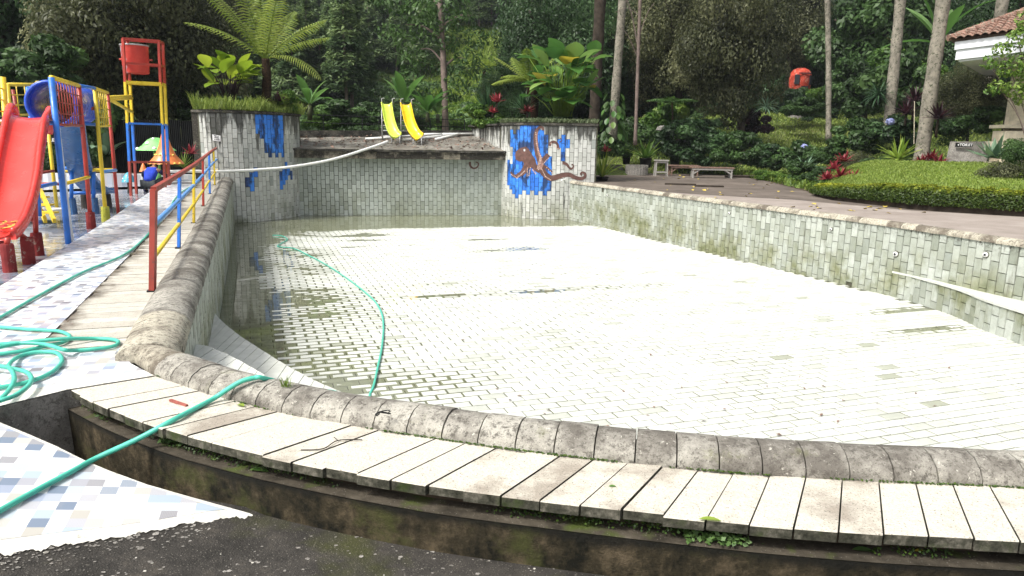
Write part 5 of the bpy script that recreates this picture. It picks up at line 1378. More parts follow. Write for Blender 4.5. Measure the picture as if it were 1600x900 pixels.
be = [(0, 1), (1, 2), (2, 3), (3, 4), (4, 5), (2, 6), (6, 7), (7, 8), (8, 9), (2, 10), (10, 11), (11, 12), (12, 13), (0, 14), (14, 15), (15, 16), (16, 17), (0, 18), (18, 19), (19, 20), (20, 21)]
# fingers, rooted in the palms
for hnd in (9, 13):
    q = body[hnd][0]
    for k in range(5):
        i0 = len(body); sx_ = (-0.028 + 0.014 * k)
        if k == 4: body += [(q + Vector((0.035 if hnd == 9 else -0.035, 0.02, -0.005)), 0.0095), (q + Vector((0.045 if hnd == 9 else -0.045, 0.05, -0.02)), 0.008)]
        else: body += [(q + Vector((sx_, 0.045, -0.01)), 0.009), (q + Vector((sx_, 0.075 + 0.008 * (k % 2), -0.035)), 0.008)]
        be += [(hnd, i0), (i0, i0 + 1)]
skin_mesh('body', body, be, MAT['skin'], pn)
skin_mesh('shirt', [(K(0, -0.02, 0.27), (0.165, 0.135)), (K(0, 0.08, 0.42), (0.165, 0.13)), (K(0, 0.22, 0.585), (0.175, 0.12)), (K(0, 0.29, 0.655), (0.09, 0.07)), (K(-0.17, 0.235, 0.60), 0.075), (K(0.17, 0.235, 0.60), 0.075)], [(0, 1), (1, 2), (2, 3), (2, 4), (2, 5)], MAT['shirt_blue'], pn)
for s_ in (-1, 1):
    skin_mesh('sleeve', [(K(0.17 * s_, 0.235, 0.605), 0.072), (K(0.335 * s_, 0.345, 0.455), 0.058), (K(0.25 * s_, 0.55, 0.345), 0.048)], [(0, 1), (1, 2)], MAT['sleeve_dark'], pn)
skin_mesh('trousers', [(K(0, 0.0, 0.22), (0.165, 0.13)), (K(-0.13, 0.06, 0.22), 0.105), (K(-0.24, 0.42, 0.42), 0.078), (K(-0.20, 0.17, 0.10), 0.06), (K(0.13, 0.06, 0.22), 0.105), (K(0.26, 0.42, 0.40), 0.078), (K(0.22, 0.17, 0.10), 0.06)], [(0, 1), (1, 2), (2, 3), (0, 4), (4, 5), (5, 6)], MAT['trousers'], pn)
for s_ in (-1, 1):
    skin_mesh('shoe', [(K(0.205 * s_, 0.11, 0.04), 0.042), (K(0.21 * s_, 0.22, 0.035), 0.046), (K(0.215 * s_, 0.33, 0.028), 0.034)], [(0, 1), (1, 2)], MAT['sleeve_dark'], pn)
skin_mesh('hair', [(K(0, 0.375, 0.715), 0.085), (K(0, 0.43, 0.735), 0.097), (K(0.01, 0.48, 0.72), 0.075)], [(0, 1), (1, 2)], MAT['hair'], pn)

# -------- fence behind the platform
fn = thing('rail_fence', (-5, 31.0, 1.2), 'thin black pipe fence behind the platform', 'fence')
fpx = [(462, 178), (505, 180), (566, 182), (592, 182.5), (620, 184), (672, 185.5), (726, 187.5)]
tp_ = [Y(px, py, 30.8 + 0.012 * (px - 460)) for px, py in fpx]
for p in tp_:
    m = MB(); m.tube([(p.x, p.y, 0.9), p], 0.025, 6); m.build('post', MAT['black_metal'], fn)
for dz in (0, -0.32):
    m = MB(); m.tube([p + Vector((0, 0, dz)) for p in tp_], 0.02, 6); m.build('rail', MAT['black_metal'], fn)
for i in range(6):
    a, b = tp_[i], tp_[i + 1]
    if i < 4: continue
    for k in range(1, 9):
        p = a.lerp(b, k / 9); m = MB(); m.tube([(p.x, p.y, p.z - 0.62), p], 0.008, 5); m.build('bar', MAT['black_metal'], fn)

# -------- right deck furniture
DZ = 0.10
def onfloor(px, py): return G(px, py, DZ)
st0 = onfloor(1032, 275)
s1 = thing('wooden_stool', st0, 'tall narrow white wooden stool next to the ribbed concrete ring', 'stool')
for sx_ in (-1, 1):
    for sy in (-1, 1):
        m = MB(); m.beam(st0 + Vector((0.25 * sx_, 0.18 * sy, 0)), st0 + Vector((0.23 * sx_, 0.16 * sy, 0.64)), 0.05); m.build('leg', MAT['white_wood'], s1)
m = MB(); m.box(st0 + Vector((0, 0, 0.66)), (0.58, 0.44, 0.045)); m.build('seat', MAT['white_wood'], s1)
for sy in (-1, 1):
    m = MB(); m.beam(st0 + Vector((-0.24, 0.17 * sy, 0.17)), st0 + Vector((0.24, 0.17 * sy, 0.17)), 0.03, 0.05); m.build('stretcher', MAT['white_wood'], s1)
    m = MB(); m.beam(st0 + Vector((-0.24, 0.17 * sy, 0.59)), st0 + Vector((0.24, 0.17 * sy, 0.59)), 0.03, 0.07); m.build('apron', MAT['white_wood'], s1)
def low_table(p, L, hgt, ang, top, label, name, leg='white_wood'):
    t_ = thing(name, p, label, 'bench'); X = Vector((math.cos(ang), math.sin(ang), 0)); Yv = Vector((-math.sin(ang), math.cos(ang), 0)); Z = Vector((0, 0, 1))
    for k in range(3):
        m = MB(); m.box(p + Yv * (-0.2 + 0.2 * k) + Z * (hgt + 0.01 * R.random()), (L, 0.185, 0.045), ax=(X, Yv, Z)); m.build('plank', MAT[top], t_)
    for sx_ in (-1, 1):
        for sy in (-1, 1):
            q = p + X * (L / 2 - 0.10) * sx_ + Yv * 0.22 * sy
            m = MB(); m.beam(q, q + Z * (hgt - 0.02), 0.06); m.build('leg', MAT[leg], t_)
            m = MB(); m.beam(q + Z * 0.16, q - X * 0.30 * sx_ + Z * (hgt - 0.06), 0.045); m.build('brace', MAT[leg], t_)
    for sy in (-1, 1):
        m = MB(); m.beam(p + Yv * 0.25 * sy - X * (L / 2 - .05) + Z * (hgt - 0.06), p + Yv * 0.25 * sy + X * (L / 2 - .05) + Z * (hgt - 0.06), 0.035, 0.07); m.build('apron', MAT[leg], t_)
    return t_
low_table(onfloor(1111, 278), 1.75, 0.42, -0.10, 'old_wood', 'long low white-legged bench with a weathered plank top', 'bench_table')
low_table(onfloor(1067, 274), 1.35, 0.42, 0.05, 'old_wood', 'broken low bench with a rotten brown plank top right of the stool', 'bench_table', 'old_wood')
# concrete ring with ribs
rc0 = onfloor(996, 274)
rg_ = thing('concrete_ring', rc0, 'short round ribbed concrete planter on the deck edge', 'planter')
m = MB(); m.lathe([(0.46, 0), (0.46, 0.44), (0.40, 0.44), (0.40, 0.30), (0.0, 0.30)], rc0 + Vector((0, 0.3, 0)), 26); m.build('ring', MAT['grey_stone'], rg_)
for k in range(26):
    a = 2 * PI * k / 26; m = MB(); m.beam(rc0 + Vector((0.465 * math.cos(a), 0.3 + 0.465 * math.sin(a), 0.01)), rc0 + Vector((0.465 * math.cos(a), 0.3 + 0.465 * math.sin(a), 0.43)), 0.05, 0.03); m.build('rib', MAT['grey_stone'], rg_)
lw0, lw1 = onfloor(940, 271) + Vector((0, .6, 0)), onfloor(976, 272) + Vector((0, .6, 0))
m = MB(); m.prism([(lw0.x, lw0.y), (lw1.x, lw1.y), (lw1.x, lw1.y + 0.3), (lw0.x, lw0.y + 0.3)], 0.0, DZ + 0.38)
kw = tag(m.build('low_wall', MAT['grey_stone']), 'low concrete wall with dark scrawled paint left of the ribbed ring', 'wall'); WM[kw.name] = Matrix.Identity(4)
m = MB(); x0 = lw0.lerp(lw1, 0.22) + Vector((0, -0.006, 0)); W_ = (lw1 - lw0) * 0.70
r3 = random.Random(9)
for (a, b) in [((0, .8), (.12, .75)), ((.06, .8), (.04, .25)), ((.14, .55), (.16, .3)), ((.16, .3), (.22, .3)), ((.22, .3), (.23, .55)), ((.27, .3), (.29, .6)), ((.29, .6), (.33, .4)), ((.33, .4), (.38, .62)), ((.38, .62), (.40, .3)), ((.45, .3), (.46, .6)), ((.47, .72), (.48, .76)), ((.52, .3), (.54, .6)), ((.54, .6), (.60, .3)), ((.60, .3), (.62, .6)), ((.68, .6), (.74, .3)), ((.74, .3), (.80, .6)), ((.80, .6), (.84, .25)), ((.88, .55), (.95, .35))]:
    p, q = x0 + W_ * a[0] + Vector((0, 0, a[1] * 0.38)), x0 + W_ * b[0] + Vector((0, 0, b[1] * 0.38))
    m.beam(p, q, 0.03, 0.006)
m.build('scrawl', MAT['ink'], kw)
def pot(p, r_, h_, label, name='plant_pot', grp='black plant pots on the deck edge'):
    t_ = thing(name, p, label, 'pot', grp)
    m = MB(); m.lathe([(r_ * 0.75, 0), (r_, h_ * 0.95), (r_ * 1.08, h_ * 0.95), (r_ * 1.08, h_), (r_ * 0.92, h_), (r_ * 0.9, h_ * 0.9)], p, 18); m.build('pot_body', MAT['pot_black'], t_, True)
    m = MB(); m.lathe([(0.0, h_ * 0.88), (r_ * 0.95, h_ * 0.88)], p, 14, cap=False); m.build('soil', MAT['soil'], t_)
    return t_
pa1 = onfloor(981, 272) + Vector((0, 0.6, 0.39)); pot(pa1, 0.19, 0.40, 'black pot with white scribble standing on the low concrete wall')
pa2 = onfloor(1012, 274) + Vector((0, 0.7, 0.30)); pot(pa2, 0.27, 0.42, 'large black pot holding the broad spreading rosette, behind the stool')
pa3 = onfloor(1060, 272) + Vector((0, 0.9, 0.30)); pot(pa3, 0.25, 0.42, 'black pot behind the rotten brown bench')
pa4 = onfloor(940, 283); pot(pa4, 0.26, 0.16, 'wide shallow black pot at the corner of the octopus planter')

# -------- TOILET sign on its stone slab
tc = Y(1516, 243, 23.0)
ts_ = thing('stone_slab', (tc.x, tc.y, 0.7), 'leaning grey stone slab on the lawn carrying the toilet sign', 'stone')
q = [Y(1478, 264, 22.9), Y(1541, 258, 22.9), Y(1548, 221, 23.2), Y(1488, 221, 23.2)]
m = MB(); dv = Vector((0.03, 0.16, 0)); m.add(q + [p + dv for p in q], [(3, 2, 1, 0), (4, 5, 6, 7), (0, 1, 5, 4), (1, 2, 6, 5), (2, 3, 7, 6), (3, 0, 4, 7)]); q_ = m
m.build('slab', MAT['grey_stone'], ts_)
s0_ = Y(1507, 226.5, 23.0)
sg = thing('toilet_sign', s0_, 'small black sign reading TOILET with a white arrow on the stone slab', 'sign')
m = MB(); m.box(s0_ + Vector((0, 0.02, 0)), (0.50, 0.04, 0.125), -0.08); m.build('board', MAT['black_metal'], sg)
text_mesh('TOILET', 0.112, 'lettering', MAT['letter_white'], sg, s0_ + Vector((0.045, -0.012, 0.0)), PI / 2, -0.08)
m = MB(); a0 = s0_ + Vector((-0.225, -0.004, 0)); m.add([a0, a0 + Vector((0.055, 0, 0.036)), a0 + Vector((0.055, 0, -0.036))], [(0, 2, 1)]); m.build('arrow', MAT['letter_white'], sg)

# -------- pavilion at the right edge
pv = thing('pavilion', (17.5, 24, 0.9), 'open pavilion with terracotta tiled hip roof and white fascia at the right edge', 'pavilion')
E0 = Y(1482, 62, 22.0); E1 = Y(1760, 25, 19.5)            # eave line
ev = (E1 - E0); Lr = ev.length; eu = ev.normalized()
ridge = Y(1760, -40, 24.5)
hipd = (ridge - E0)
nn_ = eu.cross(hipd).normalized()
if nn_.z < 0: nn_ = -nn_
sl_ = nn_.cross(eu).normalized()
if sl_.z < 0: sl_ = -sl_
slope_at = lambda x: (hipd.dot(sl_)) * (x / hipd.dot(eu))
cw, rh = 0.20, 0.30
ncol = int(Lr / cw)
cnt = 0
rt_rest = MB()
for i in range(ncol):
    x0 = (i + 0.5) * cw
    nrow = int(min(slope_at(x0), 3.4) / rh) + 1
    for j in range(nrow):
        y0 = j * rh - 0.08
        a = E0 + eu * (x0 - cw / 2) + sl_ * y0
        mb = MB(); mb.tint = R.random(); sec = [(0, 0.0), (0.25, 0.045), (0.5, 0.062), (0.75, 0.045), (1.0, 0.0)]
        vs = []
        for yy, zz in ((0, 0.03), (rh * 1.1, 0.0)):
            for u_, h_ in sec: vs.append(a + eu * (u_ * cw) + sl_ * yy + nn_ * (h_ + zz + 0.004 * R.random()))
        n5 = 5
        lower = [v - nn_ * 0.018 for v in vs[:5]]
        mb.add(vs + lower, [(k, k + 1, n5 + k + 1, n5 + k) for k in range(4)] + [(10 + k, 10 + k + 1, k + 1, k) for k in range(4)])
        mb.build('roof_tile', MAT['terracotta'], pv); cnt += 1
# hip tiles
nh_ = int(hipd.length / 0.32)
for k in range(nh_):
    a, b = E0 + hipd * (k / nh_) + Vector((0, 0, 0.05)), E0 + hipd * ((k + 1.12) / nh_) + Vector((0, 0, 0.03))
    m = MB(); m.tube([a, b], [0.10, 0.085], 9); m.build('ridge_tile', MAT['terracotta'], pv)
m = MB(); bck = Vector((-eu.y, eu.x, 0))
pA_, pB2 = E0 + eu * 0.12 - Vector((0, 0, 0.08)), E1 - Vector((0, 0, 0.08))
def fas(off, z0, z1, dx, name):
    a, b = pA_ + bck * off + eu * dx, pB2 + bck * off
    m = MB(); m.beam(a + Vector((0, 0, (z0 + z1) / 2)), b + Vector((0, 0, (z0 + z1) / 2)), 0.10, abs(z1 - z0)); m.build(name, MAT['roof_white'], pv)
fas(0.10, -0.22, 0.0, 0.05, 'fascia'); fas(0.22, -0.56, -0.225, 0.18, 'fascia')
m = MB(); a, b = pA_ + bck * 0.1 + eu * 0.1, pB2 + bck * 0.1; c, d_ = b + bck * 6, a + bck * 6
m.add([Vector((p.x, p.y, p.z - 0.50)) for p in (a, b, c, d_)] + [Vector((p.x, p.y, p.z - 0.06)) for p in (a, b, c, d_)], [(0, 1, 2, 3), (7, 6, 5, 4), (0, 3, 7, 4), (1, 0, 4, 5)]); m.build('ceiling', MAT['roof_white'], pv)
m = MB(); m.add([E0, ridge, ridge + Vector((0.3, 3.5, 0)), E0 + bck * 6.2], [(0, 1, 2, 3)]); m.build('roof_side', MAT['terracotta'], pv)
m = MB(); m.add([E0 + Vector((0, 0, -0.02)), E1 + Vector((0, 0, -0.02)), ridge + Vector((0, 0, -0.02))], [(0, 1, 2)]); m.build('roof_deck', MAT['terracotta'], pv)
cb = Y(1593, 150, 22.8)
m = MB(); m.box((cb.x, cb.y, 2.9), (0.42, 0.42, 3.4), -0.1); m.build('column', MAT['cream_stone'], pv)
pb_ = Y(1596, 225, 22.6)
for r_ in range(4):
    for k in range(3):
        m = MB(); m.box((pb_.x - 0.62 + 0.62 * k + (0.2 if r_ % 2 else 0), pb_.y, 0.95 + 0.31 * r_), (0.60, 0.7, 0.295), -0.1); m.build('stone', MAT['cream_stone'], pv)
m = MB(); m.box((pb_.x, pb_.y, 2.16), (1.6, 0.8, 0.10), -0.1); m.build('plinth_cap', MAT['cream_stone'], pv)

# -------- orange domed hut in the trees
oh = Y(1250, 129, 54.0); ohz = terr(oh.x, oh.y)
hut = thing('domed_hut', (oh.x, oh.y, oh.z - 1.0), 'small orange and pink domed hut half hidden among the trees', 'hut')
m = MB(); m.lathe([(0.68, -1.1), (0.74, -0.2), (0.78, 0.40), (0.70, 0.68), (0.52, 0.88), (0.28, 0.99), (0.0, 1.02)], oh, 18); m.build('hut_body', MAT['orange_red'], hut, True)
for a, z0, z1, w_ in [(-2.2, -0.15, 0.5, 0.34), (-1.5, -0.75, -0.3, 0.5), (-0.9, -0.2, 0.45, 0.26), (-1.55, 0.55, 0.62, 0.9)]:
    c = oh + Vector((0.80 * math.cos(a), 0.80 * math.sin(a), (z0 + z1) / 2)); X = Vector((-math.sin(a), math.cos(a), 0)); Nn = Vector((math.cos(a), math.sin(a), 0))
    m = MB(); m.box(c, (w_, 0.05, z1 - z0), ax=(X, Nn, Vector((0, 0, 1)))); m.build('opening', MAT['ink'], hut)
m = MB(); m.lathe([(0.62, ohz - 0.5 - oh.z), (0.60, -1.08)], oh, 14); m.build('plinth', MAT['grey_stone'], hut)
# odd pieces on the deck
m = MB(); p = onfloor(1165, 278); m.tube([p + Vector((-0.9, -0.1, 0.06)), p + Vector((0.1, 0, 0.07)), p + Vector((1.0, 0.2, 0.06))], [0.05, 0.06, 0.05], 8); tag(m.build('fallen_log', MAT['bark_dark']), 'thin fallen branch on the deck edge right of the long bench', 'branch')
for (px, py, w_, lab) in [(1063, 289, 1.9, 'dark rotten board lying flat on the deck, left one'), (1108, 292, 1.7, 'dark rotten board lying flat on the deck, right one')]:
    p = onfloor(px, py); m = MB(); m.box(p + Vector((0, 0, 0.025)), (w_ * 0.55, 0.12, 0.05), -0.10); tag(m.build('rotten_board', MAT['bark_dark']), lab, 'board', 'rotten boards on the deck')
# stone and rod on the ledge
p = G(101, 617, -0.06); m = MB(); m.tube([p + Vector((0, -0.06, -0.03)), p, p + Vector((0.01, 0.07, 0.03))], [0.018, 0.022, 0.017], 8); tag(m.build('stone_peg', MAT['cream_stone']), 'small round stone peg at the left end of the ledge', 'stone')
m = MB(); m.beam(G(266, 625, 0.008), G(292, 634, 0.008), 0.016, 0.012); tag(m.build('chalk_stick', MAT['rust_rod']), 'short reddish stick lying on the pale slabs', 'stick')

# small things: tap, wire knot, dry twig
q = onwall(881, 281, DRP, 0.05)
tp = thing('water_tap', q, 'tiny white water tap on the octopus planter above the right pool coping', 'tap')
m = MB(); m.tube([q + Vector((0, 0.05, 0)), q, q + Vector((0.0, -0.10, 0.01)), q + Vector((-0.10, -0.12, 0.0)), q + Vector((-0.12, -0.12, -0.08))], 0.022, 8); m.build('pipe', MAT['white_pipe'], tp, True)
m = MB(); m.tube([q + Vector((-0.02, -0.11, 0.03)), q + Vector((0.08, -0.11, 0.045))], 0.014, 6); m.build('handle', MAT['white_pipe'], tp, True)
c = G(597, 648, 0.108); wire = [c + Vector((0.03 * math.cos(a * 1.3) + 0.012 * math.sin(3 * a), 0.02 * math.sin(a * 1.7), 0.008 + 0.010 * math.sin(a * 2.3))) for a in [k * 0.35 for k in range(26)]]
m = MB(); m.tube(cat(wire, 3), 0.0028, 5); tag(m.build('wire_knot', MAT['black_metal'], None, True), 'small dark knot of wire lying on the front coping', 'wire')
m = MB(); m.tube(cat([G(470, 703, 0.006), G(505, 701, 0.010), G(528, 688, 0.012), G(566, 687, 0.006)], 5), 0.0028, 5); m.tube([G(528, 688, 0.012), G(522, 683, 0.008)], 0.002, 5)
tag(m.build('dry_twig', MAT['bark_dark'], None, True), 'thin dry twig lying across the pale slabs', 'twig')
# ================================================================== vegetation
def fast_mesh(name, V, quads, tint, smooth=False):
    me = bpy.data.meshes.new(name)
    nV, nF = len(V), len(quads)
    me.vertices.add(nV); me.vertices.foreach_set('co', np.asarray(V, np.float32).ravel())
    me.loops.add(nF * 4); me.loops.foreach_set('vertex_index', np.asarray(quads, np.int32).ravel())
    me.polygons.add(nF); me.polygons.foreach_set('loop_start', np.arange(0, nF * 4, 4, dtype=np.int32))
    me.update(calc_edges=True)
    a = me.attributes.new('tint', 'FLOAT', 'POINT'); a.data.foreach_set('value', np.asarray(tint, np.float32))
    return me
def leaves(name, c, n, size, tint, rg, aspect=0.5, up=0.5, droop=0.0):
    """diamond leaves at c, facing roughly n"""
    N = len(c)
    nn = n + rg.normal(0, 0.55, (N, 3)); nn[:, 2] += up
    nn /= np.linalg.norm(nn, axis=1, keepdims=True) + 1e-9
    r = rg.normal(0, 1, (N, 3)); r[:, 2] -= droop
    u = r - nn * np.sum(r * nn, 1, keepdims=True); u /= np.linalg.norm(u, axis=1, keepdims=True) + 1e-9
    v = np.cross(nn, u)
    s = (size * rg.uniform(0.7, 1.35, N))[:, None]
    a = u * s * 0.5; b = v * s * 0.5 * aspect
    bend = nn * s * 0.10
    V = np.stack([c - a, c - b + bend * 0.5 + a * 0.1, c + a - bend, c + b + bend * 0.5 + a * 0.1], 1).reshape(-1, 3)
    Q = np.arange(N * 4).reshape(N, 4)
    return fast_mesh(name, V, Q, np.repeat(np.clip(tint, 0, 1), 4))
def blob_pts(rg, n, blobs):
    """points near the shells of ellipsoids (x,y,z,rx,ry,rz,tint)"""
    B = np.asarray(blobs, float); wgt = (B[:, 3] * B[:, 4] + B[:, 4] * B[:, 5] + B[:, 3] * B[:, 5]); wgt /= wgt.sum()
    k = rg.choice(len(B), n, p=wgt)
    d = rg.normal(0, 1, (n, 3)); d /= np.linalg.norm(d, axis=1, keepdims=True)
    rad = 1 - np.abs(rg.normal(0, 0.22, n)); rad = np.clip(rad, 0.1, 1.0)
    c = B[k, :3] + d * rad[:, None] * B[k, 3:6]
    return c, d, np.clip(B[k, 6] + rg.normal(0, 0.16, n), 0, 1)
def crown_blobs(rg, R3, nb, rel=0.34, tv=0.22, base=0.42):
    out = []
    for i in range(nb):
        d = rg.normal(0, 1, 3); d /= np.linalg.norm(d); rr_ = rg.uniform(0.35, 0.92)
        k = rg.uniform(0.65, 1.25) * rel
        out.append((d[0] * R3[0] * rr_, d[1] * R3[1] * rr_, d[2] * R3[2] * rr_, R3[0] * k, R3[1] * k, R3[2] * k * 0.85, base + rg.normal(0, tv)))
    return out
def crown_mesh(name, seed, n, R3, nb, size, aspect=0.5, rel=0.34, droop=0.0, up=0.5, tv=0.22):
    rg = np.random.default_rng(seed)
    c, d, t = blob_pts(rg, n, crown_blobs(rg, R3, nb, rel, tv))
    return leaves(name, c, d, size, t, rg, aspect, up, droop)
CR = [crown_mesh('crown', 1, 42000, (3.5, 3.5, 3.2), 52, 0.155), crown_mesh('crown', 2, 46000, (3.3, 3.3, 3.6), 48, 0.14, 0.48), crown_mesh('crown', 3, 15000, (3.4, 3.4, 3.3), 42, 0.30, 0.5, 0.3, 0.5)]
SP = crown_mesh('crown', 4, 3600, (2.3, 2.3, 3.0), 26, 0.32, 0.42, 0.20, 0.9, 0.3)
BU = [crown_mesh('bush', 11, 5200, (1.0, 1.0, 0.8), 22, 0.13, 0.55, 0.36), crown_mesh('bush', 12, 3000, (1.0, 1.0, 0.85), 18, 0.20, 0.45, 0.36, 0.4), crown_mesh('bush', 13, 6500, (1.0, 1.0, 0.75), 26, 0.085, 0.5, 0.36)]
def setmat(o, m):
    o.material_slots[0].link = 'OBJECT'; o.material_slots[0].material = m
for me in CR + [SP] + BU: me.materials.append(MAT['leaf_mid'])
def bush(px, py, d, w_, h_, kind, mat, label, name='bush', cat_='bush', group=None, base=None):
    """bush whose visible middle is at the pixel; w_, h_ half sizes in metres"""
    c = Y(px, py, d)
    o = bpy.data.objects.new(name, BU[kind]); C.objects.link(o)
    o.location = c; o.scale = (w_, w_ * 0.9, h_ / 0.8); o.rotation_euler = (0, 0, R.random() * 6.3)
    setmat(o, MAT[mat]); return tag(o, label, cat_, group)
def trunk_mesh(pts, r0, r1, parent, mat, limbs=(), name='trunk', n=10):
    m = MB(); c = cat(pts, 6); L = len(c)
    rs = [lerp(r0, r1, i / (L - 1)) * (1 + 0.06 * math.sin(i * 1.7)) for i in range(L)]
    rs[0] *= 1.25
    m.tube(c, rs, n)
    for (a, b, r_) in limbs: 
        mid = Vector(a).lerp(Vector(b), 0.5) + Vector((0, 0, 0.25)); m.tube(cat([a, mid, b], 4), [lerp(r_, r_ * 0.35, i / 8) for i in range(9)], 7)
    return m.build(name, MAT[mat], parent, True)
def tree(name, label, px, d, zc, Rs, kind, mat, bark, tr=0.2, group=None, lean=0.0, zbase=None, basepx=None):
    x = Y(px, 215, d).x; zb = terr(x, d) if zbase is None else zbase
    zb = max(zb, -0.2)
    th = thing(name, (x, d, zb), label, 'tree', group)
    bxp = Y(basepx, 215, d).x if basepx is not None else x
    top = Vector((x, d, zc))
    limbs = [(top - Vector((0, 0, Rs[2] * 0.35)), top + Vector((math.cos(a) * Rs[0] * 0.6, math.sin(a) * Rs[1] * 0.6, Rs[2] * (0.1 + 0.25 * (k % 2)))), tr * 0.5) for k, a in enumerate([0.3, 1.6, 2.8, 4.1, 5.4])]
    trunk_mesh([(bxp, d, zb - 0.2), (lerp(bxp, x, 0.3) + 0.05, d, lerp(zb, zc, 0.4)), top], tr, tr * 0.45, th, bark, limbs)
    me = SP if kind == 'sparse' else CR[kind]
    o = bpy.data.objects.new('crown', me); C.objects.link(o); setparent(o, th)
    k0 = {0: (3.5, 3.2), 1: (3.3, 3.6), 2: (3.4, 3.3), 'sparse': (2.3, 3.0)}[kind]
    o.location = (x, d, zc); o.scale = (Rs[0] / k0[0], Rs[1] / k0[0], Rs[2] / k0[1]); o.rotation_euler = (0, 0, R.random() * 6)
    setmat(o, MAT[mat]); return th
# ---- left mass
tree('broadleaf_tree', 'dark green large-leaved tree filling the top left corner', 22, 29.5, 7.2, (3.5, 2.6, 3.5), 2, 'leaf_dark', 'bark_dark', 0.16, zbase=0.2)
tree('dense_tree', 'big dense olive-brown tree behind the red bucket tower', 225, 29, 6.0, (3.6, 3.2, 4.1), 0, 'leaf_olive', 'bark_dark', 0.25, zbase=0.3)
tree('dense_tree', 'dense dark tree just left of the tree fern, behind the olive-brown tree', 300, 36, 6.0, (3.2, 3.0, 4.6), 1, 'leaf_olive', 'bark_dark', 0.22, zbase=0.3)
tree('dense_tree', 'dense olive tree between the top left large-leaved tree and the bucket tower', 150, 33, 6.4, (3.0, 2.8, 4.8), 1, 'leaf_olive', 'bark_dark', 0.22, zbase=0.3)
tree('dense_tree', 'dark tree standing far back behind the climbing frame at the left edge', 20, 35, 5.2, (3.8, 3.0, 4.8), 0, 'leaf_dark', 'bark_dark', 0.22, zbase=0.3)
bush(62, 105, 24.2, 1.35, 0.95, 1, 'leaf_mid', 'leafy green shrub rising behind the yellow pipes of the climbing frame')
bush(25, 165, 24.6, 1.5, 1.6, 1, 'leaf_dark', 'dark shrub behind the far left yellow post')
bush(95, 190, 25.0, 1.6, 1.5, 0, 'leaf_dark', 'dark shrub seen through the blue crawl tube')
bush(68, 243, 23.6, 0.9, 0.5, 2, 'leaf_mid', 'low bush under the TOILETS board')
bush(105, 250, 23.7, 0.7, 0.5, 0, 'leaf_dark', 'low dark bush behind the blue slide')
bush(30, 245, 23.5, 0.9, 0.6, 0, 'leaf_dark', 'low dark bush behind the red slide')
bush(160, 210, 24.2, 0.8, 1.1, 1, 'leaf_mid', 'leafy shrub left of the black fence')
bush(285, 168, 30.0, 1.1, 0.7, 0, 'leaf_mid', 'soft green bush above the black fence beside the left planter')
bush(320, 150, 33, 1.6, 1.3, 0, 'leaf_dark', 'dark green bush behind the left planter', group=None)

# ---- large leaves, rosettes, fronds
def big_leaf(base, dirv, L, W, droop, tint, stem=0.0, fold=0.18, curl=0.0):
    """stem then an oval blade; returns MB for the blade and points for the stem"""
    m = MB(); m.tint = tint
    d = Vector(dirv).normalized(); side = d.cross(Vector((0, 0, 1)))
    side = side.normalized() if side.length > 1e-3 else Vector((1, 0, 0))
    pts_b = []; p = Vector(base); cur = d.copy(); n = 6
    for i in range(n + 1):
        pts_b.append(p.copy()); p = p + cur * (L / n); cur = (cur + Vector((0, 0, -droop / n))).normalized()
    prof = [0.12, 0.62, 0.93, 1.0, 0.88, 0.55, 0.04]
    vs = []
    for i, q in enumerate(pts_b):
        t_ = (pts_b[min(i + 1, n)] - pts_b[max(i - 1, 0)]).normalized(); up_ = side.cross(t_); w_ = W * prof[i] / 2
        vs += [q - side * w_ + up_ * (fold * w_), q - side * w_ * 0.5 + up_ * fold * w_ * 0.35, q, q + side * w_ * 0.5 + up_ * fold * w_ * 0.35, q + side * w_ + up_ * (fold * w_)]
    m.add(vs, [(i * 5 + k, i * 5 + k + 1, (i + 1) * 5 + k + 1, (i + 1) * 5 + k) for i in range(n) for k in range(4)])
    return m
def leaf_plant(name, label, base, nl, H_, spread, L, W, mat, cat_='plant', seed=1, yellow=0, stemmat='grass_blade', az=None, lowfrac=0.5, droop=0.9, el=(0.3, 1.1)):
    th = thing(name, base, label, cat_); r = random.Random(seed); b0 = Vector(base)
    sm = MB(); sm.tint = 0.4
    for i in range(nl):
        a = r.uniform(0, 2 * PI) if az is None else r.uniform(*az)
        hh = H_ * r.uniform(lowfrac, 1.0); sp_ = spread * r.uniform(0.25, 1.0) * (0.55 + 0.45 * hh / H_)
        tip = b0 + Vector((math.cos(a) * sp_, math.sin(a) * sp_, hh))
        root = b0 + Vector((math.cos(a) * spread * 0.25 * r.random(), math.sin(a) * spread * 0.25 * r.random(), 0))
        mid = root.lerp(tip, 0.55) + Vector((0, 0, hh * 0.12))
        sm.tube([root, mid, tip], [0.018, 0.013, 0.008], 5)
        e_ = r.uniform(*el); a2 = a + r.gauss(0, 0.5)
        dirv = Vector((math.cos(a2) * math.cos(e_), math.sin(a2) * math.cos(e_), math.sin(e_)))
        mb = big_leaf(tip, dirv, L * r.uniform(0.7, 1.15), W * r.uniform(0.75, 1.15), droop * r.uniform(0.5, 1.4), min(1, max(0, r.gauss(0.5, 0.25))))
        mb.build('leaf', MAT['leaf_yellow' if i < yellow else mat], th, True)
    sm.build('stems', MAT[stemmat], th, True)
    return th
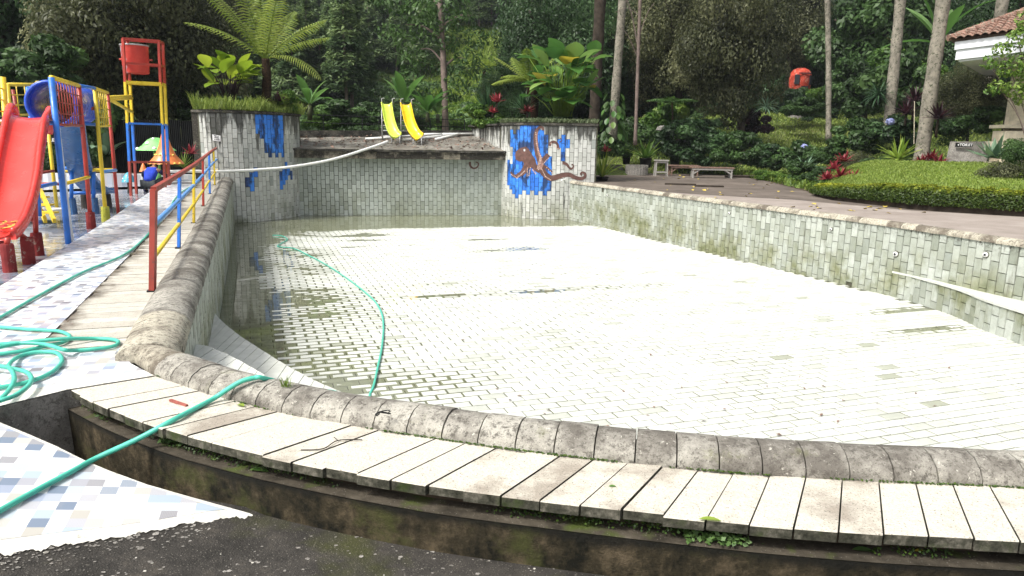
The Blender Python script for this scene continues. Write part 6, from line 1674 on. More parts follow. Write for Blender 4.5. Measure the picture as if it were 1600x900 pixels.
def rosette(name, label, base, nl, L, W, el, droop, mat, cat_='plant', seed=1, group=None, trunk=0.0, seg=5, parts=True, tmean=0.5):
    th = thing(name, base, label, cat_, group); r = random.Random(seed); b0 = Vector(base) + Vector((0, 0, trunk))
    if trunk: 
        m = MB(); m.tube([Vector(base) - Vector((0, 0, 0.1)), b0], [0.045, 0.035], 7); m.build('stem', MAT['bark_dark'], th, True)
    allm = MB()
    for i in range(nl):
        a = 2.39996 * i + r.gauss(0, 0.2); e_ = lerp(el[1], el[0], (i / max(1, nl - 1)) ** 0.8) + r.gauss(0, 0.08)
        d = Vector((math.cos(a) * math.cos(e_), math.sin(a) * math.cos(e_), math.sin(e_)))
        mb = MB() if parts else allm
        mb.tint = min(1, max(0, r.gauss(tmean, 0.22)))
        p = b0.copy(); cur = d.copy(); Ls = L * r.uniform(0.75, 1.1); side = Vector((-math.sin(a), math.cos(a), 0)); vs = []
        for k in range(seg + 1):
            f_ = k / seg; w_ = W * (0.45 + 1.6 * f_ * (1 - f_) * 1.35) * (1 - f_ ** 3) / 2 + 0.002
            up_ = side.cross(cur)
            vs += [p - side * w_ + up_ * w_ * 0.35, p, p + side * w_ + up_ * w_ * 0.35]
            p = p + cur * (Ls / seg); cur = (cur + Vector((0, 0, -droop / seg))).normalized()
        mb.add(vs, [(k * 3 + q, k * 3 + q + 1, (k + 1) * 3 + q + 1, (k + 1) * 3 + q) for k in range(seg) for q in range(2)])
        if parts: mb.build('leaf', MAT[mat], th, True)
    if not parts: tag(allm.build('leaves', MAT[mat], th, True), kind='stuff')
    return th
def frond_mb(base, az, el, L, droop, npin, plen, tint, r, width=0.05, gap=1.0, hang=0.35):
    m = MB(); m.tint = tint; rach = MB()
    p = Vector(base); cur = Vector((math.cos(az) * math.cos(el), math.sin(az) * math.cos(el), math.sin(el))); pts_ = [p.copy()]
    n = npin
    for i in range(n):
        p = p + cur * (L / n); cur = (cur + Vector((0, 0, -droop / n))).normalized(); pts_.append(p.copy())
    side = Vector((-math.sin(az), math.cos(az), 0))
    for i in range(2, n + 1):
        f_ = i / n; l_ = plen * (math.sin(PI * min(1, 0.12 + 0.88 * f_) ** 1.15) ** 0.75 + 0.10) * r.uniform(0.85, 1.1)
        t_ = (pts_[i] - pts_[i - 1]).normalized(); up_ = side.cross(t_)
        for s_ in (-1, 1):
            if r.random() > gap: continue
            d = (side * s_ * 0.92 + t_ * 0.42).normalized()
            m.tint = min(1, max(0, tint + r.gauss(0, 0.14)))
            q0 = pts_[i]; q1 = q0 + d * l_ * 0.5 - Vector((0, 0, l_ * hang * 0.15)); q2 = q0 + d * l_ - Vector((0, 0, l_ * hang)) ; w_ = width / 2
            m.add([q0 - t_ * w_ * 0.5, q0 + t_ * w_ * 0.5, q1 + t_ * w_, q1 - t_ * w_, q2], [(0, 1, 2, 3), (3, 2, 4)])
    m.tint = 0.25
    m.tube(pts_[::2] if len(pts_) % 2 else pts_[::2] + [pts_[-1]], [lerp(0.022, 0.006, i / max(1, len(pts_[::2]) - 1 + (0 if len(pts_) % 2 else 1))) for i in range(len(pts_[::2]) + (0 if len(pts_) % 2 else 1))], 5)
    return m
def tree_fern(name, label, base, top, trunk_r, fr, mat, cat_='tree fern', seed=3, pin=34, plen=0.42, width=0.05):
    th = thing(name, base, label, cat_); r = random.Random(seed)
    trunk_mesh([base, Vector(base).lerp(Vector(top), 0.5) + Vector((0.03, 0, 0)), top], trunk_r, trunk_r * 0.75, th, 'bark_fern', n=9)
    for (az, el, L, dr, t_) in fr:
        frond_mb(Vector(top) + Vector((math.cos(az) * 0.06, math.sin(az) * 0.06, 0)), az, el, L, dr, pin, plen, t_, r, width).build('frond', MAT[mat], th)
    return th
# tree fern on the left planter
tf = Y(415, 92, 25.0); tfb = Y(416, 160, 25.0)
FRs = [(PI * 0.98, 0.72, 2.9, 0.75, 0.6), (PI * 0.90, 1.05, 2.9, 0.7, 0.6), (PI * 1.15, 1.0, 2.7, 0.6, 0.45), (PI * 0.60, 1.25, 2.8, 0.6, 0.5), (PI * 1.4, 1.22, 2.6, 0.55, 0.7), (PI * 0.42, 1.0, 2.6, 0.7, 0.55), (PI * 1.7, 1.05, 2.5, 0.6, 0.75), (-0.08, 0.80, 2.4, 0.65, 0.6), (0.22, 0.62, 2.2, 0.6, 0.5), (-0.25, 0.35, 2.2, 1.5, 0.75), (PI * 1.55, 1.35, 2.7, 0.4, 0.55)]
tree_fern('tree_fern', 'yellow-green tree fern spreading above the left planter', tfb, tf, 0.17, FRs, 'leaf_fern', seed=5, pin=27, plen=0.56, width=0.050)
# calathea left
leaf_plant('broad_leaf_plant', 'lime broad-leaved plant on the left planter beside the tree fern', Y(358, 158, 24.3), 36, 1.12, 0.85, 0.68, 0.50, 'leaf_lime', seed=7, droop=0.5, el=(-0.1, 1.1), lowfrac=0.45, stemmat='leaf_purple')
# calathea right: large clump
leaf_plant('broad_leaf_plant', 'tall clump of big paddle leaves with yellowing tips on the octopus planter', Y(878, 182, 27.0), 92, 2.10, 1.50, 0.82, 0.64, 'leaf_calathea', seed=21, yellow=5, droop=0.6, el=(-0.35, 1.15), lowfrac=0.25, stemmat='leaf_nest')
# ferns left of it
ft_ = Y(806, 108, 29.0)
tree_fern('tree_fern', 'tree fern with yellowing fronds and thick dark trunk behind the octopus planter', Y(818, 178, 29.0), Y(828, 128, 29.0), 0.15, [(PI * 0.96, 0.75, 1.7, 0.4, 0.75), (PI * 0.95, 0.35, 1.5, 0.9, 0.6), (PI * 1.2, 0.5, 1.3, 0.9, 0.5), (PI * 1.45, 1.0, 1.5, 0.5, 0.35), (PI * 0.7, 0.9, 1.5, 0.5, 0.4), (0.25, 0.7, 2.0, 0.35, 0.4), (0.1, 0.9, 1.8, 0.3, 0.6)], 'leaf_fern', seed=9, pin=22, plen=0.42, width=0.06)
tree_fern('tree_fern', 'small distant tree fern on the pale valley slope', Y(757, 150, 55), Y(757, 108, 55), 0.16, [(k * 0.8, 0.6, 2.0, 0.8, 0.4) for k in range(8)], 'leaf_fern', seed=10, pin=18, plen=0.5, width=0.1)
rosette('yucca', 'dark spiky yucca beside the round green bush', Y(764, 176, 29.0), 60, 1.05, 0.07, (0.5, 1.5), 0.15, 'leaf_yucca', seed=3, seg=3, parts=False)
rosette('yucca', 'paler small yucca left of the paddle-leaf clump', Y(818, 172, 27.8), 44, 0.80, 0.06, (0.4, 1.45), 0.25, 'leaf_yucca', seed=4, seg=3, parts=False, tmean=0.75)
rosette('cordyline', 'red cordyline standing between the yucca and the octopus planter', Y(776, 172, 28.4), 16, 0.42, 0.12, (0.3, 1.4), 0.3, 'leaf_red', seed=5, seg=4, trunk=0.30, tmean=0.7)
rosette('cordyline', 'small red cordyline low beside the dark yucca', Y(770, 180, 28.2), 11, 0.32, 0.10, (0.2, 1.3), 0.3, 'leaf_red', seed=6, seg=4, trunk=0.1, tmean=0.7)
rosette('cordyline', 'dark red cordyline in front of the fern trunk on the octopus planter', Y(824, 180, 26.6), 14, 0.36, 0.10, (0.2, 1.3), 0.4, 'leaf_red', seed=8, seg=4, trunk=0.12, tmean=0.3)
bush(758, 186, 28.6, 0.85, 0.52, 1, 'leaf_bright', 'round bright green bush at the left rim of the octopus planter')
bush(448, 163, 25.2, 0.45, 0.42, 1, 'leaf_bright', 'small bright shrub at the right rim of the left planter')
rosette('bromeliad', 'reddish bromeliad between tree fern and small bright shrub', Y(438, 158, 24.8), 18, 0.42, 0.07, (0.2, 1.3), 0.5, 'leaf_purple', seed=12, seg=4, tmean=0.9)
rosette('cordyline', 'red cordyline at the dark pier of the left planter', Y(298, 240, 22.3), 14, 0.34, 0.09, (0.2, 1.3), 0.4, 'leaf_red', seed=90, seg=4, trunk=0.0, tmean=0.6)
rosette('spider_plant', 'grassy green tuft below the red cordyline at the left planter', Y(287, 262, 22.0), 40, 0.55, 0.03, (0.3, 1.4), 0.6, 'grass_blade', seed=91, seg=4, parts=False)
# banana plants
def banana(label, base, n, L, W, seed, stem=0.7, group=None, mat='leaf_banana', el=(0.5, 1.35), droop=1.0):
    th = thing('banana_plant', base, label, 'banana plant', group); r = random.Random(seed); b0 = Vector(base)
    m = MB(); m.tint = 0.4; m.tube([b0 - Vector((0, 0, 0.3)), b0 + Vector((0, 0, stem))], [0.11, 0.08], 9); m.build('stem', MAT['leaf_olive'], th, True)
    for i in range(n):
        a = 2.4 * i + r.gauss(0, 0.3); e_ = r.uniform(*el)
        d = Vector((math.cos(a) * math.cos(e_), math.sin(a) * math.cos(e_), math.sin(e_)))
        big_leaf(b0 + Vector((0, 0, stem)) + d * 0.1, d, L * r.uniform(0.75, 1.1), W * r.uniform(0.8, 1.1), droop * r.uniform(0.5, 1.4), min(1, max(0, r.gauss(0.5, 0.25))), fold=0.25).build('leaf', MAT[mat], th, True)
    return th
banana('banana plant with upright leaves directly right of the left planter', Y(484, 176, 30), 8, 1.35, 0.36, 1, 0.3)
banana('banana plant rising behind the lime and yellow slides', Y(632, 172, 33.5), 7, 1.5, 0.42, 2, 0.3)
banana('banana clump between the yellow slide and the slim grey trunk', Y(668, 180, 33), 9, 1.4, 0.36, 3, 0.1)
banana('low dark banana clump just left of the slim grey trunk', Y(684, 182, 34), 7, 1.2, 0.34, 8, 0.1, None, 'leaf_mid')
banana('pale-leaved plant left of the black fence behind the blue slide', Y(168, 255, 23.9), 9, 1.1, 0.32, 4, 0.2, None, 'leaf_agave')
banana('large banana plant behind the leaning pale trunk, high by the pavilion', Y(1462, 105, 31), 11, 2.3, 0.55, 5, 0.9, None, 'leaf_banana', (0.15, 1.3), 0.9)
# grass and ground cover on the planters
def blades(name, rg, xyz, L, W, tint, lean=0.5):
    N = len(xyz); a = rg.uniform(0, 2 * PI, N); l_ = L * rg.uniform(0.5, 1.2, N)
    d = np.stack([np.cos(a) * lean * rg.uniform(0.1, 1, N), np.sin(a) * lean * rg.uniform(0.1, 1, N), np.ones(N)], 1); d /= np.linalg.norm(d, axis=1, keepdims=True)
    s = np.stack([-np.sin(a + .6), np.cos(a + .6), np.zeros(N)], 1) * (W / 2)
    t1 = xyz + d * l_[:, None] * 0.6; t2 = xyz + d * l_[:, None]; t2[:, 2] -= l_ * lean * 0.3
    V = np.stack([xyz - s, xyz + s, t1 + s * 0.8, t1 - s * 0.8, t1 - s * 0.8, t1 + s * 0.8, t2 + s * 0.1, t2 - s * 0.1], 1).reshape(-1, 3)
    Q = np.arange(N * 8).reshape(N * 2, 4)
    return fast_mesh(name, V, Q, np.repeat(np.clip(tint, 0, 1), 8))
def scatter_poly(rg, poly, n, z):
    P_ = np.array([(p.x, p.y) for p in poly]); lo, hi = P_.min(0), P_.max(0); out = []
    while len(out) < n:
        q = rg.uniform(lo, hi)
        if inpoly(q[0], q[1], P_): out.append((q[0], q[1], z(q[0], q[1]) if callable(z) else z))
    return np.array(out)
dlpoly = list(DLP) + [Vector((-7.6, 27.0)), Vector((-10.2, 26.5))]
q = scatter_poly(rng, dlpoly, 5200, 2.27); near_ = np.array([min((Vector((a[0], a[1])) - p).length for p in DLP) for a in q])
q = q[near_ < 1.3]
o = link('grass', blades('grass', rng, q, np.array([0.22 + 0.55 * vnoise(a[0] * 2.2, a[1] * 2.2, 4) for a in q]), 0.022, rng.normal(0.5, 0.25, len(q)), 0.75), MAT['lawn_blade']); tag(o, 'unruly grass fringing the left planter', None, None, 'stuff')
drpoly = list(DRP) + [Vector((2.8, 27.8)), Vector((-0.5, 28.4))]
q = scatter_poly(rng, drpoly, 6500, 2.12); near_ = np.array([min((Vector((a[0], a[1])) - p).length for p in DRP) for a in q]); q = q[near_ < 1.5]
o = link('ground_cover', blades('ground_cover', rng, q, 0.26, 0.024, rng.normal(0.5, 0.25, len(q)), 1.2), MAT['cover_blade']); tag(o, 'greyish spiky ground cover along the octopus planter', None, None, 'stuff')
# ---- trees right of centre
th = thing('slim_tree', Y(697, 205, 34.5), 'slim grey trunk with sparse drooping leaves behind the yellow slide', 'tree')
a, b = Y(697, 206, 34.5), Y(683, -60, 34.5)
limbs = [(a.lerp(b, f_), a.lerp(b, f_ + 0.08) + Vector((dx, 0.3, dz)), 0.06) for f_, dx, dz in [(0.55, -1.6, 0.1), (0.62, 1.5, 0.0), (0.74, -1.5, 0.4), (0.8, 1.3, 0.4), (0.38, 1.1, -0.1), (0.42, -1.0, 0)]]
trunk_mesh([a - Vector((0, 0, 0.6)), a.lerp(b, 0.5) + Vector((0.05, 0, 0)), b], 0.17, 0.09, th, 'bark_grey', limbs)
rgs = np.random.default_rng(77); bl = []
for (px, py, rx, rz, t_) in [(640, 70, .8, .5, .75), (665, 45, .9, .6, .8), (610, 50, .7, .4, .6), (700, 60, .7, .6, .5), (730, 90, .7, .5, .5), (745, 60, .6, .5, .45), (660, 95, .6, .5, .5), (640, 120, .7, .4, .4), (720, 125, .8, .5, .4), (750, 110, .6, .4, .4), (690, 105, .6, .5, .45), (655, 20, 1., .6, .7), (700, 10, 1.2, .8, .5), (620, 5, 1.0, .5, .4), (590, -10, 1.0, .5, .3), (650, -40, 1.4, .8, .5), (720, -40, 1.4, .8, .5), (655, 145, .6, .3, .4), (705, 150, .5, .3, .4), (635, 95, .5, .4, .6), (725, 35, .7, .5, .5)]:
    c = Y(px, py, 34.5 + rgs.uniform(-1, 1)); bl.append((c.x, c.y, c.z, rx, rx, rz, t_))
c, d, t_ = blob_pts(rgs, 2700, bl)
link('crown', leaves('crown', c, d, 0.26, t_, rgs, 0.42, 0.5, 1.0), MAT['leaf_mid'], th)
tree('dense_tree', 'very dense dark green tree behind the paddle-leaf clump', 858, 40, 6.3, (3.6, 3.2, 4.6), 0, 'leaf_dark', 'bark_dark', 0.3, zbase=0.6)
tree('dense_tree', 'dark green tree right of the mossy trunk and the dense dark tree', 945, 44, 6.5, (3.6, 3.2, 5.0), 2, 'leaf_dark', 'bark_dark', 0.3, zbase=0.9)
tree('dense_tree', 'small rounded dark tree low beside the fern, left of the dense dark tree', 800, 37, 3.9, (1.6, 1.6, 1.9), 1, 'leaf_dark', 'bark_dark', 0.14, zbase=0.8)
tree('dense_tree', 'olive-brown tree behind the thin bare trunk', 1055, 41, 7.2, (3.8, 3.2, 4.7), 1, 'leaf_olive', 'bark_dark', 0.28)
tree('dense_tree', 'olive-brown tree with a dark trunk standing on the bright grass', 1135, 36.5, 6.9, (2.9, 2.6, 4.2), 0, 'leaf_olive', 'bark_dark', 0.24, basepx=1160)
tree('dense_tree', 'tall reddish-olive tree rising behind the orange hut', 1222, 57, 11.5, (4.2, 3.4, 5.2), 1, 'leaf_olive', 'bark_dark', 0.26)
tree('broadleaf_tree', 'lighter green tree between the two slender spotted trunks', 1345, 47, 8.8, (3.8, 3.4, 4.2), 2, 'leaf_mid', 'bark_dark', 0.26)
tree('dense_tree', 'dark tree far up the slope behind the slender trunk', 1290, 62, 9.5, (5.0, 4.0, 6.0), 0, 'leaf_dark', 'bark_dark', 0.3)
tree('dense_tree', 'dark tree far up the slope behind the large banana plant', 1440, 58, 10.5, (5.0, 4.0, 5.0), 0, 'leaf_dark', 'bark_dark', 0.3)
tree('dense_tree', 'dark tree behind the pavilion roof', 1570, 44, 8.6, (4.4, 3.4, 4.6), 1, 'leaf_dark', 'bark_dark', 0.3)
tree('dense_tree', 'dark tree far back between the thin bare trunk and the bright grass', 1010, 58, 8.0, (5.0, 4.0, 6.0), 0, 'leaf_dark', 'bark_dark', 0.3)
tree('dense_tree', 'dark tree far up behind the olive-brown tree on the grass', 1130, 62, 9.0, (5.0, 4.0, 6.5), 1, 'leaf_dark', 'bark_dark', 0.3)
tree('small_tree', 'small dark round-crowned tree under the pavilion eave', 1505, 27.5, 3.3, (1.7, 1.5, 1.25), 1, 'leaf_olive', 'bark_dark', 0.07, basepx=1511, zbase=1.2)
rgc = np.random.default_rng(61); bl = []
for (px, py, rx, rz) in [(1545, 98, .22, .2), (1565, 78, .25, .2), (1590, 60, .3, .3), (1572, 108, .3, .25), (1592, 100, .35, .35), (1560, 135, .25, .2), (1585, 140, .3, .22), (1598, 150, .25, .3), (1550, 142, .18, .12), (1605, 30, .3, .3), (1612, 110, .4, .6)]:
    c = Y(px, py, 20.4); bl.append((c.x, c.y, c.z, rx, rx, rz, rgc.uniform(0.35, 0.8)))
c, d, t_ = blob_pts(rgc, 1500, bl)
vt_ = thing('climbing_shrub', Y(1604, 230, 20.6), 'leafy bright shrub arching in front of the pavilion fascia and column', 'shrub')
link('foliage', leaves('foliage', c, d, 0.115, t_, rgc, 0.5, 0.4, 0.6), MAT['leaf_bright'], vt_)
m = MB(); q0 = Y(1612, 250, 20.5)
for k, (px, py) in enumerate([(1545, 98), (1565, 78), (1590, 60), (1560, 135), (1605, 30)]): m.tube(cat([q0, q0.lerp(Y(px, py, 20.4), 0.5) + Vector((0.12, 0, 0.1)), Y(px, py, 20.4)], 5), 0.014, 5)
m.build('stems', MAT['bark_grey'], vt_, True)
# single trunks
def lone_trunk(label, px0, py0, px1, py1, d, r0, r1, bark, crown=None, name='palm_tree', cat_='tree', extra=6.0, limbs=()):
    a = Y(px0, py0, d); b = Y(px1, py1, d); dirn = (b - a).normalized(); top = b + dirn * extra
    th = thing(name, (a.x, a.y, a.z), label, cat_)
    trunk_mesh([a - Vector((0, 0, 0.4)), a.lerp(b, 0.5), b, top], r0, r1, th, bark, limbs, n=14)
    if crown == 'palm':
        r = random.Random(int(px0))
        for k in range(11):
            frond_mb(top, k * 0.571, r.uniform(0.1, 1.0), 2.6, 1.3, 18, 0.5, 0.4, r, 0.07).build('frond', MAT['leaf_mid'], th)
    return th, a, b, top
lone_trunk('thick pale straight trunk rising right of the octopus planter', 957, 205, 973, 0, 33, 0.20, 0.165, 'bark_pale', 'palm')
_, a, b, top = lone_trunk('thin bare branching trunk right of the thick pale trunk', 993, 212, 1000, 0, 32, 0.075, 0.062, 'bark_grey', None, 'bare_tree', 'tree', 3.5,
    [(Y(997, 75, 32), Y(976, -10, 32.2), 0.035), (Y(998, 60, 32), Y(1022, 5, 32), 0.02), (Y(996, 90, 32), Y(965, 40, 32), 0.02), (Y(999, 25, 32), Y(960, 20, 32), 0.018)])
lone_trunk('dark mossy trunk at the right end of the octopus planter', 928, 190, 938, 0, 31, 0.22, 0.24, 'bark_dark', None, 'mossy_tree', 'tree', 4)
lone_trunk('slender pale spotted trunk in the middle of the lawn slope', 1296, 206, 1293, 0, 34, 0.125, 0.115, 'bark_pale', 'palm')
lone_trunk('straight pale spotted trunk left of the leaning one', 1389, 192, 1407, 0, 29, 0.205, 0.185, 'bark_pale', 'palm')
lone_trunk('thick leaning pale trunk beside the pavilion roof', 1440, 242, 1474, 0, 25, 0.235, 0.20, 'bark_pale', 'palm')
lone_trunk('pale trunk rising behind the pavilion roof', 1545, 120, 1567, 0, 29, 0.22, 0.20, 'bark_pale', 'palm')
lone_trunk('short dark trunk of the fern at the back of the octopus planter', 835, 178, 836, 135, 28.4, 0.16, 0.14, 'bark_fern', None, 'tree_stump', 'stump', 0.2)
# climbing plant at the thick pale trunk
cc = []; rgv = np.random.default_rng(31)
vt = thing('climbing_plant', Y(960, 205, 32.4), 'big-leaved climbing plant wrapping the foot of the thick pale trunk', 'plant')
for i in range(95):
    a = rgv.uniform(0, 2 * PI); zpx = rgv.uniform(142, 215); c = Y(957 + (205 - zpx) * 0.05, zpx, 33); spr = 0.30 + 0.30 * (zpx - 140) / 75
    p = c + Vector((math.cos(a) * spr, math.sin(a) * spr, 0)); d = Vector((math.cos(a) * 0.5, math.sin(a) * 0.5, -0.8))
    big_leaf(p, d, 0.34, 0.24, 0.4, float(np.clip(rgv.normal(0.5, 0.25), 0, 1))).build('leaf', MAT['leaf_calathea' if i % 3 == 0 else 'leaf_mid'], vt, True)
# ---- understorey bushes
und = [
 (905, 215, 31.5, 0.7, 0.6, 1, 'leaf_mid', 'green bush directly behind the right end of the octopus planter'), (962, 228, 33.2, 1.0, 0.7, 0, 'leaf_mid', 'leafy bush below the climbing plant'),
 (1000, 205, 35.5, 1.0, 0.8, 0, 'leaf_mid', 'bush at the foot of the thin bare trunk'), (1035, 190, 38, 1.3, 1.1, 1, 'leaf_bright', 'sunlit bush right of the thin bare trunk'),
 (1080, 150, 44, 1.6, 1.1, 1, 'leaf_bright', 'bright bush high on the slope under the olive trees'), (1060, 218, 34.5, 1.2, 0.85, 1, 'leaf_dark', 'dark leafy bush behind the rotten bench'),
 (1105, 212, 34.6, 1.3, 0.9, 0, 'leaf_dark', 'dark bush behind the long white-legged bench'), (1085, 240, 33.6, 1.0, 0.6, 1, 'leaf_dark', 'low dark hydrangea bush just behind the long bench'),
 (1130, 238, 33.2, 0.95, 0.65, 0, 'leaf_mid', 'green bush right behind the right end of the long bench'), (1165, 235, 32.5, 1.0, 0.75, 1, 'leaf_mid', 'broad-leaved bush on the deck edge right of the long bench'),
 (1195, 245, 32.0, 0.9, 0.7, 0, 'leaf_dark', 'dark purple-tinged bush left of the blue hydrangea'), (1240, 245, 30.0, 0.9, 0.6, 1, 'leaf_mid', 'hydrangea bush with a single pale blue bloom'),
 (1290, 240, 29.0, 0.9, 0.6, 0, 'leaf_mid', 'bush at the foot of the slender spotted trunk'), (1335, 215, 29.0, 1.0, 0.7, 1, 'leaf_mid', 'bush between the slender and the straight spotted trunk'),
 (1340, 255, 25.0, 0.75, 0.55, 2, 'leaf_olive', 'greyish fine-leaved bush behind the red cordylines'), (1392, 205, 27.5, 0.9, 0.55, 1, 'leaf_dark', 'dark bush with a pale blue bloom at the foot of the straight spotted trunk'),
 (1370, 262, 24.0, 0.65, 0.4, 2, 'leaf_mid', 'low bush under the bird-nest fern'), (1300, 275, 25.5, 0.8, 0.4, 0, 'leaf_mid', 'low bush left of the large red cordyline'),
 (1255, 272, 26.5, 0.8, 0.4, 1, 'leaf_mid', 'low leafy bush at the bend of the deck'), (1205, 275, 29.0, 0.8, 0.3, 2, 'leaf_bright', 'low pale-leaved border plant at the deck edge'),
 (1330, 130, 42, 2.0, 1.6, 0, 'leaf_mid', 'bush in the shade behind the slender spotted trunk'), (1370, 150, 39, 1.6, 1.3, 1, 'leaf_mid', 'feathery green bush left of the straight spotted trunk'),
 (1425, 135, 36, 1.6, 1.4, 1, 'leaf_mid', 'leafy bush between the straight and the leaning trunk'), (1405, 105, 42, 2.0, 1.4, 0, 'leaf_bright', 'sunlit bush high between the two spotted trunks'),
 (1292, 142, 48, 1.1, 0.9, 0, 'leaf_bright', 'bright bush hiding the right side of the orange hut'), (1264, 152, 50, 1.0, 0.8, 0, 'leaf_mid', 'bush hiding the lower right of the orange hut'), (1250, 155, 50, 1.0, 0.6, 0, 'leaf_bright', 'sunlit bush just below the middle of the orange hut'), (1243, 168, 46, 0.9, 0.7, 0, 'leaf_mid', 'rounded bush standing below the orange hut on the grass'), (1236, 160, 49, 0.9, 0.8, 1, 'leaf_dark', 'dark bush hiding the base of the orange hut'), (1225, 112, 51, 0.55, 0.8, 0, 'leaf_olive', 'olive bush overhanging the left edge of the orange hut'), (1208, 128, 48, 1.0, 1.2, 0, 'leaf_dark', 'dark bush left of the orange hut'),
 (1262, 166, 44, 1.2, 0.6, 0, 'leaf_mid', 'soft bush on the grass slope below the orange hut'), (1180, 195, 37.5, 0.9, 0.7, 1, 'leaf_purple', 'dark reddish bush right of the dark trunk on the grass'),
 (1490, 200, 25.5, 0.9, 0.6, 2, 'leaf_dark', 'dark feathery bush left of the pavilion base'), (1530, 190, 24.6, 0.8, 0.45, 1, 'leaf_mid', 'palm-like bush in front of the pavilion base'),
 (1575, 275, 18.6, 0.75, 0.55, 2, 'leaf_olive', 'thin twiggy shrub on the lawn at the right edge'), (1590, 238, 19.6, 0.6, 0.5, 2, 'leaf_mid', 'small-leaved shrub in front of the pavilion stones'),
 (1050, 160, 48, 2.0, 1.4, 0, 'leaf_mid', 'bush deep in the shade behind the thin bare trunk'), (975, 160, 44, 1.8, 1.5, 0, 'leaf_dark', 'shaded bush behind the thick pale trunk'),
 (590, 178, 37, 1.2, 0.7, 0, 'leaf_mid', 'bush behind the pipe fence left of the lime slide'), (540, 182, 36, 1.4, 0.7, 1, 'leaf_mid', 'bush behind the pipe fence in the middle of the platform'),
 (500, 188, 34, 0.8, 0.5, 0, 'leaf_bright', 'bush below the banana plant beside the left planter'), (655, 192, 35, 0.9, 0.5, 2, 'leaf_mid', 'low bush behind the yellow slide ladder'), (705, 195, 36, 0.9, 0.4, 2, 'leaf_bright', 'low bush at the foot of the slim grey trunk'),
]
for u in und: bush(*u)
rosette('bromeliad', 'broad pale green rosette in the large black pot behind the stool', pa2 + Vector((0, 0, 0.38)), 22, 1.05, 0.17, (0.35, 1.35), 0.55, 'leaf_bright', seed=31, seg=5)
rosette('potted_plant', 'yellow-green plant in the black pot behind the rotten brown bench', pa3 + Vector((0, 0, 0.38)), 14, 0.85, 0.14, (0.5, 1.3), 0.6, 'leaf_nest', seed=32, seg=5)
rosette('potted_plant', 'small leafy plant in the black pot with white scribble', pa1 + Vector((0, 0, 0.36)), 14, 0.5, 0.09, (0.3, 1.2), 0.8, 'leaf_mid', seed=33, seg=4)
rosette('potted_plant', 'tall striped reed-like plant in the shallow corner pot', pa4 + Vector((0, 0, 0.14)), 34, 1.05, 0.075, (0.6, 1.45), 0.5, 'leaf_nest', seed=34, seg=4)
rosette('cordyline', 'red-flowered plant above the shallow corner pot', pa4 + Vector((0.15, 0.3, 1.05)), 12, 0.32, 0.10, (0.2, 1.3), 0.3, 'leaf_red', seed=35, seg=3, tmean=0.8)
rosette('bird_nest_fern', 'bright yellow-green bird-nest fern at the foot of the leaning trunk', Y(1404, 250, 24.0), 30, 0.85, 0.13, (0.25, 1.4), 0.55, 'leaf_nest', seed=36, seg=5, tmean=0.6)
rosette('spider_plant', 'striped spiky rosette at the deck bend beside the blue hydrangea', Y(1257, 265, 27.0), 26, 0.75, 0.06, (0.15, 1.3), 0.7, 'leaf_agave', seed=37, seg=5)
rosette('agave', 'pale blue-green agave beside the toilet sign slab', Y(1553, 246, 21.6), 22, 0.75, 0.20, (0.0, 1.4), 0.1, 'leaf_agave', seed=38, seg=4)
for k, (px, py, d, s_, pos_) in enumerate([(1292, 280, 21.8, 0.9, 'leftmost'), (1313, 276, 21.7, 1.1, 'largest, in the middle'), (1318, 252, 22.3, 1.0, 'topmost'), (1334, 279, 21.3, 0.9, 'rightmost'), (1303, 264, 22.0, 0.9, 'second from the top')]):
    rosette('cordyline', 'bright red cordyline behind the hedge end, ' + pos_ + ' of its cluster', Y(px, py, d), 18, 0.36 * s_, 0.11, (0.1, 1.35), 0.35, 'leaf_red', seed=50 + k, seg=3, group='red cordylines behind the hedge end', tmean=0.65)
for k, (px, py, d, pos_) in enumerate([(1440, 255, 23.2, 'left'), (1455, 248, 23.5, 'middle'), (1467, 255, 23.0, 'right')]):
    rosette('cordyline', 'darker red cordyline between the leaning trunk and the stone slab, ' + pos_ + ' one of three', Y(px, py, d), 18, 0.36, 0.11, (0.1, 1.35), 0.35, 'leaf_red', seed=60 + k, seg=3, group='red cordylines by the stone slab', tmean=0.35)
for k, (px, py, d, tr_, lab) in enumerate([(1429, 158, 26.5, 0.6, 'tall dark purple cordyline left of the leaning trunk'), (1416, 178, 26.2, 0.3, 'shorter dark purple cordyline left of the leaning trunk'), (1466, 185, 24.2, 0.5, 'dark purple cordyline in front of the leaning trunk')]):
    rosette('cordyline', lab, Y(px, py, d) - Vector((0, 0, tr_)), 34, 0.62, 0.10, (0.0, 1.4), 0.4, 'leaf_purple', seed=70 + k, seg=4, trunk=tr_, tmean=0.5)
rosette('dracaena', 'dark drooping dracaena left of the straight spotted trunk', Y(1372, 150, 29.0) - Vector((0, 0, 0.2)), 60, 0.85, 0.06, (-0.3, 1.3), 1.2, 'leaf_yucca', seed=80, seg=5, parts=False, trunk=0.2)
rosette('dracaena', 'pale drooping dracaena right of the dark trunk on the grass', Y(1197, 168, 36.0) - Vector((0, 0, 0.2)), 40, 0.8, 0.07, (-0.2, 1.3), 1.2, 'leaf_agave', seed=81, seg=5, parts=False, trunk=0.2)
tree_fern('papaya_tree', 'small feathery papaya-like tree left of the olive trees', Y(1050, 200, 36), Y(1050, 160, 36), 0.05, [(k * 0.9, 0.35, 1.2, 0.6, 0.5) for k in range(7)], 'leaf_mid', 'tree', seed=14, pin=12, plen=0.35, width=0.12)
m = MB(); m.tube([Y(1428, 225, 24.6), Y(1429, 158, 24.6)], 0.012, 6); tag(m.build('bamboo_stake', MAT['cream_stone']), 'thin pale upright stake left of the leaning trunk', 'stake')
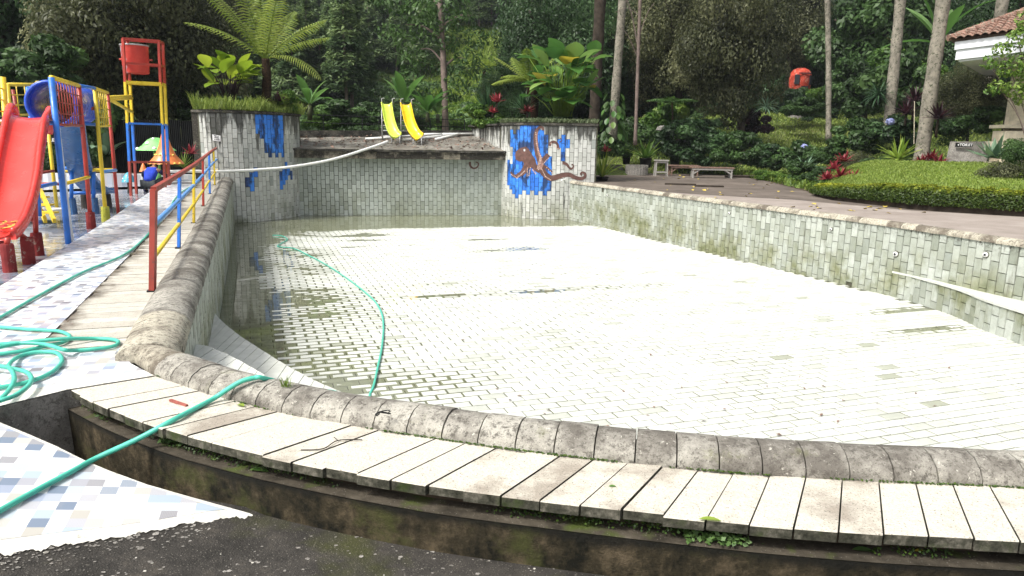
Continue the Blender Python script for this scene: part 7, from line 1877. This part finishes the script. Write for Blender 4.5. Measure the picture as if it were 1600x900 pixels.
for (px, py, d, lab) in [(1257, 230, 29.5, 'pale blue hydrangea bloom above the striped rosette'), (1391, 190, 27.0, 'pale blue hydrangea bloom at the foot of the straight spotted trunk')]:
    c = np.array(Y(px, py, d)); dd = rng.normal(0, 1, (160, 3)); dd /= np.linalg.norm(dd, axis=1, keepdims=True)
    o = link('hydrangea_bloom', leaves('hydrangea_bloom', c + dd * np.array([0.13, 0.13, 0.11]), dd, 0.075, rng.uniform(0, 1, 160), rng, 0.9, 0.1), MAT['petal_blue']); tag(o, lab, 'flower')
m = MB(); m.lathe([(0.0, -0.1), (0.34, -0.05), (0.30, 0.10), (0.12, 0.17), (0, 0.18)], Y(1036, 202, 35.0), 9, 0.7, cap=False); tag(m.build('pale_rock', MAT['grey_stone']), 'pale flat rock among the bushes right of the thin bare trunk', 'rock')
m = MB(); m.lathe([(0.0, -0.2), (0.62, -0.15), (0.58, 0.12), (0.3, 0.30), (0, 0.34)], Y(1410, 276, 22.8), 11, 0.7, cap=False); tag(m.build('mossy_rock', MAT['shelf_stone']), 'low mossy rock under the bird-nest fern', 'rock')
# ---- hedge and lawn
hpx = [(1266, 305), (1280, 309), (1300, 313), (1330, 316.5), (1360, 320), (1425, 327.5), (1500, 333), (1600, 339), (1720, 345)]
hb = [G(px, py, 0.104) for px, py in hpx]; hbr, hl = resample([(p.x, p.y) for p in hb], 60)
hin = offs(hbr, 0.30)
rgh = np.random.default_rng(8); hc, hd, ht = [], [], []
for i, p in enumerate(hin):
    f_ = i / 60; hgt = lerp(0.36, 0.56, sstep(0.0, 0.6, f_)) * rgh.uniform(0.92, 1.06)
    n_ = int(480)
    for _ in range(n_):
        a = rgh.uniform(-0.35, PI + 0.1); rr_ = 1 - abs(rgh.normal(0, 0.13)); dn = (p - hbr[i]).normalized()
        x = -math.cos(a) * 0.32 * rr_; z = hgt * 0.42 + math.sin(a) * hgt * 0.58 * rr_
        if z < 0.03: z = rgh.uniform(0.03, hgt * 0.5)
        t2 = rgh.uniform(-0.5, 0.5) * hl / 60
        tv_ = (hbr[min(i + 1, 60)] - hbr[max(i - 1, 0)]).normalized()
        q = p + dn * x + tv_ * t2
        hc.append((q.x, q.y, 0.10 + z)); hd.append((dn.x * x * 2, dn.y * x * 2, math.sin(a)))
        ht.append(0.12 + 0.62 * sstep(0.62, 1.0, z / hgt) + 0.30 * (1 - sstep(0.05, 0.30, f_)) * sstep(0.3, 0.9, z / hgt) + rgh.normal(0, 0.10))  # yellow-green tips on top; shade of the lower front put into leaf tint
hg = thing('hedge', (hin[20].x, hin[20].y, 0.1), 'low clipped hedge with yellow-green tips along the pink path', 'hedge')
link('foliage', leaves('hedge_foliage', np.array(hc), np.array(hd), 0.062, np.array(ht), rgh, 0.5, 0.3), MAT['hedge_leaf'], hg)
m = MB(); core_o = offs(hbr, 0.10); core_i = offs(hbr, 0.5)
for i in range(60):
    c = [core_o[i], core_o[i + 1], core_i[i + 1], core_i[i]]; m.prism([(p.x, p.y) for p in c], 0.05, 0.10 + lerp(0.22, 0.40, sstep(0, .6, i / 60)))
m.build('stems', MAT['bark_dark'], hg)
# lawn mound
LB = 14
lrow = []
back_dir = Vector((0.42, 0.91))
def lawn_pt(i, j):
    f_ = i / 60; p = hbr[i] + (hin[i] - hbr[i]).normalized() * 0.42 + back_dir * (7.2 * j / LB) * lerp(0.55, 1.0, sstep(0, 0.5, f_))
    z = lerp(0.40, 0.56, sstep(0, .5, f_)) + (0.50 * sstep(0, 1, j / LB)) * lerp(0.45, 1.0, sstep(0, .4, f_)) + (vnoise(p.x * 1.5, p.y * 1.5, 4) - 0.5) * 0.05
    return Vector((p.x, p.y, z))
m = MB(); grid = [[lawn_pt(i, j) for i in range(61)] for j in range(LB + 1)]
m.add([p for row in grid for p in row], [(j * 61 + i, j * 61 + i + 1, (j + 1) * 61 + i + 1, (j + 1) * 61 + i) for j in range(LB) for i in range(60)])
tag(m.build('lawn', MAT['lawn_ground'], None, True), 'bright mown lawn mound behind the hedge', None, None, 'structure')
q = []
for _ in range(26000):
    i, j = rng.uniform(0, 59.99), rng.uniform(0, LB - 0.01); a, b = int(i), int(j); fx, fy = i - a, j - b
    p = grid[b][a].lerp(grid[b][a + 1], fx).lerp(grid[b + 1][a].lerp(grid[b + 1][a + 1], fx), fy); q.append(p)
q = np.array([tuple(p) for p in q])
tag(link('lawn_grass', blades('lawn_grass', rng, q, 0.085, 0.018, rng.normal(0.5, 0.25, len(q)), 0.9), MAT['lawn_blade']), 'short bright lawn grass', None, None, 'stuff')
# grass on the slope behind
q = []
while len(q) < 42000:
    x, y = rng.uniform(4, 40), rng.uniform(34, 62)
    px, py, _ = P((x, y, 1.0))
    if 960 < px < 1700: q.append((x, y, terr(x, y) - 0.02))
q = np.array(q)
tag(link('slope_grass', blades('slope_grass', rng, q, 0.30, 0.05, rng.normal(0.5, 0.28, len(q)), 1.0), MAT['lawn_blade']), 'rough grass on the slope behind the deck', None, None, 'stuff')
# bed between deck and lawn
m = MB(); bp = [G(px, py, 0.11) for px, py in [(950, 266), (1045, 268), (1140, 273), (1200, 283), (1262, 299), (1270, 304)]] + [Vector((12, 24, 0.11)), Vector((22, 33, 0.11)), Vector((12, 36, 0.11)), Vector((4, 36, 0.11))]
vsb = [(p.x, p.y, 0.108) for p in bp]; m.add(vsb, [tuple(range(len(vsb)))]); tag(m.build('garden_bed', MAT['soil']), 'dark garden bed behind the deck', None, None, 'structure')
bpv = [Vector((p[0], p[1])) for p in vsb]
q = scatter_poly(rng, bpv, 5200, 0.11)
tag(link('border_plants', blades('border_plants', rng, q, 0.42, 0.045, rng.normal(0.45, 0.25, len(q)), 1.2), MAT['grass_blade']), 'strappy ground cover in the garden bed', None, None, 'stuff')
slope_b = []
rgb_ = np.random.default_rng(5)
for _ in range(46):
    x, y = rgb_.uniform(5, 26), rgb_.uniform(36, 60); px, py, _w = P((x, y, 2))
    slope_b.append((x, y))
for k, (x, y) in enumerate(slope_b):
    if 1150 < P((x, y, terr(x, y)))[0] < 1330 and y < 50: continue
    o = bpy.data.objects.new('bush', BU[k % 3]); C.objects.link(o); s_ = rgb_.uniform(0.5, 1.1)
    o.location = (x, y, terr(x, y) + 0.35 * s_); o.scale = (s_, s_, s_ * rgb_.uniform(0.7, 1.1)); o.rotation_euler = (0, 0, rgb_.uniform(0, 6)); setmat(o, MAT[['leaf_mid', 'leaf_dark', 'leaf_dark'][k % 3]])
    tag(o, 'wild bush on the shaded slope beneath the trees', 'bush', 'wild bushes on the shaded slope')
# ---- far forest
def pine_mesh(seed, Hh, Rb, n, tiers):
    rg = np.random.default_rng(seed); cs, ns, ts = [], [], []
    for t_ in range(tiers):
        f_ = (t_ + rg.uniform(0, 0.5)) / tiers; z = Hh * (0.22 + 0.78 * f_); rad = Rb * (1 - f_) ** 0.75 * rg.uniform(0.75, 1.15) + 0.15
        tt = rg.normal(0.5, 0.2); m_ = int(1.5 * n / tiers * (1.3 - f_))
        a0 = rg.uniform(0, 6.28); nb = rg.integers(4, 7)
        a = a0 + rg.integers(0, nb, m_) * 6.28 / nb + rg.normal(0, 0.28, m_); r_ = rad * np.sqrt(rg.uniform(0.02, 1, m_))
        cs.append(np.stack([np.cos(a) * r_, np.sin(a) * r_, z - r_ * 0.18 + rg.normal(0, 0.22, m_)], 1)); ns.append(np.stack([np.cos(a) * .4, np.sin(a) * .4, np.ones(m_)], 1)); ts.append(np.clip(tt + rg.normal(0, 0.15, m_) + 0.15 * (r_ / rad - 0.5), 0, 1))
    me = leaves('pine', np.concatenate(cs), np.concatenate(ns), 0.50, np.concatenate(ts), rg, 0.35, 0.3, 0.4)
    return me
def with_trunk(me, Hh, r_):
    bm = MB(); bm.tube([(0, 0, -1.0), (0.05, 0, Hh * 0.5), (0, 0, Hh * 0.97)], [r_, r_ * 0.7, 0.03], 6)
    tm = bm.mesh('trunk_tmp', True)
    V = np.empty(len(me.vertices) * 3, np.float32); me.vertices.foreach_get('co', V); V = V.reshape(-1, 3); nq = len(me.polygons)
    T = np.empty(len(me.vertices), np.float32); me.attributes['tint'].data.foreach_get('value', T)
    tv = np.array([tuple(v.co) for v in tm.vertices]); tf_ = [tuple(p.vertices) for p in tm.polygons if len(p.vertices) == 4]
    out = fast_mesh('pine', np.concatenate([V, tv]), np.concatenate([np.arange(nq * 4).reshape(nq, 4), np.array(tf_) + len(V)]), np.concatenate([T, np.full(len(tv), 0.5)]))
    mi = np.zeros(nq + len(tf_), np.int32); mi[nq:] = 1; out.polygons.foreach_set('material_index', mi)
    out.materials.append(MAT['leaf_pine']); out.materials.append(MAT['bark_grey'])
    return out
PN = [with_trunk(pine_mesh(90 + k, h_, r_, n_, t_), h_, 0.16) for k, (h_, r_, n_, t_) in enumerate([(10.5, 2.3, 2600, 12), (9.0, 2.0, 2200, 10), (12.0, 2.5, 2800, 13), (8.0, 2.4, 2200, 8)])]
rgp = np.random.default_rng(44); npn = 0; placed = []
tries = 0
while npn < 290 and tries < 9000:
    tries += 1
    y = 50 + 62 * rgp.uniform(0, 1) ** 0.95; px = rgp.uniform(330, 830) if rgp.random() < 0.93 else rgp.uniform(-50, 1650)
    x = (px - 804) / 1130 * y
    if terr(x, y) < 1.0: continue
    # keep the pale valley clearing open
    if 690 < px < 800 and y < 92: continue
    if 560 < px < 690 and y < 76: continue
    if not 330 < px < 560 and y < 64: continue
    if any((x - a) ** 2 + (y - b) ** 2 < 3.6 for a, b in placed): continue
    placed.append((x, y)); npn += 1
    o = bpy.data.objects.new('pine_tree', PN[npn % 4]); C.objects.link(o); s_ = rgp.uniform(0.48, 0.85)
    o.location = (x, y, terr(x, y)); o.scale = (s_ * 1.15, s_ * 1.15, s_); o.rotation_euler = (rgp.normal(0, .03), rgp.normal(0, .03), rgp.uniform(0, 6.3))
    tag(o, 'tall pine in the forest on the far hillside', 'tree', 'pines on the far hillside')
# undergrowth of the hillside: one mass
rgu = np.random.default_rng(45); cs = []; ts_ = []; nsn = []
for _ in range(950):
    y = 38 + 74 * rgu.uniform(0, 1); px = rgu.uniform(300, 860); x = (px - 804) / 1130 * y
    if 690 < px < 800 and 46 < y < 92 and rgu.random() < 0.75: continue
    s_ = rgu.uniform(0.4, 1.1); n_ = 110; d = rgu.normal(0, 1, (n_, 3)); d /= np.linalg.norm(d, axis=1, keepdims=True); d[:, 2] = np.abs(d[:, 2])
    cs.append(np.array([x, y, terr(x, y)]) + d * np.array([s_, s_, s_ * 0.8])); nsn.append(d); ts_.append(np.clip(rgu.normal(0.45, 0.25) + rgu.normal(0, 0.12, n_), 0, 1))
me = leaves('undergrowth', np.concatenate(cs), np.concatenate(nsn), 0.30, np.concatenate(ts_), rgu, 0.5, 0.4)
tag(link('undergrowth', me, MAT['leaf_mid']), 'shrubby undergrowth covering the far hillside', None, None, 'stuff')
q = []
while len(q) < 15000:
    y = rgu.uniform(38, 96); px = rgu.normal(745, 45); x = (px - 804) / 1130 * y
    q.append((x, y, terr(x, y) - 0.05))
q = np.array(q); tv_ = np.array([0.25 + 0.6 * vnoise(a[0] * 0.25, a[1] * 0.25, 6) for a in q]) + rgu.normal(0, 0.15, len(q))
tag(link('valley_grass', blades('valley_grass', rgu, q, 0.7, 0.13, tv_, 0.9), MAT['grass_blade']), 'tall pale grass on the valley clearing', None, None, 'stuff')
# ---- moss and weeds at the ledge, leaves scattered about
mc, mn, mt = [], [], []
for i in range(len(SFR) - 1):
    for _ in range(90 if i < 34 else 20):
        f_ = rng.random(); p = SFR[i].lerp(SFR[i + 1], f_); n_ = (SFR[i] - SBK[i]).normalized(); cl = vnoise(i * 0.55 + f_, 2.0, 9)
        if rng.random() > sstep(0.25, 0.75, cl): continue
        q = p - n_ * rng.uniform(0.02, 0.10); mc.append((q.x, q.y, -0.108 + abs(rng.normal(0, 0.012)) + (0.03 * rng.random() if cl > 0.6 else 0))); mn.append((n_.x * .6, n_.y * .6, 1)); mt.append(rng.normal(0.45, 0.25))
for i in range(len(CBK) - 1):
    for _ in range(60):
        f_ = rng.random(); p = CBK[i].lerp(CBK[i + 1], f_)
        if rng.random() > sstep(0.35, 0.7, vnoise(i * 0.6 + f_, 7.0, 3)): continue
        n_ = (CIN[i] - CBK[i]).normalized(); q = p - n_ * rng.uniform(0.0, 0.012); mc.append((q.x, q.y, 0.004 + 0.006 * rng.random())); mn.append((-n_.x * .4, -n_.y * .4, 1)); mt.append(rng.normal(0.6, 0.25))
tag(link('moss', leaves('moss', np.array(mc), np.array(mn), 0.0125, np.array(mt), rng, 0.8, 0.3), MAT['moss_leaf']), 'dark moss growing under the slab edge and along the coping joint', None, None, 'stuff')
wc, wn2, wt = [], [], []
for (px, py, n_) in [(265, 690, 60), (282, 692, 70), (300, 694, 60), (325, 701, 40), (125, 627, 40), (150, 640, 30), (170, 652, 25), (243, 680, 25), (1080, 838, 60), (1120, 843, 110), (1150, 846, 60)]:
    c = G(px, py, -0.105)
    for _ in range(n_): wc.append((c.x + rng.normal(0, 0.03), c.y + rng.normal(0, 0.022), -0.105 + abs(rng.normal(0, 0.018)))); wn2.append((0, -0.4, 1)); wt.append(rng.normal(0.5 if px < 1000 else 0.95, 0.2))
tag(link('weeds', leaves('weeds', np.array(wc), np.array(wn2), 0.022, np.array(wt), rng, 0.7, 0.4), MAT['leaf_mid']), 'small creeping weeds on the ledge shelf', None, None, 'stuff')
c = G(448, 617, 0.055); q = np.array([(c.x + rng.normal(0, 0.012), c.y + rng.normal(0, 0.012), 0.085) for _ in range(46)])
tag(link('grass_tuft', blades('grass_tuft', rng, q, 0.10, 0.004, rng.normal(0.5, 0.2, 46), 0.9), MAT['grass_blade']), 'small tuft of grass sprouting from the coping beside the hose', 'plant')
def fallen(px, py, z, L, W, mat, lab, ang):
    c = G(px, py, z + 0.004); d = Vector((math.cos(ang), math.sin(ang), 0.12)); big_leaf(c - d * L / 2, d, L, W, 0.35, 0.6, fold=0.25).build
    o = big_leaf(c - d * L / 2, d, L, W, 0.35, 0.6, fold=0.25).build('fallen_leaf', MAT[mat], None, True); return tag(o, lab, 'leaf', 'fallen leaves on the ledge')
fallen(376, 632, 0.01, 0.06, 0.03, 'leaf_nest', 'curled pale leaf lying against the coping near the hose', 2.6); fallen(405, 733, -0.105, 0.10, 0.04, 'leaf_calathea', 'long green leaf lying on the dark shelf below the slabs', -0.15)
fallen(1110, 810, 0.002, 0.09, 0.03, 'leaf_nest', 'yellow-green leaf on the edge of a slab', -0.1); fallen(1350, 858, -0.105, 0.09, 0.035, 'leaf_mid', 'dark green leaf on the shelf below the right slabs', -0.1); fallen(1436, 860, -0.105, 0.04, 0.02, 'leaf_yellow', 'small yellow leaf on the shelf at the right', 0.2); fallen(957, 759, 0.002, 0.035, 0.018, 'leaf_calathea', 'tiny green leaf in the middle of a slab', 0.1); fallen(235, 876, -0.30, 0.045, 0.025, 'leaf_nest', 'pale leaf on the dark asphalt', 1.2)
# yellow leaves on the deck, small debris on the roof and floor: nobody could count them
lc, ln_, lt = [], [], []
for _ in range(150):
    px, py = rng.uniform(945, 1500), rng.uniform(272, 335); c = G(px, py, 0.11)
    if c.y > 34 or c.x < RW[0].x or not (c.y < 34): continue
    if px > 1260 and py < 318: continue
    if not inpoly(c.x, c.y, [(p.x, p.y) for p in dp]): continue
    lc.append((c.x, c.y, 0.118)); ln_.append((0, 0, 1)); lt.append(rng.uniform(0, 1))
tag(link('leaf_litter', leaves('leaf_litter', np.array(lc), np.array(ln_), 0.15, np.array(lt), rng, 0.55, 3.0), MAT['leaf_litter']), 'yellow leaves scattered over the deck', None, None, 'stuff')
lc, lt = [], []
for _ in range(420):
    a, b = rng.random(), rng.random(); p = fr0.lerp(fr1, a).lerp(Vector((Q0.x, Q0.y)).lerp(Vector((Q1.x, Q1.y)), a), b); lc.append((p.x, p.y, lerp(1.10, lerp(Q0.z, Q1.z, a), b) + 0.06)); lt.append(rng.uniform(0, 1))
tag(link('roof_litter', leaves('roof_litter', np.array(lc), np.tile([[0, 0, 1.0]], (len(lc), 1)), 0.14, np.array(lt), rng, 0.5, 1.0), MAT['old_wood']), 'dry leaves lying on the platform roof', None, None, 'stuff')
lc, lt = [], []
for _ in range(70):
    px, py = rng.uniform(420, 1500), 350 + 330 * rng.random() ** 0.6; c = G(px, py, ZF + 0.02)
    if inpoly(c.x, c.y, [(p.x, p.y) for p in floor_poly]): lc.append((c.x, c.y, ZF + 0.024)); lt.append(rng.uniform(0, 1))
tag(link('floor_litter', leaves('floor_litter', np.array(lc), np.tile([[0, 0, 1.0]], (len(lc), 1)), 0.05, np.array(lt), rng, 0.5, 2.0), MAT['old_wood']), 'small dead leaves on the pool floor', None, None, 'stuff')
lc, lt = [], []
for _ in range(90):
    f_ = rng.random(); c = Vector((-2.75, 4.15)).lerp(Vector((-1.5, 3.35)), f_) + Vector((rng.normal(0, 0.06), rng.normal(0, 0.06))); lc.append((c.x, c.y, -0.44)); lt.append(rng.uniform(0, 1))
tag(link('trench_litter', leaves('trench_litter', np.array(lc), np.tile([[0, 0, 1.0]], (len(lc), 1)), 0.05, np.array(lt), rng, 0.5, 1.0), MAT['old_wood']), 'dead leaves in the dark trench', None, None, 'stuff')

# ---- thin morning haze over the valley
m = MB(); m.box((0, 140, 74), (620, 480, 156))
hz = NB('haze_air'); 
for nd in list(hz.n):
    if nd.type == 'BSDF_PRINCIPLED': hz.n.remove(nd)
pvn = hz.n.new('ShaderNodeVolumePrincipled'); pvn.inputs['Color'].default_value = (0.86, 0.92, 1.0, 1); pvn.inputs['Density'].default_value = 0.0003
hz.l.new(pvn.outputs[0], hz.out.inputs['Volume'])
tag(m.build('haze', hz.mat), 'thin pale haze in the valley air', None, None, 'stuff')

# pale flecks of lichen and splashed cement on the asphalt: nobody could count them
m = MB(); rf = random.Random(19)
for k in range(420):
    if k < 170: 
        i = rf.randrange(len(lo_e)); px, py = lo_e[i][0] + rf.uniform(-12, 12), lo_e[i][1] + abs(rf.gauss(0, 9)) + 1
    else: px, py = rf.uniform(-20, 900), rf.uniform(812, 905)
    q = Gp(px, py, -0.003); r_ = abs(rf.gauss(0, 0.0034)) + 0.0016
    if k < 170: r_ *= 1.25
    n_ = rf.randint(5, 7); m.add([(q.x + math.cos(a * 6.283 / n_) * r_ * rf.uniform(0.5, 1.3) * 1.4, q.y + math.sin(a * 6.283 / n_) * r_ * rf.uniform(0.5, 1.3), q.z + 0.0004 * rf.random()) for a in range(n_)], [tuple(range(n_))])
tag(m.build('flecks', MAT['grey_stone']), 'pale cement flecks scattered on the dark asphalt', None, None, 'stuff')
